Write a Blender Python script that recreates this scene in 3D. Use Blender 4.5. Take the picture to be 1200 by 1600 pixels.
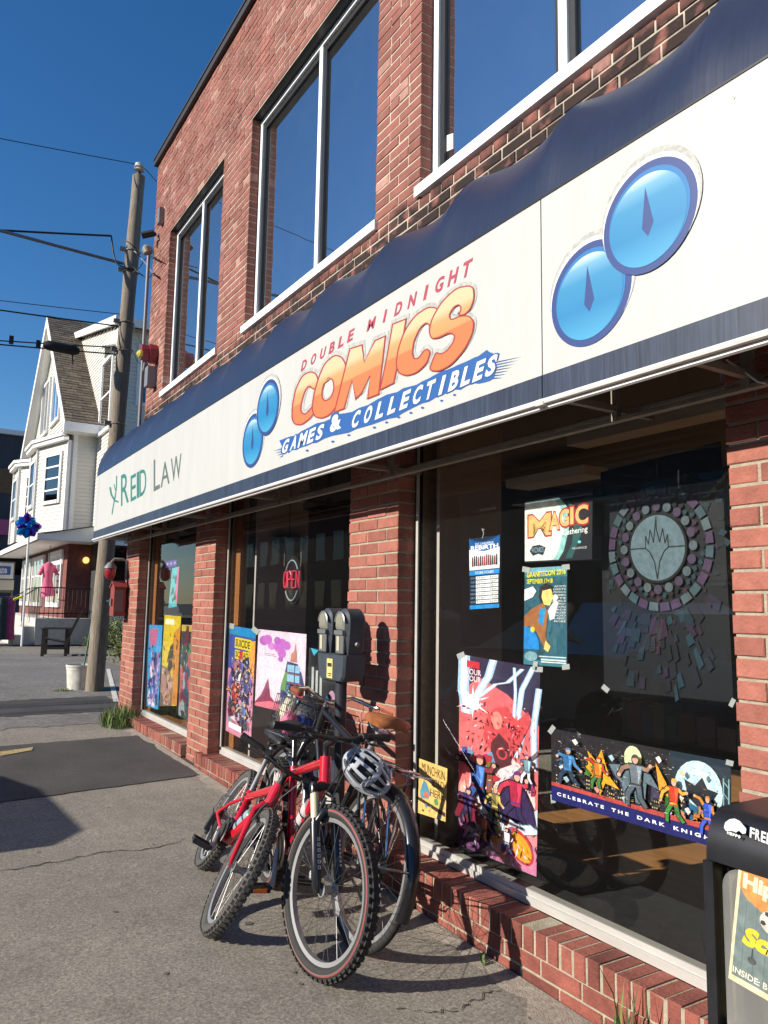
import bpy, math, random
from mathutils import Vector, Matrix
import numpy as np
random.seed(7)
SC = bpy.context.scene
for o in list(bpy.data.objects): bpy.data.objects.remove(o)
PI = math.pi

# ---------------------------------------------------------------- camera
F_PX, YAW, PITCH, ROLL, CX, CZ = 1201.72, 0.554745, 0.121517, 0.01597, -2.24608, 1.354785
fwd = Vector((math.sin(YAW)*math.cos(PITCH), math.cos(YAW)*math.cos(PITCH), math.sin(PITCH)))
r0 = Vector((math.cos(YAW), -math.sin(YAW), 0)); u0 = r0.cross(fwd)
RT = math.cos(ROLL)*r0 + math.sin(ROLL)*u0
UP = -math.sin(ROLL)*r0 + math.cos(ROLL)*u0
CAM = Vector((CX, 0, CZ))
cd = bpy.data.cameras.new('camera'); cam = bpy.data.objects.new('camera', cd); SC.collection.objects.link(cam)
cd.sensor_fit = 'HORIZONTAL'; cd.sensor_width = 36; cd.lens = 36*F_PX/1200
cd.clip_start = 0.05; cd.clip_end = 2000
m3 = Matrix((RT, UP, -fwd)).transposed()
cam.matrix_world = Matrix.Translation(CAM) @ m3.to_4x4()
SC.camera = cam

# ---------------------------------------------------------------- sky, sun, exposure
SUND = Vector((1, -0.13, -0.48)).normalized()            # direction the light travels
EL = math.asin(-SUND.z); AZ = math.atan2(-SUND.x, -SUND.y)
W = bpy.data.worlds.new('World'); SC.world = W; W.use_nodes = True
nt = W.node_tree; nt.nodes.clear()
sky = nt.nodes.new('ShaderNodeTexSky'); sky.sky_type = 'NISHITA'; sky.sun_disc = False
sky.sun_elevation = EL; sky.sun_rotation = AZ % (2*PI)
sky.air_density = 1.0; sky.dust_density = 0.25; sky.ozone_density = 4.0; sky.altitude = 100
bg = nt.nodes.new('ShaderNodeBackground'); bg.inputs[1].default_value = 0.095
wo = nt.nodes.new('ShaderNodeOutputWorld')
hsv = nt.nodes.new('ShaderNodeHueSaturation'); hsv.inputs['Saturation'].default_value = 1.24; hsv.inputs['Hue'].default_value = 0.503; nt.links.new(sky.outputs[0], hsv.inputs['Color']); nt.links.new(hsv.outputs[0], bg.inputs[0]); nt.links.new(bg.outputs[0], wo.inputs[0])
sl = bpy.data.lights.new('sun', 'SUN'); sl.energy = 5.0; sl.angle = math.radians(0.53); sl.color = (1, 0.93, 0.83)
so = bpy.data.objects.new('sun', sl); SC.collection.objects.link(so)
so.rotation_euler = SUND.to_track_quat('-Z', 'Y').to_euler(); so.location = (-20, 5, 15)
SC.view_settings.view_transform = 'Standard'; SC.view_settings.look = 'None'
SC.view_settings.exposure = 0.58; SC.view_settings.gamma = 1.0; SC.view_settings.use_curve_mapping = False
SC.cycles.max_bounces = 8; SC.cycles.transparent_max_bounces = 24

# ---------------------------------------------------------------- helpers
def ray(u, v): return fwd + RT*((u-600)/F_PX) - UP*((v-800)/F_PX)
def at(u, v, x):                                          # pixel -> point on the plane X = x
    d = ray(u, v); return CAM + d*((x-CAM.x)/d.x)
def atY(u, v, y):
    d = ray(u, v); return CAM + d*((y-CAM.y)/d.y)
def gz(y): return -0.15+0.02*y if y < 7.5 else (y-7.5)*0.006
def atG(u, v):                                            # pixel -> ground
    z = 0.0
    for _ in range(12):
        d = ray(u, v); p = CAM + d*((z-CAM.z)/d.z); z = gz(p.y)
    return p
def area_px(pts):
    q = []
    for p in pts:
        d = Vector(p)-CAM; w = d.dot(fwd)
        if w < 0.1: return 0
        q.append((600+F_PX*d.dot(RT)/w, 800-F_PX*d.dot(UP)/w))
    cx = sum(a for a, _ in q)/len(q); cy = sum(b for _, b in q)/len(q)
    if not (-20 < cx < 1220 and -20 < cy < 1620): return 0
    return abs(sum(q[i][0]*q[(i+1) % len(q)][1]-q[(i+1) % len(q)][0]*q[i][1] for i in range(len(q))))/2

def s2l(c):
    return tuple((x/255/12.92 if x/255 <= .04045 else ((x/255+.055)/1.055)**2.4) for x in c)
MATS = {}
def mat(name, col, rough=0.6, metal=0.0, spec=0.5, var=0.0, vscale=8.0, bump=0.0, bscale=60.0, col2=None, vthr=None,
        rand=0.0, emit=None, stretch=None, coat=0.0, transl=0.0, sheen=0.0):
    """principled with object-space noise colour variation, per-object hue jitter and fine bump"""
    if name in MATS: return MATS[name]
    m = bpy.data.materials.new(name); m.use_nodes = True; MATS[name] = m
    n = m.node_tree; N = n.nodes; b = N['Principled BSDF']; L = n.links.new
    b.inputs['Roughness'].default_value = rough; b.inputs['Metallic'].default_value = metal
    b.inputs['Specular IOR Level'].default_value = spec
    if coat: b.inputs['Coat Weight'].default_value = coat; b.inputs['Coat Roughness'].default_value = 0.08
    c4 = (*col, 1); b.inputs['Base Color'].default_value = c4
    src = None
    if var or bump or col2:
        g = N.new('ShaderNodeNewGeometry'); mp = N.new('ShaderNodeMapping')
        L(g.outputs['Position'], mp.inputs[0])
        if stretch: mp.inputs['Scale'].default_value = stretch
    if var or col2:
        t = N.new('ShaderNodeTexNoise'); t.inputs['Scale'].default_value = vscale; t.inputs['Detail'].default_value = 6
        t.inputs['Roughness'].default_value = 0.65; L(mp.outputs[0], t.inputs[0])
        r = N.new('ShaderNodeValToRGB'); L(t.outputs[0], r.inputs[0])
        lo, hi = (vthr or (0.3, 0.7)); r.color_ramp.elements[0].position = lo; r.color_ramp.elements[1].position = hi
        d2 = col2 or tuple(min(1, x*(1+var)) for x in col)
        d1 = col if col2 else tuple(x*(1-var) for x in col)
        r.color_ramp.elements[0].color = (*d1, 1); r.color_ramp.elements[1].color = (*d2, 1); src = r.outputs[0]
    if rand:
        oi = N.new('ShaderNodeObjectInfo'); gi = N.new('ShaderNodeNewGeometry')
        ad = N.new('ShaderNodeMath'); ad.operation = 'ADD'; fr = N.new('ShaderNodeMath'); fr.operation = 'FRACT'
        L(oi.outputs['Random'], ad.inputs[0]); L(gi.outputs['Random Per Island'], ad.inputs[1]); L(ad.outputs[0], fr.inputs[0])
        rr = N.new('ShaderNodeValToRGB'); L(fr.outputs[0], rr.inputs[0])
        e = rr.color_ramp.elements; e[0].color = (1-rand, 1-rand*1.0, 1-rand*0.9, 1); e[1].color = (1+rand*.7, 1+rand*.9, 1+rand*.9, 1)
        k = e.new(0.55); k.color = (1, 1, 1, 1)
        mx = N.new('ShaderNodeMix'); mx.data_type = 'RGBA'; mx.blend_type = 'MULTIPLY'; mx.inputs[0].default_value = 1
        if src: L(src, mx.inputs[6])
        else: mx.inputs[6].default_value = c4
        L(rr.outputs[0], mx.inputs[7]); src = mx.outputs[2]
    if src: L(src, b.inputs['Base Color'])
    if bump:
        t2 = N.new('ShaderNodeTexNoise'); t2.inputs['Scale'].default_value = bscale; t2.inputs['Detail'].default_value = 5
        L(mp.outputs[0], t2.inputs[0])
        bp = N.new('ShaderNodeBump'); bp.inputs['Strength'].default_value = bump; bp.inputs['Distance'].default_value = 0.01
        L(t2.outputs[0], bp.inputs['Height']); L(bp.outputs[0], b.inputs['Normal'])
    if emit: b.inputs['Emission Color'].default_value = (*emit[0], 1); b.inputs['Emission Strength'].default_value = emit[1]
    if transl:
        tr = N.new('ShaderNodeBsdfTranslucent'); tr.inputs[0].default_value = c4
        ms = N.new('ShaderNodeMixShader'); ms.inputs[0].default_value = transl
        L(b.outputs[0], ms.inputs[1]); L(tr.outputs[0], ms.inputs[2]); L(ms.outputs[0], N['Material Output'].inputs[0])
    return m
def glassmat(name, ior, tint, rough=0.0, dirt=0.0):
    if name in MATS: return MATS[name]
    m = bpy.data.materials.new(name); m.use_nodes = True; MATS[name] = m
    n = m.node_tree; N = n.nodes; N.clear(); L = n.links.new
    o = N.new('ShaderNodeOutputMaterial'); mx = N.new('ShaderNodeMixShader'); t = N.new('ShaderNodeBsdfTransparent')
    g = N.new('ShaderNodeBsdfGlossy'); fr = N.new('ShaderNodeFresnel'); fr.inputs[0].default_value = ior
    t.inputs[0].default_value = (*tint, 1); g.inputs['Roughness'].default_value = rough; g.inputs[0].default_value = (1, 1, 1, 1)
    tc = N.new('ShaderNodeNewGeometry'); nz = N.new('ShaderNodeTexNoise'); nz.inputs['Scale'].default_value = 1.6
    L(tc.outputs['Position'], nz.inputs[0]); bp = N.new('ShaderNodeBump'); bp.inputs['Strength'].default_value = 0.02; bp.inputs['Distance'].default_value = 0.05
    L(nz.outputs[0], bp.inputs['Height']); L(bp.outputs[0], g.inputs['Normal'])
    L(fr.outputs[0], mx.inputs[0]); L(t.outputs[0], mx.inputs[1]); L(g.outputs[0], mx.inputs[2])
    if dirt:
        d = N.new('ShaderNodeBsdfDiffuse'); d.inputs[0].default_value = (.6, .6, .58, 1)
        n2 = N.new('ShaderNodeTexNoise'); n2.inputs['Scale'].default_value = 5; n2.inputs['Detail'].default_value = 8; L(tc.outputs['Position'], n2.inputs[0])
        mm = N.new('ShaderNodeMapRange'); mm.inputs[1].default_value = .4; mm.inputs[2].default_value = .8; mm.inputs[3].default_value = dirt*.85; mm.inputs[4].default_value = dirt*1.2
        L(n2.outputs[0], mm.inputs[0]); m2 = N.new('ShaderNodeMixShader'); L(mm.outputs[0], m2.inputs[0]); L(mx.outputs[0], m2.inputs[1]); L(d.outputs[0], m2.inputs[2]); L(m2.outputs[0], o.inputs[0])
    else: L(mx.outputs[0], o.inputs[0])
    return m
def clearmat():
    if 'clear_back' in MATS: return MATS['clear_back']
    m = bpy.data.materials.new('clear_back'); m.use_nodes = True; MATS['clear_back'] = m
    N = m.node_tree.nodes; N.clear(); o = N.new('ShaderNodeOutputMaterial'); t = N.new('ShaderNodeBsdfTransparent')
    m.node_tree.links.new(t.outputs[0], o.inputs[0]); return m

class MB:
    def __init__(s): s.v = []; s.f = []; s.m = []
    def add(s, v, f, mi=0):
        k = len(s.v); s.v += [tuple(p) for p in v]; s.f += [tuple(i+k for i in q) for q in f]; s.m += [mi]*len(f); return s
    def box(s, x0, y0, z0, x1, y1, z1, mi=0):
        x0, x1 = sorted((x0, x1)); y0, y1 = sorted((y0, y1)); z0, z1 = sorted((z0, z1))
        return s.add([(x0,y0,z0),(x1,y0,z0),(x1,y1,z0),(x0,y1,z0),(x0,y0,z1),(x1,y0,z1),(x1,y1,z1),(x0,y1,z1)],
            [(0,3,2,1),(4,5,6,7),(0,1,5,4),(1,2,6,5),(2,3,7,6),(3,0,4,7)], mi)
    def prism(s, pts, off, mi=0, mside=None):
        pts = [Vector(p) for p in pts]; off = Vector(off); n = len(pts)
        s.add(pts, [tuple(range(n))], mi)
        b = [p+off for p in pts]; s.add(b, [tuple(range(n-1, -1, -1))], mi if mside is None else mside)
        s.add(pts+b, [(i, i+n, (i+1) % n+n, (i+1) % n) for i in range(n)], mi if mside is None else mside); return s
    def quad(s, a, b, c, d, mi=0): return s.add([a, b, c, d], [(0,1,2,3)], mi)
    def tube(s, pts, r, n=8, mi=0, cap=True, closed=False):
        pts = [Vector(p) for p in pts]; k = len(pts)
        rs = r if isinstance(r, (list, tuple)) else [r]*k
        ref = None; rings = []
        for i, p in enumerate(pts):
            if closed: t = pts[(i+1) % k]-pts[i-1]
            else: t = pts[min(i+1, k-1)]-pts[max(i-1, 0)]
            if t.length < 1e-9: t = Vector((0,0,1))
            t.normalize()
            if ref is None:
                ref = Vector((0,0,1)) if abs(t.z) < .9 else Vector((1,0,0))
            a = (ref-t*ref.dot(t))
            if a.length < 1e-6: a = t.orthogonal()
            a.normalize(); ref = a; b = t.cross(a)
            rings.append([p+(a*math.cos(2*PI*j/n)+b*math.sin(2*PI*j/n))*rs[i] for j in range(n)])
        v = [q for R in rings for q in R]; f = []
        m = k if closed else k-1
        for i in range(m):
            for j in range(n):
                a, b = i*n+j, i*n+(j+1) % n; c, d = ((i+1) % k)*n+(j+1) % n, ((i+1) % k)*n+j
                f.append((a, b, c, d))
        if cap and not closed: f.append(tuple(range(n-1, -1, -1))); f.append(tuple((k-1)*n+j for j in range(n)))
        return s.add(v, f, mi)
    def lathe(s, prof, o, axis, n=16, mi=0):
        o = Vector(o); ax = Vector(axis).normalized(); a = ax.orthogonal().normalized(); b = ax.cross(a); v = []; f = []
        for r, h in prof:
            v += [o+ax*h+(a*math.cos(2*PI*j/n)+b*math.sin(2*PI*j/n))*max(r, 1e-4) for j in range(n)]
        for i in range(len(prof)-1):
            for j in range(n): f.append((i*n+j, i*n+(j+1) % n, (i+1)*n+(j+1) % n, (i+1)*n+j))
        f.append(tuple(range(n-1, -1, -1))); f.append(tuple((len(prof)-1)*n+j for j in range(n)))
        return s.add(v, f, mi)
    def ball(s, c, rx, ry=None, rz=None, n=12, mi=0, M=None):
        ry = ry or rx; rz = rz or rx; k = MB(); h = n//2
        k.lathe([(math.sin(PI*i/h), -math.cos(PI*i/h)) for i in range(h+1)], (0,0,0), (0,0,1), n)
        c = Vector(c); M = M or Matrix.Identity(3)
        return s.add([c+M@Vector((p[0]*rx, p[1]*ry, p[2]*rz)) for p in k.v], k.f, mi)
    def xf(s, M): s.v = [tuple(M@Vector(p)) for p in s.v]; return s
    def merge(s, o, mi=None):
        k = len(s.v); s.v += o.v; s.f += [tuple(i+k for i in q) for q in o.f]; s.m += (o.m if mi is None else [mi]*len(o.f)); return s
    def mesh(s, name, mats, smooth=None):
        me = bpy.data.meshes.new(name); me.from_pydata(s.v, [], s.f)
        if not isinstance(mats, (list, tuple)): mats = [mats]
        for m in mats: me.materials.append(m)
        me.polygons.foreach_set('material_index', s.m)
        if smooth is not None:
            me.polygons.foreach_set('use_smooth', [True]*len(s.f)); me.set_sharp_from_angle(angle=math.radians(smooth))
        me.update(); return me
def link(name, data, parent=None):
    o = bpy.data.objects.new(name, data); SC.collection.objects.link(o)
    if parent: o.parent = parent
    return o
def obj(name, mb, mats, parent=None, smooth=None):
    """mesh in world coordinates; under a parent it is re-expressed in the parent's space"""
    me = mb.mesh(name, mats, smooth); o = link(name, me)
    if parent:
        o.parent = parent; o.matrix_parent_inverse = world(parent).inverted()
    return o
def world(o):
    return (world(o.parent) @ o.matrix_parent_inverse @ o.matrix_basis) if o.parent else o.matrix_basis.copy()
def tag(o, label=None, cat=None, group=None, kind=None):
    if label: o['label'] = label
    if cat: o['category'] = cat
    if group: o['group'] = group
    if kind: o['kind'] = kind
    return o
def thing(name, loc, label, cat, group=None):
    o = link(name, None); o.location = loc; return tag(o, label, cat, group)

# text: flat lettering mapped on a quad of pixels (TL, TR, BR, BL) lying on the plane X = x
def text_shape(s, shear=0.0, offset=0.0):
    cu = bpy.data.curves.new('lettering', 'FONT'); cu.body = s; cu.size = 1; cu.shear = shear; cu.offset = offset; cu.resolution_u = 3
    o = bpy.data.objects.new('lettering', cu); SC.collection.objects.link(o)
    dg = bpy.context.evaluated_depsgraph_get(); me = bpy.data.meshes.new_from_object(o.evaluated_get(dg))
    v = [(p.co.x, p.co.y) for p in me.vertices]; f = [tuple(q.vertices) for q in me.polygons]
    bpy.data.objects.remove(o); bpy.data.meshes.remove(me); bpy.data.curves.remove(cu); return v, f
def text_on(mb, s, quad3, mi=0, shear=0.0, offset=0.0, out=(0,0,0)):
    v, f = text_shape(s, shear, offset)
    if not v: return
    x0 = min(a for a, b in v); x1 = max(a for a, b in v); y0 = min(b for a, b in v); y1 = max(b for a, b in v)
    TL, TR, BR, BL = [Vector(q) for q in quad3]; o = Vector(out)
    P = []
    for a, b in v:
        s_, t = (a-x0)/(x1-x0), (b-y0)/(y1-y0)
        P.append((BL*(1-s_)+BR*s_)*(1-t)+(TL*(1-s_)+TR*s_)*t+o)
    mb.add(P, f, mi)
def px3(pts, x): return [at(u, v, x) for u, v in pts]
def stroke(pts, w, closed=False):
    """variable outline of a polyline as quads + round joints, 2-D"""
    polys = []
    k = len(pts)
    for i in range(k if closed else k-1):
        (ax, ay), (bx, by) = pts[i], pts[(i+1) % k]
        dx, dy = bx-ax, by-ay; l = math.hypot(dx, dy) or 1; nx, ny = -dy/l*w/2, dx/l*w/2
        polys.append([(ax+nx, ay+ny), (bx+nx, by+ny), (bx-nx, by-ny), (ax-nx, ay-ny)])
    for x, y in pts: polys.append([(x+w/2*math.cos(a*PI/5), y+w/2*math.sin(a*PI/5)) for a in range(10)])
    return polys

# ================================================================ GROUND
M_walk = mat('walk_asphalt', (.268,.242,.198), .95, var=.42, vscale=70, bump=.35, bscale=320, spec=.25)
M_walk2 = mat('patch_asphalt', (.075,.07,.066), .95, var=.3, vscale=60, bump=.35, bscale=300, spec=.25)
M_road = mat('road_asphalt', (.06,.06,.06), .9, var=.25, vscale=6, bump=.4, bscale=150)
M_drive = mat('drive_asphalt', (.20,.188,.172), .95, var=.35, vscale=18, bump=.6, bscale=200, spec=.25)
M_conc = mat('kerb_concrete', (.33,.31,.28), .9, var=.2, vscale=10, bump=.3)
M_crack = mat('crack_dark', (.025,.023,.02), 1)
M_dust = mat('dirt_strip', (.26,.225,.18), 1, var=.35, vscale=30, bump=.5, bscale=120)
def mottle(m, scale, amt, stretch=None, detail=4):
    n = m.node_tree; N = n.nodes; L = n.links.new; b = N['Principled BSDF']; src = b.inputs['Base Color'].links[0].from_socket
    g = N.new('ShaderNodeNewGeometry'); mp = N.new('ShaderNodeMapping'); L(g.outputs['Position'], mp.inputs[0])
    if stretch: mp.inputs['Scale'].default_value = stretch
    t = N.new('ShaderNodeTexNoise'); t.inputs['Scale'].default_value = scale; t.inputs['Detail'].default_value = detail; t.inputs['Roughness'].default_value = .6; L(mp.outputs[0], t.inputs[0])
    r = N.new('ShaderNodeMapRange'); r.inputs[1].default_value = .3; r.inputs[2].default_value = .7; r.inputs[3].default_value = 1-amt; r.inputs[4].default_value = 1+amt*.6; L(t.outputs[0], r.inputs[0])
    x = N.new('ShaderNodeVectorMath'); x.operation = 'SCALE'; L(src, x.inputs[0]); L(r.outputs[0], x.inputs['Scale']); L(x.outputs[0], b.inputs['Base Color'])
mottle(M_walk, 1.1, .16); mottle(M_walk, 260, .35, None, 2); mottle(M_walk, 9, .12); mottle(M_walk, 110, .28, None, 2); mottle(M_walk2, 1.5, .25); mottle(M_drive, .9, .2); mottle(M_walk2, 260, .3, None, 2)
def gsheet(name, poly, h, m, label=None):
    mb = MB(); mb.add([(x, y, gz(y)+h) for x, y in poly], [tuple(range(len(poly)))])
    o = obj(name, mb, m); tag(o, kind='structure'); return o
# sheet with the same fall as the walk, split at y where the slope breaks
mb = MB()
ys = [-40,-20,-5]+[i*.75 for i in range(-6, 11)]+[9,12,16,20,25,32,45,80,160,400,900]
xs = [-3.85,-2.5,-1.5,-.8,-.3,.0,.6,2,8,30,200]
ZX = lambda x: 0.0
for y in ys:
    for x in xs: mb.v.append((x, y, gz(min(y, 40))+ZX(x)))
nx = len(xs)
for j in range(len(ys)-1):
    for i in range(nx-1): mb.f.append((j*nx+i, j*nx+i+1, (j+1)*nx+i+1, (j+1)*nx+i)); mb.m.append(0)
tag(obj('pavement', mb, M_walk), kind='structure')
mb = MB()
for a, b in zip(ys[:-1], ys[1:]): mb.add([(-300,a,gz(min(a,40))-.13),(-3.97,a,gz(min(a,40))-.13),(-3.97,b,gz(min(b,40))-.13),(-300,b,gz(min(b,40))-.13)], [(0,1,2,3)])
tag(obj('road', mb, M_road), kind='structure')
mb = MB()
for a, b in zip(ys[:-1], ys[1:]):
    za, zb = gz(min(a,40)), gz(min(b,40))
    mb.add([(-3.97,a,za-.14),(-3.85,a,za-.14),(-3.85,a,za+.002),(-3.97,a,za),(-3.97,b,zb-.14),(-3.85,b,zb-.14),(-3.85,b,zb+.002),(-3.97,b,zb)], [(3,2,6,7),(0,3,7,4)])
tag(obj('kerb', mb, M_conc), kind='structure')
def strip(y0, y1, xa, xb, h, m, name, wob=.03, seg=64):
    """ground patch: near edge y0(x), far edge y1(x), slightly wavering"""
    mb = MB(); rr = random.Random(17)
    nY = 6
    for i in range(seg+1):
        t = i/seg; x = xa+(xb-xa)*t
        a = (y0[0]+(y0[1]-y0[0])*t if isinstance(y0, tuple) else y0)+rr.uniform(-wob, wob); b = (y1[0]+(y1[1]-y1[0])*t if isinstance(y1, tuple) else y1)+rr.uniform(-wob, wob)
        for j in range(nY+1):
            y = a+(b-a)*j/nY; mb.v.append((x, y, gz(y)+h))
    for i in range(seg):
        for j in range(nY): mb.f.append((i*(nY+1)+j, (i+1)*(nY+1)+j, (i+1)*(nY+1)+j+1, i*(nY+1)+j+1)); mb.m.append(0)
    return tag(obj(name, mb, m), kind='structure')
pa, pb, pc, pd = atG(195,1151), atG(318,1211), atG(75,1244), atG(0,1170)
strip((5.78, pb.y), (8.02, pa.y), -3.7, pb.x+.05, .006, M_walk2, 'asphalt_patch', .012)
strip(10.0, 11.5, -3.8, .3, .005, M_walk2, 'asphalt_patch', .06)
strip(11.5, 20.5, -3.8, 1.6, .004, M_drive, 'driveway', .05)
strip(9.1, 9.9, -3.8, -.1, .004, M_drive, 'driveway', .08)
M_yel = mat('yellow_paint', (.36,.27,.11), .8, var=.5, vscale=30)
mb = MB(); q = [atG(0,1183), atG(0,1176), atG(52,1169), atG(50,1174)]; mb.add([(p.x,p.y,gz(p.y)+.011) for p in q], [(0,1,2,3)])
tag(obj('painted_line', mb, M_yel), kind='structure')
M_wline = mat('white_paint', (.6,.57,.5), .8, var=.3, vscale=30)
mb = MB(); q = [atG(166,1046), atG(172,1046), atG(186,1098), atG(177,1098)]; mb.add([(p.x,p.y,gz(p.y)+.011) for p in q], [(0,1,2,3)])
tag(obj('painted_line', mb, M_wline), kind='structure')
def crack(pxs, w, name='crack'):
    mb = MB(); rr = random.Random(len(pxs)); P = []
    for a, b in zip(pxs[:-1], pxs[1:]):
        for k in range(8):
            t = k/8; p = atG(a[0]+(b[0]-a[0])*t, a[1]+(b[1]-a[1])*t); P.append((p.x+rr.uniform(-1,1)*.008, p.y+rr.uniform(-1,1)*.018))
    for i, (x, y) in enumerate(P):
        ww = w*rr.uniform(.3,1.1); mb.v += [(x, y-ww, gz(y)+.0035), (x, y+ww, gz(y)+.0035)]
    for i in range(len(P)-1): mb.f.append((2*i, 2*i+2, 2*i+3, 2*i+1)); mb.m.append(0)
    tag(obj(name, mb, M_crack), kind='structure')
crack([(-40,1368),(60,1352),(160,1333),(240,1326),(300,1308)], .0055)
crack([(620,1580),(690,1582),(730,1575),(760,1552),(785,1543)], .0035)
crack([(0,1008),(20,1040),(45,1085)], .02)
# grit strip along the wall foot
mb = MB(); rr = random.Random(3); yy = [1.0+i*.12 for i in range(66)]
for y in yy:
    w = rr.uniform(.04,.13) if y > 2.2 else rr.uniform(.1,.2); mb.v += [(-.06, y, gz(y)+.012), (-.06-w*.5, y, gz(y)+.006), (-.06-w, y, gz(y)+.002)]
for i in range(len(yy)-1):
    for k in range(2): mb.f.append((i*3+k, i*3+k+1, i*3+k+4, i*3+k+3)); mb.m.append(0)
tag(obj('dirt', mb, M_dust), kind='stuff')
M_spot = mat('gum_spot', (.10,.092,.083), .9)
mb = MB(); rr = random.Random(11)
for u, v, w in [(60,1332,.03),(180,1425,.035),(240,1320,.025),(460,1520,.03),(388,1444,.06),(260,1522,.03),(200,1265,.03),(170,1262,.03),(470,1538,.025),(830,1592,.03),(30,1345,.02),(255,1280,.02)]:
    p = atG(u, v); w *= .38; mb.add([(p.x+w*rr.uniform(.6,1.1)*math.cos(a*PI/5), p.y+w*rr.uniform(.6,1.1)*math.sin(a*PI/5), gz(p.y)+.003) for a in range(10)], [tuple(range(10))])
tag(obj('pavement_spots', mb, M_spot), kind='stuff')

# ================================================================ BRICK BUILDING
M_brick = mat('new_brick', (.315,.112,.08), .85, var=.2, vscale=14, bump=.5, bscale=90, rand=.22, spec=.3)
M_rowl = mat('sill_brick', (.235,.072,.052), .85, var=.25, vscale=16, bump=.6, bscale=80, rand=.28, spec=.3)
M_mort = mat('mortar', (.33,.29,.215), .95, var=.2, vscale=25, bump=.6, bscale=120, spec=.2)
def stain_brick(name, col, var, rand, tar):
    """old wall brick; tar-black staining in a ragged band low on the wall, pale efflorescence elsewhere"""
    m = mat(name, col, .88, var=var, vscale=11, bump=.5, bscale=80, rand=rand, spec=.3)
    n = m.node_tree; N = n.nodes; L = n.links.new; b = N['Principled BSDF']; src = b.inputs['Base Color'].links[0].from_socket
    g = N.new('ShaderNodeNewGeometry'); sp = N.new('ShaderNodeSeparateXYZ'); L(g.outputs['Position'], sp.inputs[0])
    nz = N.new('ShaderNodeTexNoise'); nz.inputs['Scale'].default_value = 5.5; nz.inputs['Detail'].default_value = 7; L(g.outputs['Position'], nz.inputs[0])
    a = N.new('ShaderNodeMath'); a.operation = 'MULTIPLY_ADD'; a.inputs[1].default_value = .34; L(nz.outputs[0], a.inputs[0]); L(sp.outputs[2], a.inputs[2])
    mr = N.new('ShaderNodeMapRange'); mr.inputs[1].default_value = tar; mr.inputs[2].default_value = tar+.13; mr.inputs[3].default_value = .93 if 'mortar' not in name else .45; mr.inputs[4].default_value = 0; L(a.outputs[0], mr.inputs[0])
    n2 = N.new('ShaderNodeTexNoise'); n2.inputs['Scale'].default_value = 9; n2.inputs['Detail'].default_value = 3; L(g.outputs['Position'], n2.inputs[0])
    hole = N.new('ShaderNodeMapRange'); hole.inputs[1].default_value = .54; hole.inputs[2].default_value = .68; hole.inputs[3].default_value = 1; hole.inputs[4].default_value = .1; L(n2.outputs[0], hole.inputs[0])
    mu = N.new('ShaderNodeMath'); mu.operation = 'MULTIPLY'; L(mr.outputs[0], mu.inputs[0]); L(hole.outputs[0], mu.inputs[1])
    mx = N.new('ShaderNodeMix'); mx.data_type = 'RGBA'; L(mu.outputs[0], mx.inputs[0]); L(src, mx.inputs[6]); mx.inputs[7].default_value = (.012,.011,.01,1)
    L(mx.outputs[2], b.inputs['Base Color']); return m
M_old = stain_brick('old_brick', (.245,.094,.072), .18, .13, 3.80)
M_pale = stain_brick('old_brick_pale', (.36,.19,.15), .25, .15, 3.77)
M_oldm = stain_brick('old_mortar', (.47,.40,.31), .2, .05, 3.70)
mottle(M_brick, 2.2, .14); mottle(M_old, 1.6, .22); mottle(M_rowl, 3.5, .25)
M_white = mat('white_frame', (.78,.78,.76), .45, var=.05, vscale=6)
M_alu = mat('sill_aluminium', (.55,.54,.50), .38, metal=.35, var=.12, vscale=12, stretch=(1,.2,1))
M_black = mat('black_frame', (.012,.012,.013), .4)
M_cop = mat('coping_metal', (.02,.018,.017), .5)
M_up = glassmat('upper_glass', 14, (.55,.6,.62), dirt=.022); M_low = glassmat('shop_glass', 1.55, (.93,.95,.94), dirt=.006); M_clr = clearmat()
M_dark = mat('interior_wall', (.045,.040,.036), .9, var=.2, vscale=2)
M_wood = mat('shop_floor_wood', (.36,.17,.06), .45, var=.25, vscale=5, stretch=(3,.4,1))
M_wtrim = mat('varnished_wood', (.30,.12,.035), .4, var=.3, vscale=9, stretch=(2,2,.2))
M_ledge = mat('black_ledge', (.02,.02,.021), .6, var=.4, vscale=20)
M_grey = mat('partition_grey', (.42,.38,.34), .85, var=.1, vscale=3)

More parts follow.
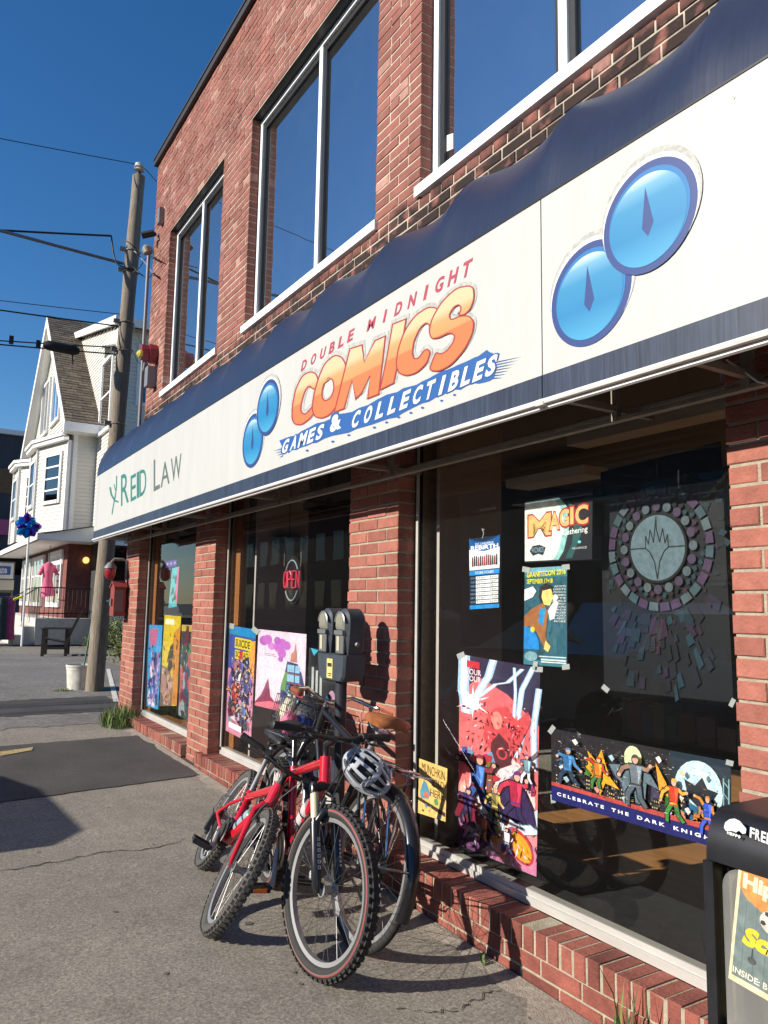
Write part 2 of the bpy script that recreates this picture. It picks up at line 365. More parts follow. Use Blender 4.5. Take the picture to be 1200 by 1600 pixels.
shop = thing('shop_building', (0, 5, 0), 'two storey red brick shop building with wide windows beside the pavement', 'building')
BR = []     # (centre, half sizes, material key, parent key)
MAT_OF = {'new': M_brick, 'sill': M_rowl, 'old': M_old, 'pale': M_pale}
def add_brick(x0, x1, y0, y1, z0, z1, mk, part): BR.append((x0, x1, y0, y1, z0, z1, mk, part))
C_ = .0677; J = .0098
PIERS = [(.97,1.5072),(3.4783,4.0156),(6.3609,6.8975),(8.8885,9.4712),(-1.6,-.9)]
parts = {}
rb = random.Random(5)
for pi, (a, b) in enumerate(PIERS):
    zb = -.2
    pm = MB(); pm.box(.0042, a+.005, zb, .30, b-.005, 2.45)
    pr = obj('pier', pm, M_mort, shop); parts['pier%d' % pi] = pr
    n = int((2.45-zb)/C_)
    off = {0: 1.890, 1: 1.847, 2: 1.857, 3: 1.829}.get(pi, 1.85)
    k0 = int((off-zb)/C_); z = off-k0*C_
    for r in range(n):
        z0, z1 = z+J/2, z+C_-J/2; z += C_
        if z1 > 2.43: break
        w = b-a; L = .2035
        seq = []
        if (r % 2) == 0: cuts = [a, b-.4174 if b-a > .5 else a+.1, b-.2087, b] if (b-a) > .45 else [a, (a+b)/2, b]
        else: cuts = [a, a+.2087, a+.4174, b]
        if pi in (0,): cuts = [b-c+a for c in cuts][::-1] if r % 2 else [a, a+.108, a+.3165, b] if False else ([a, a+.12, a+.328, b] if r % 2 else [a, a+.2087, b-.107, b])
        for c0, c1 in zip(cuts[:-1], cuts[1:]):
            j0 = 0 if c0 == cuts[0] else J/2; j1 = 0 if c1 == cuts[-1] else J/2
            dx = rb.uniform(-.0035,.002); e0 = rb.uniform(-.004,.004) if j0 == 0 else 0; e1 = rb.uniform(-.004,.004) if j1 == 0 else 0
            add_brick(dx, .146, c0+j0+e0, c1-j1+e1, z0, z1, 'new', 'pier%d' % pi)
# rowlock sills with two or three courses under them
SILLS = [(1.50,3.70),(4.02,6.52),(6.90,9.0),(-.9,.97)]
for si, (a, b) in enumerate(SILLS):
    pm = MB(); pm.box(-.0455, a+.004, -.25, .30, b-.004, .012); pm.box(-.0475, a+.004, .0121, .104, b-.004, .1035)
    pr = obj('window_sill', pm, M_mort, shop); parts['sill%d' % si] = pr
    y = a
    while y < b-.03:
        dx = rb.uniform(-.004,.004); dz = rb.uniform(-.003,.003)
        add_brick(-.052+dx, .104, y+.006, y+C_-.006, .014, .106+dz, 'sill', 'sill%d' % si); y += C_
    for row in range(4):
        zt = .007-row*C_
        y = a-(0.1 if row % 2 else 0)
        while y < b:
            y0, y1 = max(y, a), min(y+.2035, b)
            if y1-y0 > .03 and zt > gz(y0)-.04: add_brick(-.050+rb.uniform(-.003,.003), .06, y0, y1-J*.2, zt-C_+J, zt, 'sill', 'sill%d' % si)
            y += .2135
# upper facade, set back behind the piers
XF = .13
OPEN = [(1.30,3.495),(4.00,6.23),(6.955,8.785),(-1.6,.6)]
ZS, ZL, ZT, Z0 = 3.79, 5.755, 6.98, 3.05
def opened(y0, y1, z):
    iv = [(y0, y1)]
    if ZS-.085 < z < ZL:
        for a, b in OPEN:
            nv = []
            for c, d in iv:
                if b <= c or a >= d: nv.append((c, d)); continue
                if c < a: nv.append((c, a))
                if d > b: nv.append((b, d))
            iv = nv
    return iv
fm = MB(); YE = 9.515
fm.box(XF+.0045, -2.5, Z0, .40, YE-.004, ZS-.09); fm.box(XF+.0045, -2.5, ZL+.004, .40, YE-.004, ZT)
edges = [-2.5]+[e for a, b in sorted(OPEN) for e in (a-.004, b+.004)]+[YE-.004]
for a, b in zip(edges[::2], edges[1::2]): fm.box(XF+.0045, a, ZS-.09, .40, b, ZL+.004)
wall = obj('front_wall', fm, M_oldm, shop); parts['front'] = wall
Co = .0662; r = 0; z = Z0
while z < ZT-.03:
    hdr = (r % 6) == 3
    for a, b in opened(-2.4, YE, z+.03):
        st = .1015+J if hdr else .2035+J
        y = math.floor(a/st)*st-((.053 if hdr else .1065) if r % 2 else 0); cuts = [a]
        while y < b-.055:
            if y > a+.055: cuts.append(y)
            y += st
        cuts.append(b)
        for c0, c1 in zip(cuts[:-1], cuts[1:]):
            y0 = c0+(J/2 if c0 != a else 0); y1 = c1-(J/2 if c1 != b else 0)
            add_brick(XF+rb.uniform(-.003,.002), .245, y0, y1, z+J/2+rb.uniform(-.001,.001), z+Co-J/2, 'pale' if rb.random() < .035 else 'old', 'front')
    r += 1; z += Co
ZT2 = z
# the 300 that show largest become bricks of their own, the rest one part per wall piece
def vis_area(B):
    x0, x1, y0, y1, z0, z1, mk, part = B
    if part == 'front' and z1 < 3.30+.02*y0*-1: return 0
    if part.startswith('pier') and z0 > 2.12: return 0
    if part in ('sill1',) and y0 < 5.2: return area_px([(x0,y0,z0),(x0,y1,z0),(x0,y1,z1),(x0,y0,z1)])*.3
    a = area_px([(x0,y0,z0),(x0,y1,z0),(x0,y1,z1),(x0,y0,z1)])
    if part.startswith('sill'): a += area_px([(x0,y0,z1),(x0,y1,z1),(x1,y1,z1),(x1,y0,z1)])
    return a
order = sorted(range(len(BR)), key=lambda i: -vis_area(BR[i]))
single = set(order[:300])
def brick_mb(x0, x1, y0, y1, z0, z1, rr):
    """box whose front arrises are worn back a little, 22 triangles"""
    c = .0035; j = lambda: rr.uniform(.4,1.6)*c; m = MB()
    fr = [(x0, y0+j(), z0+j()), (x0, y1-j(), z0+j()), (x0, y1-j(), z1-j()), (x0, y0+j(), z1-j())]
    md = [(x0+c, y0, z0), (x0+c, y1, z0), (x0+c, y1, z1), (x0+c, y0, z1)]
    bk = [(x1, y0, z0), (x1, y1, z0), (x1, y1, z1), (x1, y0, z1)]
    f = [(3,2,1,0)]
    for k in range(4):
        n = (k+1) % 4; f += [(k, n, n+4, k+4), (k+4, n+4, n+8, k+8)]
    return m.add(fr+md+bk, f)
cache = {}; bulk = {}
for i, B in enumerate(BR):
    x0, x1, y0, y1, z0, z1, mk, part = B
    if i in single:
        key = (round((x1-x0)*100), round((y1-y0)*400), round((z1-z0)*400), mk, rb.randrange(4))
        if key not in cache:
            hx, hy, hz = (x1-x0)/2, (y1-y0)/2, (z1-z0)/2
            cache[key] = brick_mb(-hx, hx, -hy, hy, -hz, hz, rb).mesh('brick', MAT_OF[mk])
        o = link('brick', cache[key]); o.location = ((x0+x1)/2, (y0+y1)/2, (z0+z1)/2); o.parent = parts[part]
        o.matrix_parent_inverse = world(parts[part]).inverted()
    else:
        bulk.setdefault((part, mk), MB()).merge(brick_mb(x0, x1, y0, y1, z0, z1, rb))
bulkp = {}
for (part, mk), m in bulk.items(): bulkp.setdefault(part, []).append((mk, m))
for part, lst in bulkp.items():
    m = MB(); mats = []
    for k, (mk, q) in enumerate(lst): m.merge(q, k); mats.append(MAT_OF[mk])
    tag(obj('brick', m, mats, parts[part]), kind='stuff')
# coping
m = MB(); m.box(.085, -2.5, ZT2+.003, .45, 9.56, ZT2+.075); m.box(.075, -2.5, ZT2+.077, .46, 9.57, ZT2+.10)
obj('coping', m, M_cop, shop)
# end wall (towards the house), back, roof, side
m = MB(); m.box(.402, YE-.3, -.2, 9, YE-.006, ZT); m.box(.14, 9.17, -.2, .40, 9.46, 3.04); obj('end_wall', m, M_old, shop)
m = MB(); m.box(.41, -2.5, ZT-.25, 9, YE-.31, ZT-.1); obj('roof', m, M_cop, shop)
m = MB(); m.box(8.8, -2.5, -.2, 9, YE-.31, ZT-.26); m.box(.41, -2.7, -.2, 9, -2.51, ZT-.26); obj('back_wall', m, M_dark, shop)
m = MB(); m.box(.16, -2.5, 2.46, .40, 9.2, 3.045); obj('header_beam', m, mat('header_paint', (.12,.10,.085), .8, var=.2), shop)
# upper windows
for wi, (a, b) in enumerate(OPEN):
    fm = MB(); X0, X1 = .215, .275; w = .055
    fm.box(X0, a+.002, ZS+.002, X1, a+w, ZL-.05); fm.box(X0, b-w, ZS+.002, X1, b-.002, ZL-.05); fm.box(X0-.002, a+.002, ZL-.049, X1, b-.002, ZL-.002)
    fm.box(X0, a+w+.001, ZS+.002, X1, b-w-.001, ZS+.045)
    wo_ = obj('upper_window', fm, M_white, shop)
    m = MB(); m.box(XF+.004, a-.003, ZL+.0006, .39, b+.003, ZL+.0034); m.box(XF+.006, a+.0, ZL-.10, X0-.003, b-.0, ZL+.0004) if False else None; obj('head_shade_strip', m, M_black, wo_)  # thin black strip added under the window head, painting its shade
    mid = {0: 2.43, 1: 5.02, 2: 7.83, 3: -.5}[wi]
    m = MB(); m.box(X0+.003, mid-.028, ZS+.046, X1-.003, mid+.028, ZL-.05); obj('mullion', m, M_white, wo_)
    m = MB(); m.box(.108, a-.03, ZS-.066, X1+.004, b+.03, ZS-.002); obj('sill', m, M_white, wo_)
    for c, d in ((a+w+.002, mid-.03), (mid+.03, b-w-.002)):
        m = MB(); m.box(X0+.02, c, ZS+.047, X1+.05, c+.035, ZL-.052); m.box(X0+.02, d-.035, ZS+.047, X1+.05, d, ZL-.052)
        m.box(X0+.02, c+.036, ZL-.10, X1+.05, d-.036, ZL-.052); obj('sash', m, M_black, wo_)
        g = MB(); g.box(X0+.040, c+.036, ZS+.049, X0+.048, d-.036, ZL-.101)
        g.m = [0 if k == 5 else 1 for k in range(6)]; obj('pane', g, [M_up, M_clr], wo_)
# dark rooms behind the upper windows with pale blinds in the nearest one
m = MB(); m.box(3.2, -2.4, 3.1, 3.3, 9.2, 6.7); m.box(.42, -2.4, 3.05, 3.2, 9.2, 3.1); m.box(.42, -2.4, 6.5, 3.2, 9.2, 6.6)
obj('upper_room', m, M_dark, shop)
m = MB()
for k in range(7): y = 2.28-k*.14; m.box(.33, y-.02, 3.86, .345, y+.035, 5.6)
obj('window_blind', m, mat('blind_beige', (.55,.45,.28), .8), shop)
m = MB(); m.quad(*[Vector((.2535, p.y, p.z)) for p in px3([(697,212),(708,208),(708,232),(697,237)], .2535)]); obj('window_sticker', m, mat('sticker_paper', (.6,.66,.66), .7), shop)

# storefront windows
WINS = [(1.50,3.485),(4.008,6.368),(6.89,8.895),(-.9,.97)]
for wi, (a, b) in enumerate(WINS):
    fm = MB()
    fm.box(.105, a, .108, .165, b, .138); fm.box(.117, a, .139, .163, b, .165)                     # sill rail, two steps
    fr = obj('shop_window', fm, M_alu, shop)
    m = MB(); m.box(.104, b-.046, .166, .112, b-.026, 2.45); obj('frame_edge', m, M_alu, fr)
    m = MB(); m.box(.113, b-.042, .166, .138, b-.002, 2.45); m.box(.113, a+.002, .166, .16, a+.06, 2.45)
    m.box(.114, a+.062, 2.35, .16, b-.043, 2.449); obj('frame', m, M_black, fr)
    if wi in (1, 2): m = MB(); m.box(.170, b-.16, .166, .22, b-.06, 2.44); obj('wood_post', m, M_wtrim, fr)
    g = MB(); g.box(.124, a+.061, .166, .130, b-.043, 2.349); g.m = [0 if k == 5 else 1 for k in range(6)]
    obj('pane', g, [M_low, M_clr], fr)
# shop interior
m = MB(); m.box(.21, -2.4, -.12, 8.7, 9.2, -.06); obj('shop_floor', m, M_wood, shop)
m = MB(); m.box(.167, 1.5, -.05, .70, 3.9, .112); obj('display_ledge', m, M_ledge, shop)
m = MB(); m.box(.167, 3.95, -.05, .42, 6.4, .112); m.box(.167, 6.85, -.05, .42, 8.95, .112); obj('display_ledge', m, M_wtrim, shop)
m = MB(); m.box(.43, 3.95, -.05, 1.2, 6.4, .105); obj('display_ledge', m, mat('blue_carpet', (.03,.05,.17), .95, var=.2), shop)
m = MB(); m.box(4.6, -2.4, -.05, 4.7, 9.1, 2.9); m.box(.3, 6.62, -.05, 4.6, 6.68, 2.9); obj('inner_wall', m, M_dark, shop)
m = MB(); m.box(.402, -2.4, 2.78, 8.7, 9.1, 2.9); obj('shop_ceiling', m, mat('ceiling_paint', (.17,.155,.135), .9), shop)
m = MB(); m.box(.22, 3.40, .113, .66, 3.43, 2.77); m.box(.23, 6.0, .113, .7, 6.03, 2.77); obj('partition', m, M_grey, shop)
M_tube = mat('lamp_diffuser', (.7,.66,.55), .6)
m = MB(); m.box(2.2, 2.2, 2.66, 2.42, 4.4, 2.74); m.box(2.6, 4.6, 2.5, 2.9, 5.6, 2.58); obj('ceiling_lamp', m, M_tube, shop)
m = MB(); rr = random.Random(9); cm = [mat('box_%d' % i, c, .7) for i, c in enumerate([(.05,.012,.01),(.01,.02,.06),(.06,.045,.01),(.015,.04,.02),(.05,.05,.05),(.05,.02,.04)])]
for sh in range(5):
    for sec in ((-1.5, 5.8), (7.0, 8.9)):
        y = sec[0]
        while y < sec[1]:
            w = rr.uniform(.06,.25); m.box(4.2, y, .1+sh*.4, 4.5, y+w*.9, .1+sh*.4+rr.uniform(.2,.34), rr.randrange(6)); y += w
obj('shelf_stock', m, cm, shop)

# ================================================================ AWNING
XA = -.39; YA0, YA1 = -1.4, 9.50; ZB, ZW0, ZW1 = 2.085, 2.172, 2.828
M_vinyl = mat('awning_white', (.53,.525,.49), .45, var=.035, vscale=14, stretch=(1,9,.25), transl=.13)
M_navy = mat('awning_navy', (.014,.021,.046), .36, var=.16, vscale=10, stretch=(1,8,.4), spec=.55, bump=.08, bscale=6)
M_band = mat('awning_band', (.030,.040,.066), .42, var=.5, vscale=12, stretch=(1,9,.3), transl=.05)
mottle(M_vinyl, 2.5, .05, (1,3,.5), 6); mottle(M_band, 3, .3, (1,4,.5), 6)
M_trim = mat('awning_trim', (.75,.74,.70), .35, metal=.2, var=.08, vscale=9)
M_steel = mat('awning_steel', (.30,.26,.21), .55, metal=.5, var=.2, vscale=9)
awn = thing('awning', (0, 5, 2.1), 'long white shop awning with navy scalloped top hung over the shop windows', 'awning')
SEAMS = [-1.4, 1.949, 9.36, 9.50]
for a, b in zip(SEAMS[:-1], SEAMS[1:]):
    m = MB(); m.box(XA, a+.0025, ZW0, XA+.004, b-.0025, ZW1); obj('sign_panel', m, M_vinyl, awn)
    m = MB(); m.box(XA-.0015, a+.0025, ZB+.001, XA+.004, b-.0025, ZW0-.001); obj('lower_band', m, M_band, awn)
m = MB(); m.box(XA, YA1-.003, ZB, .12, YA1+.001, ZW1); m.box(XA, YA0, ZB, .12, YA0+.004, ZW1); obj('end_panel', m, M_vinyl, awn)
m = MB()
for a, b in ((YA0, 1.947), (1.951, YA1)):
    m.tube([(XA-.004, a, ZB-.012), (XA-.004, b, ZB-.012)], .012, 8); m.tube([(XA+.012, a, ZB-.028), (XA+.012, b, ZB-.028)], .009, 6)
m.tube([(XA-.004, 1.93, ZB-.014), (XA-.004, 1.97, ZB-.014)], .015, 8)
obj('trim_rail', m, M_trim, awn, 40)
# quarter-round navy top, sagging between its ribs
RIB = [-1.40,-.63,.02,.664,1.306,1.949,2.586,3.254,3.927,4.595,5.262,5.93,6.60,7.27,7.94,8.61,9.16,9.50]
m = MB(); NS = 14; NP = 14; rows = []
rr = random.Random(2)
for a, b in zip(RIB[:-1], RIB[1:]):
    dp = rr.uniform(.85,1.15)
    for k in range(NS):
        t = k/NS; rows.append((a+(b-a)*t, (math.sin(PI*t)**.8)*dp))
rows.append((RIB[-1], 0))
for y, s in rows:
    for i in range(NP+1):
        q = (i/NP)*PI/2
        x = .115-(.115-XA)*math.cos(q)**.9; z = ZW1+.006+.545*math.sin(q)
        bell = math.sin(2*q)
        m.v.append((x+.027*s*bell, y, z-.043*s*bell))
n1 = NP+1
for j in range(len(rows)-1):
    for i in range(NP): m.f.append((j*n1+i, j*n1+i+1, (j+1)*n1+i+1, (j+1)*n1+i)); m.m.append(0)
m.v = [(x, y, z) for x, y, z in m.v]
obj('canopy_top', m, M_navy, awn, 60)
m = MB(); m.box(XA-.003, YA0, ZW1+.001, XA+.006, YA1, ZW1+.008); obj('piping', m, M_black, awn)
m = MB()
for y in RIB:
    P = []
    for i in range(9):
        q = i/8*PI/2; P.append((.115-(.115-XA)*math.cos(q)**.9+.006, y, ZW1+.0+.540*math.sin(q)))
    m.tube(P, .008, 5)
obj('canopy_rib', m, M_navy, awn, 40)
m = MB(); m.tube([(XA+.03, YA0, ZB+.0), (XA+.03, YA1, ZB+.0)], .014, 6); m.tube([(-.07, YA0, 2.045), (-.07, 9.3, 2.045)], .013, 6); m.tube([(.06, YA0, ZB+.02), (.06, 9.3, ZB+.02)], .014, 6)
obj('frame_rail', m, M_steel, awn, 40)
for y in (1.38, 1.90, 3.45, 4.9, 6.38, 7.7, 8.95):
    m = MB(); m.box(XA+.02, y-.012, ZB-.012, .125, y+.012, ZB+.012); m.box(-.085, y-.014, 2.04, -.06, y+.014, 2.35); obj('bracket', m, M_steel, awn)
m = MB(); m.tube([at(1135,562,-.1), at(1150,572,-.1), at(1185,597,-.1), at(1196,599,-.1)], .0035, 5); obj('loose_wire', m, M_trim, awn)

# ---- printed lettering and emblems on the sign panels (1-3 mm vinyl laid on the panel)
PS = [0]
def lay(mb, poly, mi, x, step=.00012):
    PS[0] += 1
    mb.add([Vector((x-(PS[0] % 40)*step*.1, p.y, p.z)) for p in px3(poly, x)], [tuple(range(len(poly)))], mi)
def txt(name, s, quad, col, x, parent, shear=0.0, offset=0.0):
    mb = MB(); text_on(mb, s, [Vector((x, p.y, p.z)) for p in px3(quad, x)], 0, shear, offset); return obj(name, mb, col, parent)
M_red = mat('print_red', (.36,.045,.07), .5); M_green = mat('print_green', (.02,.16,.12), .5); M_gold = mat('print_olive', (.22,.20,.15), .5)
M_wb = mat('print_blue', (.022,.046,.17), .45); M_gb = mat('print_deep_blue', (.02,.09,.28), .45); M_wh = mat('print_white', (.62,.62,.60), .5)
M_halo = mat('print_halo', (.36,.36,.33), .6, var=.3, vscale=60); M_org = None
def gradmat(name, stops, x0, x1, axis=2):
    m = bpy.data.materials.new(name); m.use_nodes = True; n = m.node_tree; N = n.nodes; L = n.links.new; b = N['Principled BSDF']
    g = N.new('ShaderNodeNewGeometry'); sp = N.new('ShaderNodeSeparateXYZ'); mr = N.new('ShaderNodeMapRange'); cr = N.new('ShaderNodeValToRGB')
    oi = N.new('ShaderNodeObjectInfo')
    L(g.outputs['Position'], sp.inputs[0]); L(sp.outputs[axis], mr.inputs[0]); mr.inputs[1].default_value = x0; mr.inputs[2].default_value = x1; L(mr.outputs[0], cr.inputs[0])
    e = cr.color_ramp.elements
    while len(e) < len(stops): e.new(.5)
    for k, (p, c) in enumerate(stops): e[k].position = p; e[k].color = (*c, 1)
    L(cr.outputs[0], b.inputs['Base Color']); b.inputs['Roughness'].default_value = .45; return m
X1_, X2_, X3_, X4_ = XA-.0016, XA-.0024, XA-.0032, XA-.0040
WN = [0]
def watch(cy, cz, r, cut=None):
    """blue glossy dial with dark rim and single hand, printed disc of 2 mm board"""
    WN[0] += 1; X1_, X2_, X3_, X4_ = [XA-v-.0027*(WN[0] % 2) for v in (.0016,.0024,.0032,.0040)]
    t = link('watch_emblem', None); t.parent = awn; t.location = (XA, cy-5, cz-2.1)
    t.matrix_parent_inverse = Matrix.Identity(4); t.location = (XA, cy-5, cz-2.1)
    def disc(rr, x, dy=0, dz=0, n=48): return [(x, cy+dy+rr*math.cos(2*PI*k/n), cz+dz+rr*math.sin(2*PI*k/n)) for k in range(n)]
    m = MB(); m.add(disc(r*1.065, X1_, -.004, .024), [tuple(range(48))]); obj('halo', m, M_halo, t)
    m = MB(); m.add(disc(r*1.03, X1_-.0004, -.002, .010), [tuple(range(48))]); obj('white_ring', m, M_wh, t)
    m = MB(); m.prism(disc(r, X2_), (.0008,0,0)); obj('rim', m, M_wb, t)
    m = MB(); m.add(disc(r*.865, X3_), [tuple(range(48))]); obj('inner_ring', m, mat('print_mid_blue', (.02,.15,.36), .4), t)
    m = MB(); m.add(disc(r*.825, X3_-.0005, .004, -.008), [tuple(range(48))])
    obj('dial', m, gradmat('dial_print', [(0,(.05,.27,.45)),(.35,(.012,.17,.35)),(.68,(.025,.20,.37)),(.84,(.12,.31,.45)),(.98,(.55,.62,.64))], cz-r*.85, cz+r*.85), t)
    m = MB(); m.add([(X4_, cy+.006, cz+r*.56), (X4_, cy+r*.125, cz-r*.18), (X4_, cy+.0, cz-r*.36), (X4_, cy-r*.125, cz-r*.14)], [(0,1,2,3)]); obj('hand', m, M_wb, t)
for cy, cz, r in ((1.478,2.553,.176),(1.722,2.393,.176),(4.39,2.578,.178),(4.626,2.408,.178)): watch(cy, cz, r)
def word(s, TL, TR, BR, BL, ws, col, off=0.0):
    tot = sum(ws); c = 0
    for ch, w in zip(s, ws):
        if ch != ' ':
            a, b = c/tot, (c+w*.86)/tot; L2 = lambda p, q, t: (p[0]+(q[0]-p[0])*t, p[1]+(q[1]-p[1])*t)
            m = MB(); text_on(m, ch, px3([L2(TL,TR,a), L2(TL,TR,b), L2(BL,BR,b), L2(BL,BR,a)], X1_), 0, 0, off); obj('letter', m, col, awn)
        c += w
word('R', (189,743),(203,735),(203,783),(189,791), [1], M_green); word('EID', (204,744),(230,729),(230,770),(204,784), [.9,.42,1.1], M_green)
M_gg = mat('print_greygreen', (.09,.12,.10), .5)
word('L', (240,719),(251,713),(251,762),(240,768), [1], M_gg); word('AW', (251,725),(286,707),(286,744),(251,762), [1,1.2], M_gg)
m = MB(); lay(m, [(235,722),(236,722),(236,777),(235,777)], 0, X1_); obj('divider', m, mat('print_grey', (.5,.5,.48), .6), awn)
m = MB()
for pl in (stroke([(172,762),(174,773),(179,782),(184,784)], 2.6), stroke([(182,744),(182,760),(180,775),(177,790),(175,803)], 1.5), stroke([(178,757),(181,768),(180,778)], 1.2)):
    for q in pl: lay(m, q, 0, X1_)
obj('leaf_emblem', m, M_green, awn)
# DOUBLE MIDNIGHT: letters follow the slope one by one
def letters(s, p0, p1, h0, h1, w0, w1, col, x, shear, off, lean=0.0, name='lettering', skip=None):
    n = len(s)
    for i, ch in enumerate(s):
        if ch == ' ': continue
        t = i/(n-1); k = t**1.0
        u = p0[0]+(p1[0]-p0[0])*k; v = p0[1]+(p1[1]-p0[1])*k; h = h0+(h1-h0)*t; w = w0+(w1-w0)*t
        if ch == 'I': w *= .35
        if ch == 'M': w *= 1.25
        sl = (p1[1]-p0[1])/(p1[0]-p0[0])
        q = [(u-w/2+lean*h, v-h/2-sl*w/2), (u+w/2+lean*h, v-h/2+sl*w/2), (u+w/2-lean*h, v+h/2+sl*w/2), (u-w/2-lean*h, v+h/2-sl*w/2)]
        m = MB(); text_on(m, ch, [Vector((x, p.y, p.z)) for p in px3(q, x)], 0, shear, off); obj('letter', m, col, awn)
letters('DOUBLE', (475,570),(548,524), 17, 19, 7.5, 8.5, M_red, X1_, 0, .03, .10)
letters('MIDNIGHT', (580,506),(729,420), 19, 27, 9, 14, M_red, X1_, 0, .03, .10)
# COMICS: thick strokes with a dark red outline and a pale halo
def zz(pts): return [(360+a/2.4, 400+b/2.4) for a, b in pts]
CM = [([(306,462),(298,445),(280,452),(262,490),(250,545),(246,592),(256,614),(276,606),(294,588)], False),
      ([(388,398),(410,418),(408,470),(388,530),(358,578),(336,584),(328,550),(336,490),(360,425)], True),
      ([(418,560),(444,455),(468,366),(478,420),(482,490),(514,410),(552,312),(536,420),(512,532)], False),
      ([(618,262),(602,340),(584,430),(572,488)], False),
      ([(764,236),(752,214),(722,226),(686,275),(658,345),(648,405),(662,428),(694,412),(726,380)], False),
      ([(888,168),(886,134),(856,140),(814,184),(788,240),(784,290),(812,292),(862,254),(880,262),(868,312),(832,368),(786,402),(770,392)], False)]
M_orng = gradmat('print_orange', [(0,(.62,.15,.045)),(.49,(.62,.15,.045)),(.52,(.64,.24,.08)),(.8,(.66,.27,.10)),(1,(.68,.42,.24))], 2.40, 2.60)
LT = [([(300,430),(324,440),(332,468),(320,502),(306,500),(296,488),(282,506),(268,552),(266,584),(280,592),(296,574),(306,562),(320,584),(300,612),(268,636),(240,634),(228,612),(230,560),(242,498),(268,446)], None),
      ([(390,368),(418,376),(434,402),(436,440),(424,500),(404,560),(372,600),(340,612),(314,604),(303,575),(310,520),(328,455),(352,400)], [(372,456),(384,470),(386,500),(374,530),(356,542),(346,530),(346,505),(356,472)]),
      ([(446,346),(496,330),(502,396),(540,316),(584,296),(570,420),(558,520),(512,538),(524,446),(494,516),(468,540),(456,466),(428,574),(386,590)], None),
      ([(606,254),(662,232),(642,350),(614,478),(558,506),(584,380)], None),
      ([(770,190),(786,210),(782,248),(768,282),(744,290),(746,262),(734,252),(712,272),(690,320),(684,362),(690,384),(706,380),(724,352),(742,346),(752,362),(738,404),(700,440),(660,452),(630,442),(618,410),(626,350),(650,280),(690,222),(738,190)], None),
      ([(896,108),(914,120),(916,160),(902,200),(880,222),(852,226),(864,196),(856,184),(838,194),(822,222),(828,238),(862,222),(896,222),(916,246),(910,292),(880,352),(830,410),(780,436),(742,430),(758,384),(770,358),(790,366),(812,352),(836,318),(838,296),(820,290),(780,310),(752,312),(742,284),(752,236),(790,170),(846,118)], None)]
def inset(P, d):
    A_ = sum(P[i-1][0]*P[i][1]-P[i][0]*P[i-1][1] for i in range(len(P))); sg = 1 if A_ > 0 else -1; out = []
    for i in range(len(P)):
        p0, p1, p2 = P[i-1], P[i], P[(i+1) % len(P)]
        n1 = Vector((-(p1[1]-p0[1]), p1[0]-p0[0])).normalized()*sg; n2 = Vector((-(p2[1]-p1[1]), p2[0]-p1[0])).normalized()*sg
        k = (n1+n2); k = k/max(.45, k.length_squared/2)if k.length > .1 else n1; out.append((p1[0]+k.x*d, p1[1]+k.y*d))
    return out
def rnd(P, n=1):
    for _ in range(n):
        Q = []
        for a_, b_ in zip(P, P[1:]+P[:1]): Q += [(a_[0]*.8+b_[0]*.2, a_[1]*.8+b_[1]*.2), (a_[0]*.2+b_[0]*.8, a_[1]*.2+b_[1]*.8)]
        P = Q
    return P
def keyhole(o, h):
    if not h: return o
    j = min(range(len(o)), key=lambda i: (o[i][0]-h[0][0])**2+(o[i][1]-h[0][1])**2); o = o[j:]+o[:j]
    return o+[o[0]]+[h[0]]+h[:0:-1]+[h[0]]
M_mar = mat('print_maroon', (.27,.035,.03), .45); halm = MB()
for li, (o_, h_) in enumerate(LT):
    rn = 0 if li in (2, 3) else 2
    o_ = rnd(o_, rn); h_ = rnd(h_, 2) if h_ else None
    for nm, d, x in (('halo', -6, X1_-.00005*li), ('out', 0, X2_-.0004*li), ('face', 5.2, X2_-.0002-.0004*li)):
        P = inset(o_, d); H = inset(h_, -d) if h_ else None
        P = [(u+3, v-9) for u, v in P] if nm == 'halo' else P
        if nm == 'halo' and h_: H = [(u+3, v-9) for u, v in h_]
        m = halm if nm == 'halo' else MB(); m.add(px3(zz(keyhole(P, H)), x), [tuple(range(len(keyhole(P, H))))])
        if nm == 'out': L_ = obj('letter', m, M_mar, awn)
        elif nm == 'face': obj('letter_face', m, M_orng, L_)
tag(obj('letter_halo', halm, M_halo, awn), kind='stuff')
# blue ragged banner with white letters
m = MB(); rr = random.Random(4)
top = [(437,690),(470,675),(520,651),(560,639),(620,611),(660,596),(700,577),(735,563),(760,548),(772,553),(776,580)]
bot = [(772,592),(740,600),(700,614),(660,632),(620,650),(570,667),(520,682),(470,699),(436,709)]
poly = []
for a, b in zip(top[:-1], top[1:]):
    for k in range(4): poly.append((a[0]+(b[0]-a[0])*k/4+rr.uniform(-1,1), a[1]+(b[1]-a[1])*k/4+rr.uniform(-2,2)))
for a, b in zip(bot[:-1], bot[1:]):
    for k in range(4): poly.append((a[0]+(b[0]-a[0])*k/4+rr.uniform(-1,1), a[1]+(b[1]-a[1])*k/4+rr.uniform(-2,2)))
lay(m, poly, 0, X1_)
for k in range(7): y = 566+k*4; lay(m, [(770, y), (770, y+2.0), (816-k*5, y-9+k*1.5)], 0, X1_-.00005*k)
for k in range(4): y = 700+k*3.6; lay(m, [(442, y), (442, y+2), (427+k*3, y+4.5)], 0, X1_-.00005*k)
for u, v in [(520,690),(585,668),(623,652),(642,645),(660,637),(690,626),(545,680),(480,704),(604,660),(710,617)]: lay(m, [(u+2.6*math.cos(a*PI/4), v+1.7*math.sin(a*PI/4)) for a in range(8)], 0, X1_)
obj('banner', m, M_gb, awn)
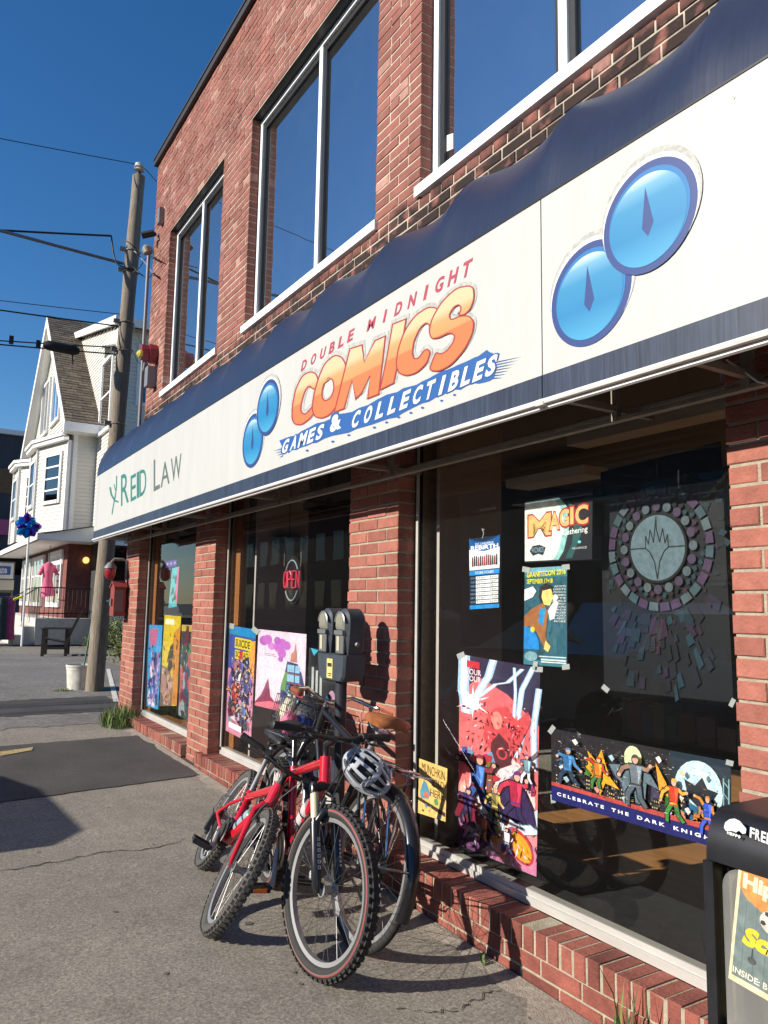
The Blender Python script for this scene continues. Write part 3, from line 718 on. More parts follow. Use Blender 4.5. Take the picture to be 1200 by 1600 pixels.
def glet(s, p0, p1, h0, h1, w0, w1):
    n = len(s); o_, i_ = MB(), MB()
    for i, ch in enumerate(s):
        t = i/(n-1); u = p0[0]+(p1[0]-p0[0])*t; v = p0[1]+(p1[1]-p0[1])*t; h = h0+(h1-h0)*t; w = w0+(w1-w0)*t
        if ch == 'I': w *= .4
        if ch == 'M': w *= 1.2
        sl = -.45
        for mbx, x, e in ((o_, X2_, 2.2), (i_, X3_, 0)):
            hh, ww = h+e*2, w+e*2; ln = .12
            q = [(u-ww/2+ln*hh, v-hh/2-sl*ww/2), (u+ww/2+ln*hh, v-hh/2+sl*ww/2), (u+ww/2-ln*hh, v+hh/2+sl*ww/2), (u-ww/2-ln*hh, v+hh/2-sl*ww/2)]
            k = MB(); text_on(k, ch, [Vector((x-.00003*i, p.y, p.z)) for p in px3(q, x)], 0, 0, .055 if mbx is o_ else .04)
            if mbx is o_: lo = obj('letter', k, M_gb, awn)
            else: obj('letter_face', k, M_wh, lo)
glet('GAMES', (446,697),(500,675), 22, 24, 9, 10)
glet('&', (524,664),(525,664), 23, 23, 12, 12) if False else None
glet('&&'[:1]+' ' if False else 'COLLECTIBLES', (556,655),(768,571), 27, 33, 11, 15)
mo = MB(); text_on(mo, '&', px3([(514,646),(538,636),(537,674),(512,683)], X2_), 0, 0, .10); obj('lettering', mo, M_gb, awn)
mo = MB(); text_on(mo, '&', px3([(517,651),(534,643),(533,669),(515,677)], X3_), 0, 0, .05); obj('lettering', mo, M_wh, awn)
# faint grey streak mark
m = MB(); lay(m, [(1143,149),(1149,151),(1146,156)], 0, X1_); obj('scuff', m, M_halo, awn)

# ================================================================ POSTERS AND SIGNS BEHIND THE GLASS
XP = .142
PM = {}
def pm(c, rough=.45):
    k = tuple(c)
    if k not in PM: PM[k] = mat('paper_%02x%02x%02x' % k, tuple(x*.74 for x in s2l(c)), rough, spec=.4, var=.26, vscale=38)
    return PM[k]
class Art:
    """one sheet of paper with flat print on its street side"""
    def __init__(s, name, label, cat, quad, base, x=XP, group=None, thick=.0012):
        s.x = x; s.q = quad; s.mats = []; s.mb = MB(); s.n = 0
        m = MB(); m.prism(px3(quad, x), (thick,0,0)); s.o = obj(name, m, pm(base)); tag(s.o, label, cat, group)
    def mi(s, c):
        m = pm(c)
        if m not in s.mats: s.mats.append(m)
        return s.mats.index(m)
    def poly(s, pts, c):
        s.n += 1; x = s.x-.0006-.00006*s.n; s.mb.add(px3(pts, x), [tuple(range(len(pts)))], s.mi(c))
    def uv(s, a, b):
        TL, TR, BR, BL = s.q; f = lambda i: (TL[i]*(1-a)+TR[i]*a)*(1-b)+(BL[i]*(1-a)+BR[i]*a)*b
        return (f(0), f(1))
    def P(s, pts, c): s.poly([s.uv(a, b) for a, b in pts], c)
    def R(s, a0, b0, a1, b1, c): s.P([(a0,b0),(a1,b0),(a1,b1),(a0,b1)], c)
    def E(s, a, b, ra, rb, c, n=16, rot=0):
        s.P([(a+ra*math.cos(t)*math.cos(rot)-rb*math.sin(t)*math.sin(rot), b+ra*math.cos(t)*math.sin(rot)+rb*math.sin(t)*math.cos(rot)) for t in [2*PI*k/n for k in range(n)]], c)
    def T(s, txt, a0, b0, a1, b1, c, off=.0, shear=0, db=0):
        s.n += 1; x = s.x-.0006-.00006*s.n
        text_on(s.mb, txt, px3([s.uv(a0,b0), s.uv(a1,b0+db), s.uv(a1,b1+db), s.uv(a0,b1)], x), s.mi(c), shear, off)
    def blobs(s, rr, n, box, cols, r0, r1):
        for _ in range(n):
            a = rr.uniform(box[0], box[2]); b = rr.uniform(box[1], box[3]); r = rr.uniform(r0, r1); k = rr.randint(4, 8); c = rr.choice(cols); ph = rr.uniform(0, 6); el = rr.uniform(.5, 1.6)
            s.P([(min(.985,max(.015,a+r*rr.uniform(.5,1.1)*math.cos(ph+2*PI*i/k))), min(.99,max(.01,b+r*el*.6*rr.uniform(.5,1.1)*math.sin(ph+2*PI*i/k)))) for i in range(k)], c)
    def figure(s, rr, a, b, h, ar, cols, skin=(224,176,150), cape=None):
        """a plain comic figure: inked outline first, then cape, limbs, trunk, head"""
        w = h*ar; X = lambda x, y: (a+x*w, b+y*h)
        lean = rr.uniform(-.12,.12); arms = [(rr.uniform(-.42,-.2), rr.uniform(-.42,.12)), (rr.uniform(.2,.42), rr.uniform(-.42,.12))]; legs = [(rr.uniform(-.26,-.06), .5), (rr.uniform(.06,.3), rr.uniform(.38,.5))]
        def limb(p, q, w0, w1, c, e):
            dx, dy = q[0]-p[0], q[1]-p[1]; l = math.hypot(dx, dy) or 1; nx, ny = -dy/l, dx/l; m_ = ((p[0]+q[0])/2+nx*.05, (p[1]+q[1])/2+ny*.05)
            s.P([X(p[0]+nx*(w0+e), p[1]+ny*(w0+e)), X(m_[0]+nx*(w0+e), m_[1]+ny*(w0+e)), X(q[0]+nx*(w1+e), q[1]+ny*(w1+e)), X(q[0]+dx/l*e-nx*(w1+e), q[1]+dy/l*e-ny*(w1+e)), X(m_[0]-nx*(w0+e)*.8, m_[1]-ny*(w0+e)*.8), X(p[0]-nx*(w0+e), p[1]-ny*(w0+e))], c)
        if cape: s.P([X(-.1,-.3), X(.1,-.3), X(.34,.1), X(.42,.42), X(.2,.32), X(0,.44), X(-.22,.32), X(-.4,.38), X(-.3,.05)], cape)
        for e, ink in ((.022, True), (0, False)):
            c = (lambda k: (22,20,28)) if ink else (lambda k: cols[k % len(cols)])
            for k, q in enumerate(legs): limb((-.06+.12*k, .1), q, .055, .04, c(1), e)
            s.P([X(-.14-e,-.29-e), X(.14+e,-.29-e), X(.11+e,-.05), X(.09+e,.13+e), X(-.09-e,.13+e), X(-.11-e,-.05)], c(0))
            for k, q in enumerate(arms): limb((-.13+.26*k,-.25), q, .045, .033, c(2), e)
            for q in arms: s.E(*X(*q), (.04+e)*w, (.04+e)*h, (22,20,28) if ink else skin, 8)
            s.E(*X(lean*.3,-.385), (.062+e)*w, (.08+e)*h, (22,20,28) if ink else skin, 10)
        s.P([X(-.07+lean*.3,-.40), X(-.05+lean*.3,-.47), X(.05+lean*.3,-.475), X(.075+lean*.3,-.40), X(.02+lean*.3,-.42)], cols[-1]); s.P([X(.02,-.27), X(.12,-.27), X(.09,-.06), X(.04,.1), X(.05,-.1)], tuple(min(255, int(q*1.35)+12) for q in cols[0])); s.P([X(-.10,.06), X(.10,.06), X(.10,.10), X(-.10,.10)], cols[-1])
    def detail(s, rr, n, box, cols, r0=.008, r1=.03):
        for _ in range(n):
            a = rr.uniform(box[0], box[2]); b = rr.uniform(box[1], box[3]); t = rr.uniform(0, PI); l = rr.uniform(r0, r1); w = l*rr.uniform(.12,.45)
            ca, sa_ = math.cos(t), math.sin(t); s.P([(a+ca*l,b+sa_*l*.6),(a-sa_*w,b+ca*w*.6),(a-ca*l*rr.uniform(.6,1),b-sa_*l*.6),(a+sa_*w,b-ca*w*.6)], rr.choice(cols))
    def done(s):
        if s.mb.f: obj('print', s.mb, s.mats, s.o)
        return s.o
M_tape = mat('clear_tape', (.35,.36,.36), .35, spec=.6)
def tapes(art, pts):
    for u, v in pts:
        m = MB(); rr = random.Random(int(u)); a = rr.uniform(0, 3); x = art.x-.004
        m.prism(px3([(u+7*math.cos(a+k), v+8*math.sin(a+k)) for k in (0, 1.1, PI, PI+1.1)], x), (.0004,0,0)); obj('tape', m, M_tape, art.o)
rr = random.Random(21)
# pink and red comic poster: abstract shapes only
A = Art('poster', 'tall pink and red comic poster with white lightning, in the nearest window', 'poster', [(718,1022),(844,1044),(838,1370),(716,1320)], (235,150,160))
A.R(0,0,1,.30,(48,40,72)); A.P([(0,.2),(.25,.1),(.6,.16),(1,.28),(1,.62),(0,.6)],(226,108,114)); A.P([(.0,.36),(.4,.28),(.8,.34),(1,.5),(1,.7),(0,.66)],(236,120,122))
A.E(.55,.66,.42,.20,(250,222,226),24)
for pl, w in (([(.42,.0),(.36,.09),(.30,.13),(.2,.22)],.05), ([(.78,.02),(.6,.10),(.45,.12),(.25,.20)],.03), ([(.92,0),(.78,.12),(.74,.24),(.8,.33),(.72,.46)],.035), ([(.99,.1),(.93,.3),(.95,.5)],.04), ([(.06,0),(.05,.18),(.1,.3)],.07), ([(.68,.02),(.7,.14),(.68,.3)],.02)):
    for (a, b), (c, d) in zip(pl[:-1], pl[1:]):
        A.P([(a-w,b),(a+w,b),(c+w,d),(c-w,d)], (168,206,240)); A.P([(a-w*.5,b),(a+w*.5,b),(c+w*.5,d),(c-w*.5,d)], (250,252,255))
for k in range(12): t = k*PI/6; A.P([(.17+.02*math.cos(t+1.5),.235+.01*math.sin(t+1.5)),(.17+.24*math.cos(t)*(1 if k%2 else .6),.235+.09*math.sin(t)*(1 if k%2 else .6)),(.17-.02*math.cos(t+1.5),.235-.01*math.sin(t+1.5))],(244,250,255))
A.E(.17,.235,.10,.04,(255,255,255))
A.R(.09,.025,.25,.06,(210,40,60)); A.T('YOUR',.08,.065,.27,.095,(250,220,225),.02); A.T('YOUR',.08,.10,.27,.13,(250,220,225),.02)
A.P([(.34,.30),(.44,.24),(.58,.22),(.72,.28),(.86,.22),(.9,.27),(.76,.40),(.66,.47),(.42,.47),(.3,.40)],(206,80,86)); A.P([(.4,.42),(.5,.36),(.62,.4),(.66,.50),(.5,.54),(.4,.5)],(92,44,52)); A.E(.47,.30,.07,.045,(238,150,140)); A.E(.54,.46,.07,.03,(214,70,80)); A.E(.54,.46,.045,.02,(92,44,52))
A.blobs(rr, 26, (.03,.5,.5,.86), [(60,100,170),(30,34,50),(120,170,210),(190,50,70),(236,190,170),(120,60,60)], .04, .10)
A.blobs(rr, 22, (.5,.5,.97,.84), [(180,40,70),(40,34,60),(120,60,150),(245,240,245),(220,200,90),(130,120,60),(236,130,140)], .035, .09)
A.P([(.98,.40),(.99,.42),(.5,.66),(.48,.65)],(120,100,120))
A.E(.36,.62,.07,.07,(150,84,62)); A.E(.40,.55,.05,.035,(120,116,50)); A.E(.33,.80,.09,.06,(245,245,248)); A.E(.60,.78,.11,.08,(250,250,252)); A.E(.60,.77,.05,.04,(176,90,40))
A.P([(0,.74),(.3,.80),(.5,.9),(.6,.93),(.4,.93),(.0,.86)],(120,74,112)); A.P([(0,.86),(.4,.92),(.7,.9),(1,.86),(1,1),(0,1)],(206,130,170)); A.P([(0,.90),(.3,.92),(.6,.97),(.3,1),(0,1)],(110,70,110))
A.P([(.62,.80),(1,.68),(1,.80),(.72,.84)],(214,228,244))
A.E(.78,.885,.19,.075,(196,56,62),20,.2); A.E(.79,.89,.15,.06,(226,164,44),18,.2); A.E(.47,.90,.05,.03,(230,160,60)); A.E(.56,.955,.06,.025,(230,160,60))
INK = (24,20,30)
A.detail(rr, 150, (.05,.48,.95,.86), [INK,INK,(250,240,244),(200,60,80),(90,120,180),(230,160,150)])
for a_, b_, h_, cl_, cp_ in ((.24,.64,.30,[(70,110,180),(60,90,150),(150,60,70)],None),(.72,.66,.28,[(170,40,66),(50,40,80),(190,60,80),(110,50,120)],(60,40,90)),(.46,.72,.17,[(120,110,60),(90,80,50),(200,180,90)],None),(.12,.78,.2,[(60,44,90),(40,36,60),(90,50,90)],(120,30,50)),(.86,.50,.15,[(120,150,160),(220,220,225),(90,110,130)],None),(.33,.86,.15,[(170,80,50),(200,120,60),(120,50,40)],None),(.62,.88,.13,[(230,225,230),(60,80,120),(40,40,60)],None)):
    A.figure(rr, a_, b_, h_, 2.2, cl_, (228,170,150), cp_)
A.detail(rr, 60, (.05,.2,.95,.48), [(130,30,44),(250,190,190),INK,(240,130,140)], .01, .04); A.detail(rr, 40, (.03,.84,.97,.99), [(240,200,225),(120,70,110),(70,40,70)], .01, .05)
A.done(); tapes(A, [(720,1024),(842,1046)])
# cream games sign
A = Art('sign', 'small cream sign with brown letters low in the corner of the nearest window', 'sign', [(655,1185),(699,1201),(696,1284),(653,1270)], (226,190,112), x=.102)
A.T('MUNCHKIN',.1,.05,.92,.22,(70,48,26),0,0,.03); A.T('SOLD',.46,.28,.9,.42,(70,48,26)); A.T('HERE',.42,.48,.9,.62,(70,48,26))
A.P([(.05,.60),(.18,.36),(.28,.40),(.42,.58),(.36,.68),(.1,.7)],(90,150,170)); A.E(.28,.62,.10,.05,(200,110,100)); A.P([(.55,.66),(.68,.62),(.72,.74),(.6,.76)],(90,150,80)); A.P([(.0,.70),(.98,.84),(.98,.92),(0,.76)],(64,52,40)); A.blobs(rr, 10, (.1,.72,.9,.95), [(70,60,60),(190,60,60),(110,150,170),(240,230,210)], .03, .07); A.done()
# store hours hanger
A = Art('hours_sign', 'blue and white store hours hanger card in the nearest window', 'sign', [(733,842),(781,836),(780,947),(734,950)], (12,40,70))
A.P([(0,0),(.22,.05),(.5,.065),(.78,.04),(1,-.01),(1,.46),(0,.46)],(240,243,246)); A.P([(0,0),(.22,.05),(.5,.065),(.78,.04),(1,-.01),(1,.16),(.5,.20),(0,.16)],(20,92,160))
A.T('DC UNIVERSE',.2,.075,.8,.105,(240,244,248),.01); A.T('REBIRTH',.05,.11,.95,.175,(250,250,252),.03)
for k in range(13): a = .08+k*.066; h = rr.uniform(.26,.3); A.P([(a,.41-(k%3)*.005),(a+.008,h),(a+.03,h-.02),(a+.05,h),(a+.055,.41)], rr.choice([(40,40,44),(120,30,50),(40,84,60),(60,40,90),(150,60,50),(30,30,34)]))
A.R(0,.47,1,.535,(30,140,215)); A.T('STORE HOURS',.2,.485,.8,.52,(235,245,250),.01)
for k in range(7):
    y = .555+k*.057; A.R(.21,y,.96,y+.046,(238,240,240)); A.T(['MON','TUE','WED','THU','FRI','SAT','SUN'][k],.04,y+.01,.17,y+.036,(160,180,196)); A.T('11am - 7pm' if k in(1,2,4,5) else '11am - 6pm',.26,y+.008,.92,y+.04,(40,44,48))
A.R(0,.965,1,1.02,(30,150,225)); o = A.done()
m = MB(); m.tube([at(754,841,XP), at(756,833,XP), at(753,826,XP), at(757,828,XP)], .002, 5); obj('hook', m, M_trim, o)
# backlit style card game sign
A = Art('light_box_sign', 'white and teal box sign with large orange lettering, high in the nearest window', 'sign', [(820,783),(926,762),(925,874),(820,879)], (26,30,38), thick=.05)
A.P([(0,.02),(.5,.04),(.62,.2),(.66,.5),(.58,.85),(.5,.98),(0,.98)],(150,205,200)); A.P([(0,.04),(.44,.06),(.55,.25),(.58,.5),(.5,.85),(.42,.98),(0,.98)],(226,232,228)); A.P([(.62,.1),(.74,.4),(.70,.75),(.6,.97),(.7,.97),(.85,.6),(.8,.3)],(40,90,90))
for k, (c, a, b0, b1, w) in enumerate([('M',.05,.24,.60,.34),('A',.36,.25,.53,.16),('G',.51,.22,.50,.15),('I',.665,.21,.48,.06),('C',.74,.20,.50,.20)]):
    A.T(c,a-.012,b0-.012,a+w+.012,b1+.02,(176,34,50),.05); A.T(c,a+.005,b0+.012,a+w-.005,b1-.008,(240,190,120),.03)
A.T('The Gathering',.40,.55,.93,.66,(250,250,250),.01,0,-.03)
A.P([(.07,.82),(.12,.74),(.22,.73),(.31,.78),(.27,.9),(.2,.87),(.12,.9)],(20,30,40)); A.T('WIZARDS',.10,.77,.28,.85,(150,180,200),.0); A.T('ALLIANCE',.70,.81,.92,.84,(240,240,240),.0); A.E(.81,.74,.025,.02,(120,220,230)); A.done()
# blue-yellow convention flyer
A = Art('poster', 'teal convention flyer with yellow heading taped under the box sign', 'poster', [(820,888),(886,884),(886,1043),(818,1038)], (58,128,146))
A.R(.0,.10,1,.9,(46,98,116))
for k in range(24): a, b = rr.uniform(0,.9), rr.uniform(.12,.85); A.R(a,b,a+rr.uniform(.03,.1),b+rr.uniform(.05,.18), rr.choice([(38,84,100),(54,112,130),(34,74,92)]))
A.R(0,0,1,.05,(120,176,196)); A.T('GRANITECON 2016',.05,.045,.97,.10,(238,226,60),.03,0,-.02); A.T('SEPTEMBER 17+18',.05,.115,.66,.165,(238,226,60),.03)
for k in range(13): A.T(['ARTISTS','GUESTS','COMICS','GAMES','TOYS','PANELS','COSPLAY','VENDORS','CARDS','PRIZES','FOOD','MUSIC','MORE'][k],.60+.1*(k%3==0),.19+k*.029,.97,.208+k*.029,(236,240,240),.01)
A.P([(.0,.22),(.2,.19),(.28,.24),(.2,.3),(.0,.34)],(235,238,238)); A.P([(.55,.44),(.72,.33),(.8,.36),(.7,.52),(.6,.54)],(226,232,232)); A.E(.72,.31,.07,.03,(240,242,242))
A.P([(.36,.20),(.5,.16),(.66,.2),(.68,.3),(.5,.27),(.4,.36),(.33,.3)],(44,34,38)); A.P([(.42,.24),(.62,.22),(.68,.3),(.6,.39),(.46,.38),(.40,.3)],(240,214,130)); A.P([(.18,.42),(.44,.36),(.56,.46),(.52,.6),(.5,.7),(.56,.78),(.5,.84),(.38,.74),(.3,.66),(.12,.60),(.0,.62),(.0,.5)],(168,108,60)); A.P([(.36,.42),(.50,.42),(.44,.6),(.33,.56)],(40,150,210)); A.P([(.0,.6),(.2,.62),(.34,.74),(.36,.84),(0,.84)],(34,140,214)); A.P([(.5,.74),(.62,.8),(.56,.86),(.46,.83)],(240,214,130)); A.E(.2,.635,.05,.03,(230,210,60))
A.E(.17,.91,.15,.05,(140,180,190)); A.R(.4,.93,.98,.945,(230,238,238)); A.R(.4,.955,.98,.967,(230,238,238)); A.R(.35,.90,.98,.912,(210,226,228)); A.done(); tapes(A, [(822,890),(884,886),(884,1042),(836,1040)])
# wide skyline poster
A = Art('poster', 'wide night skyline poster with navy lettered strip low in the nearest window', 'poster', [(861,1138),(1142,1190),(1142,1332),(862,1250)], (26,44,60))
A.P([(0,.0),(.65,0),(.7,.5),(.6,.75),(0,.75)],(36,32,38)); A.P([(.28,.4),(.5,.3),(.62,.6),(.6,.78),(.3,.78)],(70,58,96))
for k in range(90): a, b = rr.uniform(.02,.66), rr.uniform(.02,.5); A.R(a,b,a+.003,b+.006,(220,224,226))
A.E(.455,.19,.05,.16,(226,236,190)); A.E(.82,.40,.135,.34,(206,230,244),24); A.P([(.74,.30),(.80,.35),(.84,.24),(.87,.36),(.93,.38),(.88,.55),(.83,.62),(.76,.5)],(26,34,44)); A.P([(.70,.5),(.95,.7),(.95,.78),(.68,.78)],(30,110,150))
for k in range(30):
    a = rr.uniform(.01,.95); h = rr.uniform(.48,.7); w = rr.uniform(.02,.045); A.R(a,h,a+w,.78,rr.choice([(30,28,34),(44,38,44),(26,36,52)]))
    for j in range(8): A.R(a+.004+(j%3)*.012,h+.03+(j//3)*.05,a+.010+(j%3)*.012,h+.05+(j//3)*.05,rr.choice([(206,190,130),(180,160,110)]))
def fig(a, b, s, cols):
    for _ in range(7): A.P([(a+s*rr.uniform(-1,1),b+s*2.2*rr.uniform(-.9,.9)) for _k in range(5)], rr.choice(cols))
fig(.08,.42,.05,[(60,130,170),(40,60,80),(90,110,130)]); fig(.08,.5,.04,[(40,120,190),(70,80,90)]); fig(.25,.42,.07,[(230,160,30),(216,120,40),(80,130,60)]); A.P([(.2,.2),(.25,.32),(.28,.15),(.30,.33),(.33,.5),(.38,.62),(.30,.58),(.27,.76),(.24,.55),(.19,.42),(.22,.36)],(232,164,30)); fig(.25,.45,.045,[(200,60,50),(80,130,60),(230,160,30)])
A.P([(.32,.32),(.43,.28),(.46,.34),(.54,.30),(.6,.5),(.53,.46),(.52,.72),(.47,.74),(.46,.58),(.41,.7),(.39,.52),(.36,.46)],(96,116,124)); fig(.46,.48,.04,[(90,110,116),(110,128,134),(60,70,80)])
A.P([(.58,.18),(.64,.4),(.66,.6),(.6,.5)],(236,160,50)); fig(.68,.6,.05,[(206,70,40),(70,140,60),(230,180,120)]); fig(.72,.74,.045,[(70,140,60),(40,110,90),(230,140,110)]); fig(.87,.66,.055,[(50,80,180),(206,130,40),(60,90,200)]); fig(.82,.72,.04,[(206,130,50),(180,100,40)])
A.R(.955,.2,.962,.85,(130,170,176)); A.R(.985,.2,.992,.85,(130,170,176))
for k in range(5): A.P([(.955,.22+k*.13),(.99,.30+k*.13),(.99,.315+k*.13),(.955,.235+k*.13)],(130,170,176))
A.P([(0,.74),(1,.77),(1,.86),(0,.80)],(178,72,62)); A.P([(0,.79),(1,.83),(1,1),(0,1)],(28,32,96)); A.T('C E L E B R A T E    T H E    D A R K    K N I G H T',.03,.866,.93,.912,(240,240,244),.035,0,.022)
for k in range(14): a = rr.uniform(.02,.95); b = rr.uniform(.1,.8); A.P([(a,b),(a+.02,b-.03),(a+.035,b+.02),(a+.02,b+.06)], rr.choice([(230,220,210),(214,150,150),(160,190,200),(220,190,150)]))
for a_, b_, h_, cl_, cp_ in ((.09,.47,.52,[(50,110,160),(40,60,84),(70,130,180)],None),(.26,.47,.44,[(206,120,40),(70,120,60),(190,60,50)],None),(.47,.45,.66,[(104,118,126),(84,98,108),(150,120,100),(70,66,70)],None),(.68,.58,.54,[(196,66,40),(60,130,60),(226,170,60)],None),(.87,.66,.46,[(50,80,180),(60,90,200),(206,130,50)],None)):
    A.figure(rr, a_, b_, h_, .40, cl_, (224,170,140), cp_)
A.detail(rr, 420, (.02,.15,.98,.76), [INK,INK,(60,80,90),(200,150,60),(120,130,140),(180,60,50),(60,120,80),(230,220,200)], .004, .016); A.detail(rr, 40, (.02,.76,.98,.8), [(150,50,46),(210,110,90)], .004, .014)
A.done(); tapes(A, [(862,1140),(1140,1192),(864,1248)])
# round emblem cloth banner
A = Art('banner', 'dark cloth banner with pale ring emblem hung beside the right pier', 'banner', [(938,738),(1126,690),(1146,1098),(944,1078)], (11,15,21), x=.23)
cy, cz = 1.935*1.0, 1.59
def ringpt(r, t, cyz): return (cyz[0]+r*math.cos(t), cyz[1]+r*math.sin(t))
cc = at(1030, 856, A.x); S = .238*(A.x+2.246)/(.17+2.246)
def pp(poly, c):
    A.n += 1; A.mb.add([(A.x-.0006-.00006*A.n, y, z) for y, z in poly], [tuple(range(len(poly)))], A.mi(tuple(int(q*.66) for q in c)))
rq = random.Random(8)
for k in range(70):
    t = rq.uniform(0, 2*PI); r = rq.uniform(1.02, 1.28); d = .06*rq.uniform(.5,1.2)
    y, z = cc.y+S*r*math.cos(t), cc.z+S*r*math.sin(t); pp([(y+d*S*math.cos(t+j)*rq.uniform(.5,1.6), z+d*S*math.sin(t+j)) for j in (0,1.4,3,4.6)], rq.choice([(24,52,62),(58,34,62),(30,38,50),(34,70,84)]))
for k in range(95):
    t = -PI/2+rq.gauss(0,.62); r = rq.uniform(1.12, 2.25); l = rq.uniform(.06,.17); w = rq.uniform(.035,.085); y, z = cc.y+S*r*math.cos(t), cc.z+S*r*math.sin(t)
    if abs(y-cc.y) > S*1.0 or z < cc.z-S*2.3: continue
    er, et = (math.cos(t), math.sin(t)), (-math.sin(t), math.cos(t)); q = [(y+S*(er[0]*a_+et[0]*b_), z+S*(er[1]*a_+et[1]*b_)) for a_, b_ in ((-l,-w*.6),(-l*.8,w*.7),(l,w),(l*.7,-w*rq.uniform(.5,1.2)))]
    pp(q, rq.choice([(24,60,76),(66,34,74),(22,30,46),(26,44,64),(36,84,104),(20,26,40),(48,40,76)]))
for k in range(28):
    t0, t1 = 2*PI*k/28+.02, 2*PI*(k+1)/28-.02
    pp([(cc.y+S*r*math.cos(t), cc.z+S*r*math.sin(t)) for r, t in ((.87,t0),(1,t0),(1,(t0+t1)/2),(1,t1),(.87,t1))], [(126,150,158),(112,78,124),(92,126,140)][k % 3 if k % 5 else 1])
for k in range(40):
    t = 2*PI*k/40; r = rq.uniform(.72,.84); d = .05; pp([(cc.y+S*(r*math.cos(t)+d*math.cos(t+j)), cc.z+S*(r*math.sin(t)+d*math.sin(t+j))) for j in (0,1.3,2.8,4.4)], rq.choice([(40,90,104),(96,44,84),(24,30,36)]))
for k in range(20):
    t = 2*PI*k/20; pp([(cc.y+S*(.66*math.cos(t)+.075*math.cos(j*PI/8)), cc.z+S*(.66*math.sin(t)+.075*math.sin(j*PI/8))) for j in range(16)], [(128,146,156),(108,86,124)][k % 2])
pp([(cc.y+S*.56*math.cos(j*PI/20), cc.z+S*.56*math.sin(j*PI/20)) for j in range(40)], (10,12,16)); pp([(cc.y+S*.52*math.cos(j*PI/20), cc.z+S*.52*math.sin(j*PI/20)) for j in range(40)], (150,184,198))
def ln(pts, w=.010):
    for (a, b), (c, d) in zip(pts[:-1], pts[1:]):
        l = math.hypot(c-a, d-b) or 1; nx, ny = -(d-b)/l*w, (c-a)/l*w
        pp([(cc.y-S*(a+nx), cc.z+S*(b+ny)), (cc.y-S*(c+nx), cc.z+S*(d+ny)), (cc.y-S*(c-nx), cc.z+S*(d-ny)), (cc.y-S*(a-nx), cc.z+S*(b-ny))], (28,36,44))
ln([(-.52,.0),(-.22,.0),(-.21,.20),(-.16,.06),(-.12,.30),(-.06,.08),(0,.5),(0,.3),(.06,.08),(.12,.30),(.16,.06),(.21,.20),(.22,.0),(.52,.0)]); ln([(-.22,0),(-.14,-.06),(-.05,-.22),(0,-.5),(.05,-.22),(.14,-.06),(.22,0)])
A.done(); tapes(A, [(946,1076),(1144,1098)])
# second window
A = Art('poster', 'narrow comic poster with blue top and yellow title in the middle window', 'poster', [(359,977),(400,984),(392,1162),(352,1141)], (222,150,180))
A.R(0,0,1,.08,(30,140,200)); A.R(.0,.08,1,.4,(60,84,160)); A.P([(.7,.12),(1,.1),(1,.45),(.86,.4)],(240,170,80))
A.R(.22,.10,.84,.20,(230,206,40)); A.T('SUICIDE',.25,.115,.80,.185,(40,32,30),.02); A.R(.24,.215,.78,.30,(230,206,40)); A.T('SQUAD',.27,.225,.75,.29,(40,32,30),.02); A.P([(.42,.215),(.54,.215),(.54,.31),(.40,.31)],(190,40,40))
A.blobs(rr, 60, (.1,.32,.9,.88), [(60,70,130),(40,40,70),(120,100,170),(90,40,60),(190,120,110),(150,150,180),(230,220,225),(50,90,110)], .05, .16)
for a_, b_, h_, cl_ in ((.4,.48,.26,[(226,220,226),(190,50,70),(60,60,110)]),(.72,.56,.24,[(60,70,120),(40,40,66),(120,90,160)]),(.3,.68,.24,[(170,60,60),(90,60,80),(210,140,90)]),(.66,.78,.22,[(90,110,160),(60,70,100),(200,180,150)]),(.5,.38,.2,[(80,80,150),(50,50,90),(160,140,190)])):
    A.figure(rr, a_, b_, h_, 3.2, cl_)
A.detail(rr, 150, (.06,.3,.94,.9), [INK,INK,(200,60,60),(180,190,220),(240,200,160),(70,90,170)], .015, .06); A.R(.12,.9,.6,.95,(230,240,236)); A.done(); tapes(A, [(360,978),(399,985)])
A = Art('poster', 'pale pink poster with violet cloud and tower of panels in the middle window', 'poster', [(404,983),(479,991),(475,1120),(398,1102)], (232,214,228))
for a, b, r in ((.12,.14,.09),(.2,.12,.09),(.28,.2,.07),(.42,.2,.09),(.5,.15,.09),(.6,.17,.08),(.5,.27,.09),(.48,.35,.05),(.4,.12,.07)): A.E(a,b,r,r*.7,rr.choice([(190,110,196),(176,96,184),(202,130,206)]))
A.P([(.62,.36),(.84,.38),(.86,.44),(.92,.48),(.98,.62),(.98,1),(.52,1),(.5,.7),(.58,.5)],(44,52,110)); A.P([(.58,.5),(.64,.5),(.6,.74),(.5,.72)],(90,150,70))
for y in (.40,.52,.66,.82): A.R(.63+.0,y,.77,y+.09,(150,200,226)); A.R(.79,y,.88,y+.09,(150,200,226)); A.R(.63,y+.10,.9,y+.115,(150,60,90))
A.P([(.68,.36),(.7,.26),(.76,.22),(.78,.12),(.8,.22),(.82,.36)],(190,130,110)); A.P([(.9,.6),(.96,.7),(.96,1),(.86,1)],(196,80,70)); A.P([(0,.95),(.12,.84),(.24,.62),(.3,.84),(.4,.9),(.5,.86),(.5,1),(0,1)],(140,56,90)); A.P([(0,.96),(.3,.9),(.5,.92),(.5,1.0),(0,1.0)],(226,120,140)); A.R(.14,.3,.36,.306,(130,110,130)); A.R(.14,.32,.40,.326,(130,110,130)); A.done()
A = Art('poster', 'black poster with white vertical lettering partly behind the parking meter', 'poster', [(483,1012),(532,1018),(530,1140),(480,1128)], (22,24,28))
A.P([(.05,0),(.3,.02),(.16,.1)],(70,190,220))
for k, w in enumerate(('COMICS','GAMES','TOYS')): A.R(.1+k*.13,.25+.04*k,.17+k*.13,.66,(190,194,194))
A.E(.75,.6,.1,.08,(190,150,180)); A.done()
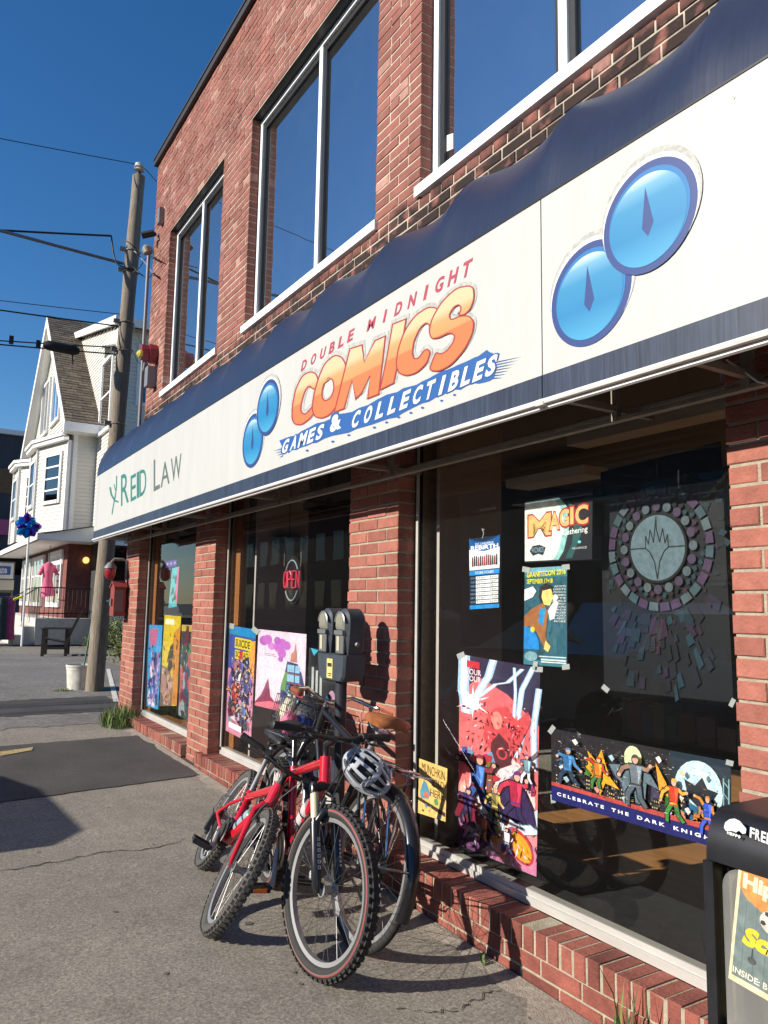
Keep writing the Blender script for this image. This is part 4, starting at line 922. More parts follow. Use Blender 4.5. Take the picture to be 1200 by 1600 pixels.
# far window
A = Art('poster', 'light blue comic poster at left in the far window', 'poster', [(232,976),(254,977),(247,1109),(229,1103)], (60,160,215))
A.P([(.1,.05),(.7,.04),(.6,.24),(.15,.26)],(196,110,150)); A.blobs(rr, 34, (.1,.3,.9,.97), [(50,80,170),(200,170,210),(230,220,235),(90,120,190),(40,60,120),(150,130,190)], .08, .2); A.detail(rr, 60, (.06,.2,.94,.96), [INK,(240,240,250),(60,80,160),(210,120,150)], .03, .09); A.done()
A = Art('poster', 'yellow comic poster with dark figure shape in the far window', 'poster', [(257,961),(283,963),(276,1103),(249,1103)], (214,190,40))
A.R(.08,.04,.6,.10,(240,236,210)); A.P([(.6,.2),(1,.1),(1,1),(.7,.98)],(206,140,50)); A.P([(.0,.55),(.5,.6),(.72,.8),(.7,1),(0,1)],(130,110,90)); A.P([(.3,.5),(.45,.34),(.62,.3),(.66,.42),(.6,.5),(.66,.56),(.5,.62),(.36,.6)],(44,40,36)); A.blobs(rr, 18, (.05,.6,.7,.97), [(150,120,110),(190,160,150),(110,96,90),(170,130,120)], .08, .2); A.detail(rr, 60, (.06,.2,.94,.96), [INK,(240,220,90),(90,80,60),(220,150,60)], .03, .09); A.done()
A = Art('poster', 'dark green comic poster half behind the brick pier in the far window', 'poster', [(284,976),(304,977),(300,1130),(278,1118)], (40,62,64))
A.R(0,0,1,.07,(200,176,80)); A.blobs(rr, 36, (.05,.1,.95,.97), [(30,90,70),(110,40,60),(40,70,110),(150,160,170),(190,90,90),(60,130,90)], .1, .25); A.detail(rr, 60, (.06,.1,.94,.96), [INK,(190,200,200),(40,110,90),(150,60,70)], .03, .1); A.done()
A = Art('poster', 'narrow turquoise strip poster hanging high in the far window', 'poster', [(269,888),(280,885),(276,948),(263,950)], (90,190,200))
A.R(.75,0,1,.9,(220,90,160)); A.blobs(rr, 9, (.15,.15,.7,.9), [(30,60,70),(50,100,110)], .1, .2); A.done()
A = Art('sign', 'tiny purple sticker sign at the top of the far window', 'sign', [(259,877),(276,874),(276,884),(259,887)], (80,40,150)); A.T('OPEN' if False else '- - -',.1,.3,.9,.7,(190,160,230)); A.done()
A = Art('panel', 'grey display panel behind the yellow poster in the far window', 'panel', [(256,947),(278,946),(285,962),(256,962)], (70,72,78), x=.25); A.done()
# neon OPEN sign
m = MB(); c = at(458, 907, .25); R_ = .165
on = thing('open_sign', (c.x, c.y, c.z), 'round dark OPEN sign with red letters hung in the middle window', 'sign')
m.prism([(c.x, c.y+R_*.88*math.cos(k*PI/16), c.z+R_*1.12*math.sin(k*PI/16)) for k in range(32)], (.025,0,0)); obj('backing', m, mat('sign_black', (.010,.010,.011), .4), on)
for sgn in (1, -1):
    m = MB(); P = [(c.x-.012, c.y-R_*.72*math.cos(t)*1, c.z+sgn*R_*.92*math.sin(t)) for t in [.55+k*(PI-1.1)/12 for k in range(13)]]; m.tube(P, .006, 6); obj('glass_tube', m, mat('tube_grey', (.30,.36,.40), .3), on)
M_neon = mat('neon_red', (.5,.03,.07), .4, emit=((.9,.05,.10), .32))
def seg(ch): return {'O': [[(.5,0),(.15,.1),(0,.5),(.15,.9),(.5,1),(.85,.9),(1,.5),(.85,.1),(.5,0)]], 'P': [[(0,0),(0,1),(.7,1),(1,.8),(.8,.52),(0,.5)]], 'E': [[(1,0),(0,0),(0,1),(1,1)],[(0,.5),(.8,.5)]], 'N': [[(0,0),(0,1),(1,0),(1,1)]]}[ch]
for i, ch in enumerate('OPEN'):
    m = MB()
    for pl in seg(ch): m.tube([(c.x-.014, c.y+R_*.84-(i*.072+a*.056), c.z-.055+b*.125) for a, b in pl], .0055, 6)
    obj('letter', m, M_neon, on)
for du in (-14, 12):
    m = MB(); p = at(458+du, 885, .25); m.tube([p, (p.x, p.y, 2.3)], .002, 4); obj('chain', m, M_steel, on)
# hanging lamp and speaker in the middle window
L1 = at(452, 838, .5); lp = thing('pendant_lamp', tuple(L1), 'green bowl pendant lamp hanging inside the middle window', 'lamp')
m = MB(); m.lathe([(.02,.02),(.10,.01),(.15,-.01),(.16,-.02),(.13,-.10),(.06,-.15),(.0,-.16)], L1, (0,0,1), 16); obj('lamp_bowl', m, mat('lamp_green', (.03,.10,.08), .4), lp, 50)
m = MB(); m.tube([L1, (L1.x, L1.y, 2.78)], .004, 5); obj('cord', m, M_black, lp)
sp_ = at(487, 785, .4); sk = thing('speaker', tuple(sp_), 'small black speaker under the ceiling in the middle window', 'speaker')
m = MB(); m.box(sp_.x-.05, sp_.y-.05, sp_.z-.06, sp_.x+.06, sp_.y+.05, sp_.z+.08); obj('speaker_case', m, M_black, sk); m = MB(); m.tube([(sp_.x, sp_.y, sp_.z+.08), (sp_.x, sp_.y, 2.78)], .01, 5); obj('bracket', m, M_black, sk)

# ================================================================ PARKING METER
M_met = mat('meter_grey', (.05,.062,.075), .5, metal=.2, var=.15, vscale=20); M_metd = mat('meter_dark', (.03,.033,.04), .45, metal=.2)
M_zinc = mat('meter_zinc', (.22,.225,.22), .4, metal=.5); M_cream = mat('coin_plate_cream', (.42,.40,.29), .5); M_lens = mat('meter_lens', (.24,.24,.19), .12, spec=.8)
mx_, my_ = -.188, 3.735; mz = gz(my_)
mt = thing('parking_meter', (mx_, my_, mz), 'grey twin headed parking meter on dark pole in front of brick pier', 'parking meter')
m = MB(); m.tube([(mx_, my_, mz), (mx_, my_, .96)], .031, 14); m.lathe([(.07,0),(.07,.012),(.035,.03)], (mx_, my_, mz), (0,0,1), 16); obj('pole', m, M_metd, mt, 40)
def slab(c, prof, th, bev=.008, mi=0):
    """outline in (y, z) extruded along x about c, with bevelled edges"""
    m = MB(); n = len(prof); cy = sum(p[0] for p in prof)/n; cz = sum(p[1] for p in prof)/n
    def ring(x, k): return [(c[0]+x, c[1]+cy+(y-cy)*k, c[2]+cz+(z-cz)*k) for y, z in prof]
    k = 1-bev/max(abs(p[0]-cy) for p in prof); R = [ring(-th/2, k), ring(-th/2+bev, 1), ring(th/2-bev, 1), ring(th/2, k)]
    m.v = [p for r in R for p in r]
    m.f = [tuple(range(n-1, -1, -1)), tuple(3*n+i for i in range(n))]+[(a*n+i, a*n+(i+1) % n, (a+1)*n+(i+1) % n, (a+1)*n+i) for a in range(3) for i in range(n)]
    m.m = [mi]*len(m.f); return m
bx = slab((mx_, my_, 1.02), [(-.158,.075),(-.146,-.035),(-.115,-.068),(.115,-.068),(.146,-.035),(.158,.075)], .14, .012); obj('housing', bx, M_met, mt, 30)
m = MB(); m.box(mx_-.0725, my_-.03, .965, mx_-.0705, my_+.035, 1.068); st = obj('sticker', m, pm((232,214,130)), mt)
m = MB(); m.box(mx_-.0735, my_-.022, 1.025, mx_-.0726, my_+.026, 1.045); m.box(mx_-.0735, my_-.02, .985, mx_-.0726, my_+.022, .990); m.box(mx_-.0735, my_-.02, .975, mx_-.0726, my_+.022, .979); obj('sticker_print', m, pm((60,58,50)), st)
for hy in (-.097, .097):
    hp = [(.044,-.125),(.060,-.04),(.067,.03)]+[(.067*math.cos(t), .058+.074*math.sin(t)) for t in [k*PI/14 for k in range(15)]]+[(-.067,.03),(-.060,-.04),(-.044,-.125)]
    hp = hp[::-1]
    hd = obj('meter_head', slab((mx_, my_+hy, 1.206), hp, .125, .02), M_met, mt, 35)
    hx = mx_-.063
    m = MB(); lp_ = [(.046*math.cos(t), .060+.052*math.sin(t)) for t in [k*PI/12 for k in range(13)]]; lp_ = [(.046,.02)]+lp_+[(-.046,.02)]
    m.merge(slab((hx, my_+hy, 1.206), lp_[::-1], .024, .010)); obj('dome_window', m, M_lens, hd, 40)
    m = MB(); P = [(hx-.006, my_+hy+y*1.12, 1.206+z+.0) for y, z in lp_[1:-1]]; m.tube(P, .006, 6); obj('window_rim', m, M_zinc, hd, 40)
    m = MB(); m.box(hx-.016, my_+hy-.047, 1.199, hx+.004, my_+hy+.047, 1.222); m.merge(slab((hx-.002, my_+hy, 1.155), [(-.040,-.055),(-.044,.043),(.044,.043),(.040,-.055)], .014, .004)); obj('face_plate', m, M_zinc, hd, 30)
    m = MB(); m.box(hx-.012, my_+hy-.005, 1.115, hx-.0095, my_+hy+.022, 1.19); obj('coin_plate', m, M_cream, hd)
    m = MB(); m.lathe([(.012,0),(.014,.012),(.010,.02)], (mx_+.0, my_+hy-.060, 1.15), (0,-1,0), 10); obj('lock', m, M_zinc, hd, 40)

# ================================================================ NEWSPAPER BOX
M_nb = mat('box_black_plastic', (.014,.014,.016), .32, var=.3, vscale=15, spec=.5); M_nw = glassmat('box_window', 1.5, (.62,.62,.56), rough=.12, dirt=.17)
BX0, BX1, BY0, BY1 = -.50, -.08, .74, 1.262; bz = gz(1.0); BT = .866
nb = thing('newspaper_box', (-.3, 1.0, bz), 'black free newspaper box with scratched clear door standing by the right pier', 'newspaper box')
m = MB(); m.box(BX0+.03, BY0, bz, BX1, BY0+.03, BT-.1); m.box(BX0+.03, BY1-.03, bz, BX1, BY1, BT-.1); m.box(BX1-.03, BY0+.031, bz+.1, BX1, BY1-.031, BT-.1); m.box(BX0+.05, BY0+.031, bz+.02, BX1-.031, BY1-.031, .34); obj('case', m, M_nb, nb)
m = MB(); pr = [(BX0-.012+.075*(1-math.cos(t)), BT-.11+.11*math.sin(t)) for t in [k*PI/2/8 for k in range(9)]]
pr = [(BX0-.012, BT-.118)]+pr+[(BX1, BT+.0), (BX1, BT-.115)]
m.prism([(x, BY1, z) for x, z in pr], (0, BY0-BY1, 0)); obj('hood', m, M_nb, nb, 40)
for y in (BY0-.005, BY1-.022):
    m = MB(); m.box(BX0-.02, y, .30, BX0+.029, y+.027, BT-.120); m.tube([(BX0-.0, y+.013, .30), (BX0-.0, y+.013, bz+.0)], .02, 8); obj('post', m, M_nb, nb, 40)
m = MB()
def rrect(y0, y1, z0, z1, r, n=5):
    P = []
    for cy, cz, a in ((y1-r,z1-r,0),(y0+r,z1-r,PI/2),(y0+r,z0+r,PI),(y1-r,z0+r,1.5*PI)): P += [(cy+r*math.cos(a+PI/2*k/n), cz+r*math.sin(a+PI/2*k/n)) for k in range(n+1)]
    return P
dz0, dz1 = .335, BT-.122
m.prism([(BX0-.004, y, z) for y, z in rrect(BY0+.026, BY1-.036, dz0, dz1, .05)], (.006,0,0)); obj('door', m, M_nw, nb)
m = MB(); m.box(BX0+.028, BY1-.06, .38, BX0+.05, BY1-.032, BT-.15); obj('side_liner', m, mat('liner_tan', (.20,.17,.09), .7), nb)
m = MB(); m.box(BX0+.09, BY0+.031, .341, BX0+.30, BY1-.031, .70); obj('paper_stack', m, mat('newsprint', (.20,.20,.18), .9, var=.15, vscale=20), nb)
def yz(u, v, x): p = at(u, v, x); return (x, p.y, p.z)
# the paper in the door and the lettering on the hood
A = Art('newspaper', 'newspaper front page with orange masthead showing in the black box door', 'newspaper', [(1155,1346),(1262,1388),(1245,1590),(1138,1528)], (226,216,176), x=BX0-.0062)
A.P([(.05,.05),(.95,.05),(.95,.95),(.04,.95)],(120,134,132)); A.P([(.05,.05),(.95,.05),(.95,.20),(.7,.32),(.4,.34),(.15,.28),(.04,.20)],(222,150,84)); A.T('Hippo',.08,.075,.9,.24,(236,224,190),.05)
for k in range(5): A.R(.16+k*.16,.3,.164+k*.16,.93,(84,98,98))
A.E(.56,.39,.20,.095,(214,210,196),18); A.E(.56,.39,.07,.035,(70,66,70),5)
for k in range(5): t = k*2*PI/5+.3; A.E(.56+.155*math.cos(t),.39+.073*math.sin(t),.045,.022,(74,70,74),5)
A.T('Sch',.14,.50,.72,.66,(226,206,60),.07,.2); A.T('ool',.74,.50,.98,.66,(226,206,60),.06,.2) if False else None; A.T('S',.55,.68,.78,.80,(226,206,60),.07,.2); A.E(.3,.76,.06,.03,(90,92,90)); A.R(.29,.66,.305,.74,(70,76,76))
A.T('INSIDE: BEER,',.05,.875,.80,.935,(236,230,206),.02,0,.0); A.done()
m = MB(); xx = BX0-.0135
def hl(poly): m.add([yz(u, v, xx) for u, v in poly], [tuple(range(len(poly)))])
hl([(1131,1293),(1133,1285),(1140,1280),(1148,1279),(1156,1283),(1161,1289),(1166,1295),(1165,1302),(1160,1303),(1155,1298),(1152,1299),(1150,1301),(1146,1299),(1140,1298),(1134,1298)])
obj('hood_emblem', m, M_wh, nb)
for wds, q, of in (('Hippo', [(1136,1298),(1158,1306),(1157,1311),(1136,1303)], .05), ('FREE', [(1172,1292),(1207,1304),(1206,1322),(1171,1308)], .035)):
    for i, ch in enumerate(wds):
        n = len(wds); a, b = i/n, (i+.86)/n; L2 = lambda p, q_, t: (p[0]+(q_[0]-p[0])*t, p[1]+(q_[1]-p[1])*t)
        m = MB(); text_on(m, ch, [yz(u, v, xx-.0005) for u, v in (L2(q[0],q[1],a), L2(q[0],q[1],b), L2(q[3],q[2],b), L2(q[3],q[2],a))], 0, 0, of); obj('letter', m, M_wh, nb)
m = MB(); m.box(BX0-.008, 1.02, .345, BX0-.0045, 1.13, .375); m.lathe([(.006,0),(.005,.004)], (BX0-.008, 1.10, .36), (-1,0,0), 8); obj('door_handle', m, M_zinc, nb)

# ================================================================ UTILITY POLE, WIRES
M_pole = mat('weathered_pole', (.22,.18,.135), .95, var=.45, vscale=9, stretch=(6,6,.45), bump=.8, bscale=30)
M_wire = mat('cable_black', (.012,.012,.013), .6); M_lead = mat('cable_grey', (.16,.16,.165), .5); M_porc = mat('porcelain', (.5,.47,.42), .3)
PY = 12.2; pb_ = atY(147,1078,PY); pt_ = atY(217,276,PY)
up_ = thing('utility_pole', (pb_.x, PY, gz(PY)), 'tall weathered wooden utility pole at the far corner of the brick building', 'utility pole')
pbot = Vector((pb_.x, PY, gz(PY)-.1)); ptop = Vector((pt_.x, PY, pt_.z)); pdir = (ptop-pbot)
def onpole(z): return pbot+pdir*((z-pbot.z)/pdir.z)
m = MB(); m.tube([pbot+pdir*k/24 for k in range(25)], [.135-.035*k/24+.003*math.sin(k*5.1) for k in range(25)], 18); obj('shaft', m, M_pole, up_, 60)
m = MB(); m.tube([ptop, ptop+Vector((0,0,.10))], .03, 8); obj('pin', m, M_wire, up_)
m = MB(); m.lathe([(.03,.08),(.085,.10),(.06,.13),(.09,.15),(.07,.19),(.075,.21),(.03,.24)], ptop, (0,0,1), 12); obj('insulator', m, M_porc, up_, 40)
for zc in (6.95, 6.6, 5.75, 5.28, 4.1):
    c = onpole(zc); m = MB(); m.tube([c+Vector((.118*math.cos(t), .118*math.sin(t), 0)) for t in [k*PI/8 for k in range(16)]], .012, 5, closed=True); m.box(c.x-.20, c.y-.05, zc-.03, c.x-.11, c.y+.0, zc+.03); obj('clamp', m, M_steel, up_)
def cable(name, label, pts, r, m_, sag=0.0, n=24, group=None, cat='cable'):
    mb = MB(); P = []
    if len(pts) > 2:
        V = [Vector(q) for q in pts]; V = [V[0]*2-V[1]]+V+[V[-1]*2-V[-2]]; Q = []
        for i in range(1, len(V)-2):
            for k in range(8):
                t = k/8; Q.append(.5*((2*V[i])+(V[i+1]-V[i-1])*t+(2*V[i-1]-5*V[i]+4*V[i+1]-V[i+2])*t*t+(3*V[i]-V[i-1]-3*V[i+1]+V[i+2])*t**3))
        pts = Q+[V[-2]]; n = 1; sag = 0
    for a, b in zip(pts[:-1], pts[1:]):
        a, b = Vector(a), Vector(b)
        for k in range(n): t = k/n; P.append(a+(b-a)*t-Vector((0,0,sag*4*t*(1-t))))
    P.append(Vector(pts[-1])); mb.tube(P, r, 6); return tag(obj(name, mb, m_, None, 60), label, cat, group)
def left(u0, v0, dy=0): return atY(u0, v0, PY+dy)
def street(name, label, start, v_at0, r, m_, sag=.0, far=-19.5):
    a = Vector(start); b = left(0, v_at0); d = (b-a)/(b.x-a.x); e = a+d*(far-a.x); e.z += .35
    o = cable(name, label, [a, e], r, m_, .42+sag, 48); return o
street('overhead_wire', 'thin top wire from the pole insulator out across the street', ptop+Vector((-.05,0,.2)), 212, .007, M_wire, -.2)
street('overhead_cable', 'thick twisted black service cable reaching the pole just above the grey cable', onpole(7.05)+Vector((-.34,0,.08)), 350, .017, M_wire)
street('overhead_cable', 'thick grey straight cable slanting up to the middle of the pole', onpole(6.72)+Vector((-.12,0,0)), 361, .027, M_lead, -.35)
street('overhead_wire', 'upper thin wire of the pair crossing the gable of the white house', onpole(5.82)+Vector((-.1,0,.06)), 459, .006, M_wire)
street('overhead_cable', 'lower black cable of the pair crossing the gable of the white house', onpole(5.72)+Vector((-.1,0,-.04)), 474, .012, M_wire)
street('overhead_cable', 'cable carrying the black splice case in front of the shingled roof', onpole(5.33)+Vector((-.1,0,0)), 522, .010, M_wire)
street('overhead_cable', 'lowest lashed cable under the black splice case', onpole(5.22)+Vector((-.1,0,0)), 528, .011, M_wire)
sa, sb = left(68,538), left(124,549); sc_ = thing('splice_case', tuple(sa), 'long black cable splice case hanging on the wires before the roof', 'splice case')
m = MB(); m.tube([sa+(sb-sa)*k/8 for k in range(9)], [.04,.075,.08,.08,.08,.08,.08,.075,.04], 12); obj('case', m, M_wire, sc_, 40)
m = MB(); m.tube([sb+Vector((-.1,0,-.05)), sb+Vector((-.08,0,-.22))], .01, 5); obj('ground_lead', m, M_wire, sc_)
for k, (u, v) in enumerate(((18,527),(60,534))): p = left(u, v); m = MB(); m.box(p.x-.03, p.y-.02, p.z-.10, p.x+.03, p.y+.02, p.z+.02); obj('spacer', m, M_wire, sc_)
# service drop to the brick corner with its tangle
P0 = onpole(6.85); wp = at(241, 430, .05)
for k, (pts, r, m_, lb) in enumerate([
    ([onpole(7.05)+Vector((-.34,0,.08)), atY(178,398,PY), atY(183,412,PY-.05), atY(196,418,PY-.12), P0+Vector((.02,-.14,-.25))], .022, M_wire, 'slack black drip loop hanging at the left of the pole'),
    ([P0+Vector((-.2,-.1,.2)), atY(200,378,PY-.2), atY(222,396,PY-.4), at(243,402,.0)], .012, M_wire, 'upper thin service wire from the pole to the brick corner'),
    ([P0+Vector((0,-.14,.05)), atY(212,394,PY-.3), atY(228,412,PY-.6), wp], .02, M_lead, 'pale slanted service wire from the pole to the conduit mast'),
    ([P0+Vector((0,-.14,-.2)), atY(215,425,PY-.3), atY(230,434,PY-.6), at(240,427,.05)], .017, M_wire, 'lower looping service wire from the pole to the brick corner'),
    ([P0+Vector((0,-.14,-.3)), atY(218,418,PY-.3), atY(228,404,PY-.6), at(243,404,.05)], .014, M_wire, 'crossing service wire between the pole and the brick corner'),
    ([onpole(5.7)+Vector((.1,-.1,0)), atY(214,522,PY-.5), at(232,560,.1)], .014, M_wire, 'thin wire from the pole down behind the red alarm'),
    ([onpole(5.3)+Vector((.1,-.1,0)), atY(215,565,PY-.5), at(233,575,.1)], .018, M_wire, 'black wire pair from the pole to the wall below the alarm'),
    ([ptop+Vector((.05,0,.2)), (3.0, 14.5, ptop.z+.1)], .012, M_wire, 'thin top wire running on behind the brick building')]):
    cable('service_wire', lb, pts, r*.55, m_, .04, 8)
# conduit mast, lamp box, camera, alarm on the building corner
CXm = .05; CYm = 9.53
cm_ = thing('conduit', (CXm, CYm, 3.2), 'pale conduit pipes running up the corner of the brick building', 'conduit')
m = MB(); a, b = at(239,390,.06), at(226,680,.06); m.tube([(.08, 9.545, b.z-.3), (.08, 9.545, a.z+.05)], .022, 8); obj('pipe', m, M_lead, cm_, 50)
m = MB(); P = [at(222,640,.10), at(226,585,.10), at(232,560,.10)]; m.tube([(.09, 9.60, 3.0), (.09, 9.60, 4.05), (.09, 9.55, 4.18), (.10, 9.50, 4.32)], .02, 8); obj('pipe', m, M_lead, cm_, 50)
m = MB(); m.lathe([(.03,0),(.06,.02),(.07,.08),(.03,.13)], (.08, 9.545, a.z+.05), (-.3,.2,1), 10); obj('weather_head', m, M_steel, cm_, 40)
q = at(251,338,.1); lb_ = thing('wall_light', tuple(q), 'small silver box light high on the brick corner', 'light')
m = MB(); m.box(.07, q.y-.05, q.z-.10, .1255, q.y+.05, q.z+.10); obj('lamp_case', m, M_zinc, lb_)
q = at(240,367,.06); ca = thing('security_camera', tuple(q), 'small dark camera on a bracket at the brick corner', 'camera')
m = MB(); m.tube([(q.x-.12, q.y+.1, q.z+.0), (q.x+.02, q.y+.04, q.z+.05)], .045, 8); m.tube([(q.x+.02, q.y+.04, q.z+.05), (.128, q.y-.02, q.z-.06)], .015, 6); obj('camera_body', m, M_wire, ca, 40)
q = at(236,553,.06); M_alr = mat('alarm_red', (.22,.015,.025), .4); al = thing('alarm_horn', tuple(q), 'red alarm horn on a grey box on the upper brick corner', 'alarm')
m = MB(); hexa = [(.085*math.cos(k*PI/4+PI/8), .10*math.sin(k*PI/4+PI/8)) for k in range(8)]; m.prism([(q.x-.12, q.y+a_*.7, q.z+b_) for a_, b_ in hexa], (.09,0,0)); m.prism([(q.x-.03, q.y+a_, q.z+b_*1.2) for a_, b_ in hexa], (.09,0,0)); obj('horn', m, M_alr, al)
m = MB(); m.lathe([(.05,0),(.045,.03),(.02,.05)], (q.x-.12, q.y-.02, q.z-.03), (-1,-.2,0), 10); obj('strobe', m, mat('strobe_yellow', (.5,.42,.05), .3), al, 40)
m = MB(); m.box(q.x-.04, q.y-.05, q.z-.40, .128, q.y+.09, q.z-.16); obj('junction_box', m, M_lead, al)
# fire alarm box, beacon and bracket on the street corner pier
q0, q1 = at(186,905,-.22), at(207,965,-.05); fy = 9.36
fb = thing('fire_alarm_box', (-.1, fy, 1.2), 'red pitched top fire alarm box on the far brick pier', 'alarm box')
M_fr = mat('firebox_red', (.22,.035,.028), .5, var=.15, vscale=20); z0, z1 = at(195,964,-.16).z, at(195,918,-.16).z
m = MB(); m.prism([(-.165, fy-.10, z0), (-.165, fy+.10, z0), (-.165, fy+.10, z1), (-.165, fy, z1+.06), (-.165, fy-.10, z1)], (.13,0,0)); obj('case', m, M_fr, fb)
m = MB(); m.box(-.15, fy-.106, z0+.05, -.065, fy-.101, z1-.02); obj('side_plate', m, mat('plate_mauve', (.16,.11,.11), .4), fb)
m = MB(); m.prism([(-.178, fy-.12, z1+.0), (-.178, fy, z1+.07), (-.178, fy, z1+.09), (-.178, fy-.13, z1+.015)], (.15,0,0)); m.prism([(-.178, fy+.12, z1+.0), (-.178, fy+.13, z1+.015), (-.178, fy, z1+.09), (-.178, fy, z1+.07)], (.15,0,0)); obj('roof', m, M_fr, fb)
m = MB(); m.box(-.187, fy-.03, z0+.12, -.167, fy+.03, z0+.2); m.tube([(-.19, fy+.04, z0+.17), (-.215, fy+.05, z0+.17)], .012, 6); obj('handle', m, M_zinc, fb)
m = MB(); m.box(-.039, fy-.03, z0+.1, .0, fy+.03, z0+.2); obj('bracket', m, M_fr, fb)
rz_ = at(180,890,-.3).z
rl = thing('beacon_lamp', (-.1, fy, rz_), 'red glass beacon lamp on a curved bracket above the fire alarm box', 'lamp')
m = MB(); m.tube([(-.02, fy, z1+.1), (-.02, fy, rz_+.13), (-.06, fy+.01, rz_+.15), (-.16, fy+.02, rz_+.15), (-.20, fy+.02, rz_+.10)], .018, 8); m.lathe([(.03,0),(.07,-.05),(.075,-.07)], (-.20, fy+.02, rz_+.11), (0,0,1), 10); obj('bracket', m, M_lead, rl, 50)
m = MB(); m.lathe([(.05,.06),(.06,.02),(.06,-.04),(.04,-.08),(.01,-.09)], (-.20, fy+.02, rz_), (0,0,1), 12); obj('lens', m, mat('beacon_red', (.28,.006,.015), .2, spec=.8), rl, 50)

# ================================================================ BICYCLES
M_tyre = mat('tyre_rubber', (.022,.021,.02), .8, var=.2, vscale=40); M_tyreg = mat('tyre_dusty', (.065,.06,.053), .85, var=.3, vscale=30); M_side = mat('tyre_wall', (.12,.10,.085), .8, var=.2, vscale=25)
M_line = mat('tyre_red_line', (.28,.05,.05), .7)
M_alloy = mat('rim_alloy', (.36,.36,.36), .48, metal=.7); M_chrome = mat('chrome', (.75,.75,.76), .12, metal=1.0); M_bred = mat('bike_red', (.50,.008,.022), .22, coat=.6, var=.08, vscale=8); M_bblk = mat('bike_black', (.012,.012,.014), .28, coat=.3)
M_blkp = mat('black_plastic', (.016,.016,.017), .55); M_champ = mat('stanchion_champagne', (.62,.56,.36), .3); M_leather = mat('brown_leather', (.29,.10,.035), .38, var=.25, vscale=30); M_gripb = mat('brown_grip', (.22,.06,.02), .45)
M_spoke = mat('spoke_steel', (.2,.2,.2), .45, metal=1.0); M_chain = mat('chain_dark', (.06,.05,.045), .45, metal=.6)
def tor(mb, c, R, r, n=48, k=10, mi=0, el=1.0):
    P = []; base = len(mb.v)
    for i in range(n):
        t = 2*PI*i/n
        for j in range(k):
            s_ = 2*PI*j/k; rr = R+r*math.cos(s_); mb.v.append((c[0]+rr*math.cos(t), c[1]+r*el*math.sin(s_), c[2]+rr*math.sin(t)))
    for i in range(n):
        for j in range(k): mb.f.append((base+i*k+j, base+i*k+(j+1) % k, base+((i+1) % n)*k+(j+1) % k, base+((i+1) % n)*k+j)); mb.m.append(mi)
def wheel(par, M, c, R, rt, knob, tyre, rimm, line=None, hubw=.05, sect=.014, disc=None):
    """rim is the wheel mesh; tyre, spokes, hub are its pieces.  M places bike space in the world"""
    cx, cz = c
    m = MB(); Ri = R-2*rt*.96
    base = [(Ri-.016,-.011),(Ri-.016,.011),(Ri+.004,.014),(Ri+.004,-.014)]; n = 56
    for i in range(n):
        t = 2*PI*i/n
        for r, y in base: m.v.append((cx+r*math.cos(t), y, cz+r*math.sin(t)))
    for i in range(n):
        for j in range(4): m.f.append((i*4+j, i*4+(j+1) % 4, ((i+1) % n)*4+(j+1) % 4, ((i+1) % n)*4+j)); m.m.append(0)
    w = obj('wheel', m.xf(M), rimm, par, 40)
    m = MB(); tor(m, (cx,0,cz), R-rt-.001, rt, 64, 12)
    if knob:
        nk = 74 if knob > 1 else 60
        for i in range(nk):
            t = 2*PI*(i+.0)/nk
            for y, off, h in ((-rt*.72, 0, .60), (rt*.72, 0, .60), (-rt*.24, .5, .97), (rt*.24, .5, .97)):
                tt = t+2*PI/nk*off; r0_ = R-rt+rt*h*.86; r1_ = r0_+.0075*min(knob, 1.3); dy = .0062; dt = .30*2*PI/nk
                v = [(cx+r*math.cos(tt+e), y*(1.0 if abs(y) < rt*.5 else 1.08)+d, cz+r*math.sin(tt+e)) for r in (r0_, r1_) for e in (-dt, dt) for d in (-dy, dy)]
                m.add(v, [(4,5,7,6),(0,4,6,2),(1,3,7,5),(0,1,5,4),(2,6,7,3)])
    obj('tyre', m.xf(M), tyre, w, 50)
    if line:
        for sgn in (-1, 1):
            m = MB()
            for i in range(64):
                a, b = 2*PI*i/64, 2*PI*(i+1)/64; r1, r2 = R-rt*.72, R-rt*.90; y1, y2 = sgn*(rt*.94), sgn*(rt*1.01)
                m.add([(cx+r1*math.cos(a), y1, cz+r1*math.sin(a)), (cx+r1*math.cos(b), y1, cz+r1*math.sin(b)), (cx+r2*math.cos(b), y2, cz+r2*math.sin(b)), (cx+r2*math.cos(a), y2, cz+r2*math.sin(a))], [(0,1,2,3)], 1)
                r3 = R-rt*1.55; y3 = sgn*(rt*.86)
                m.add([(cx+r2*math.cos(a), y2+sgn*.0006, cz+r2*math.sin(a)), (cx+r2*math.cos(b), y2+sgn*.0006, cz+r2*math.sin(b)), (cx+r3*math.cos(b), y3, cz+r3*math.sin(b)), (cx+r3*math.cos(a), y3, cz+r3*math.sin(a))], [(0,1,2,3)], 0)
            obj('sidewall', m.xf(M), [M_side, line], w)
    m = MB()
    for i in range(32):
        t = 2*PI*i/32; sd = 1 if i % 2 else -1; th = t+(.55 if (i//2) % 2 else -.55)
        m.tube([(cx+.022*math.cos(th), sd*.028, cz+.022*math.sin(th)), (cx+(Ri-.012)*math.cos(t), sd*.003, cz+(Ri-.012)*math.sin(t))], .0011, 4, cap=False)
    obj('spokes', m.xf(M), M_spoke, w)
    m = MB(); m.lathe([(.008,-hubw-.012),(.008,-.034),(.027,-.033),(.027,-.029),(.014,-.024),(.014,.024),(.027,.029),(.027,.033),(.008,.034),(.008,hubw+.012)], (cx,0,cz), (0,1,0), 14); obj('hub', m.xf(M), M_alloy, w, 40)
    return w
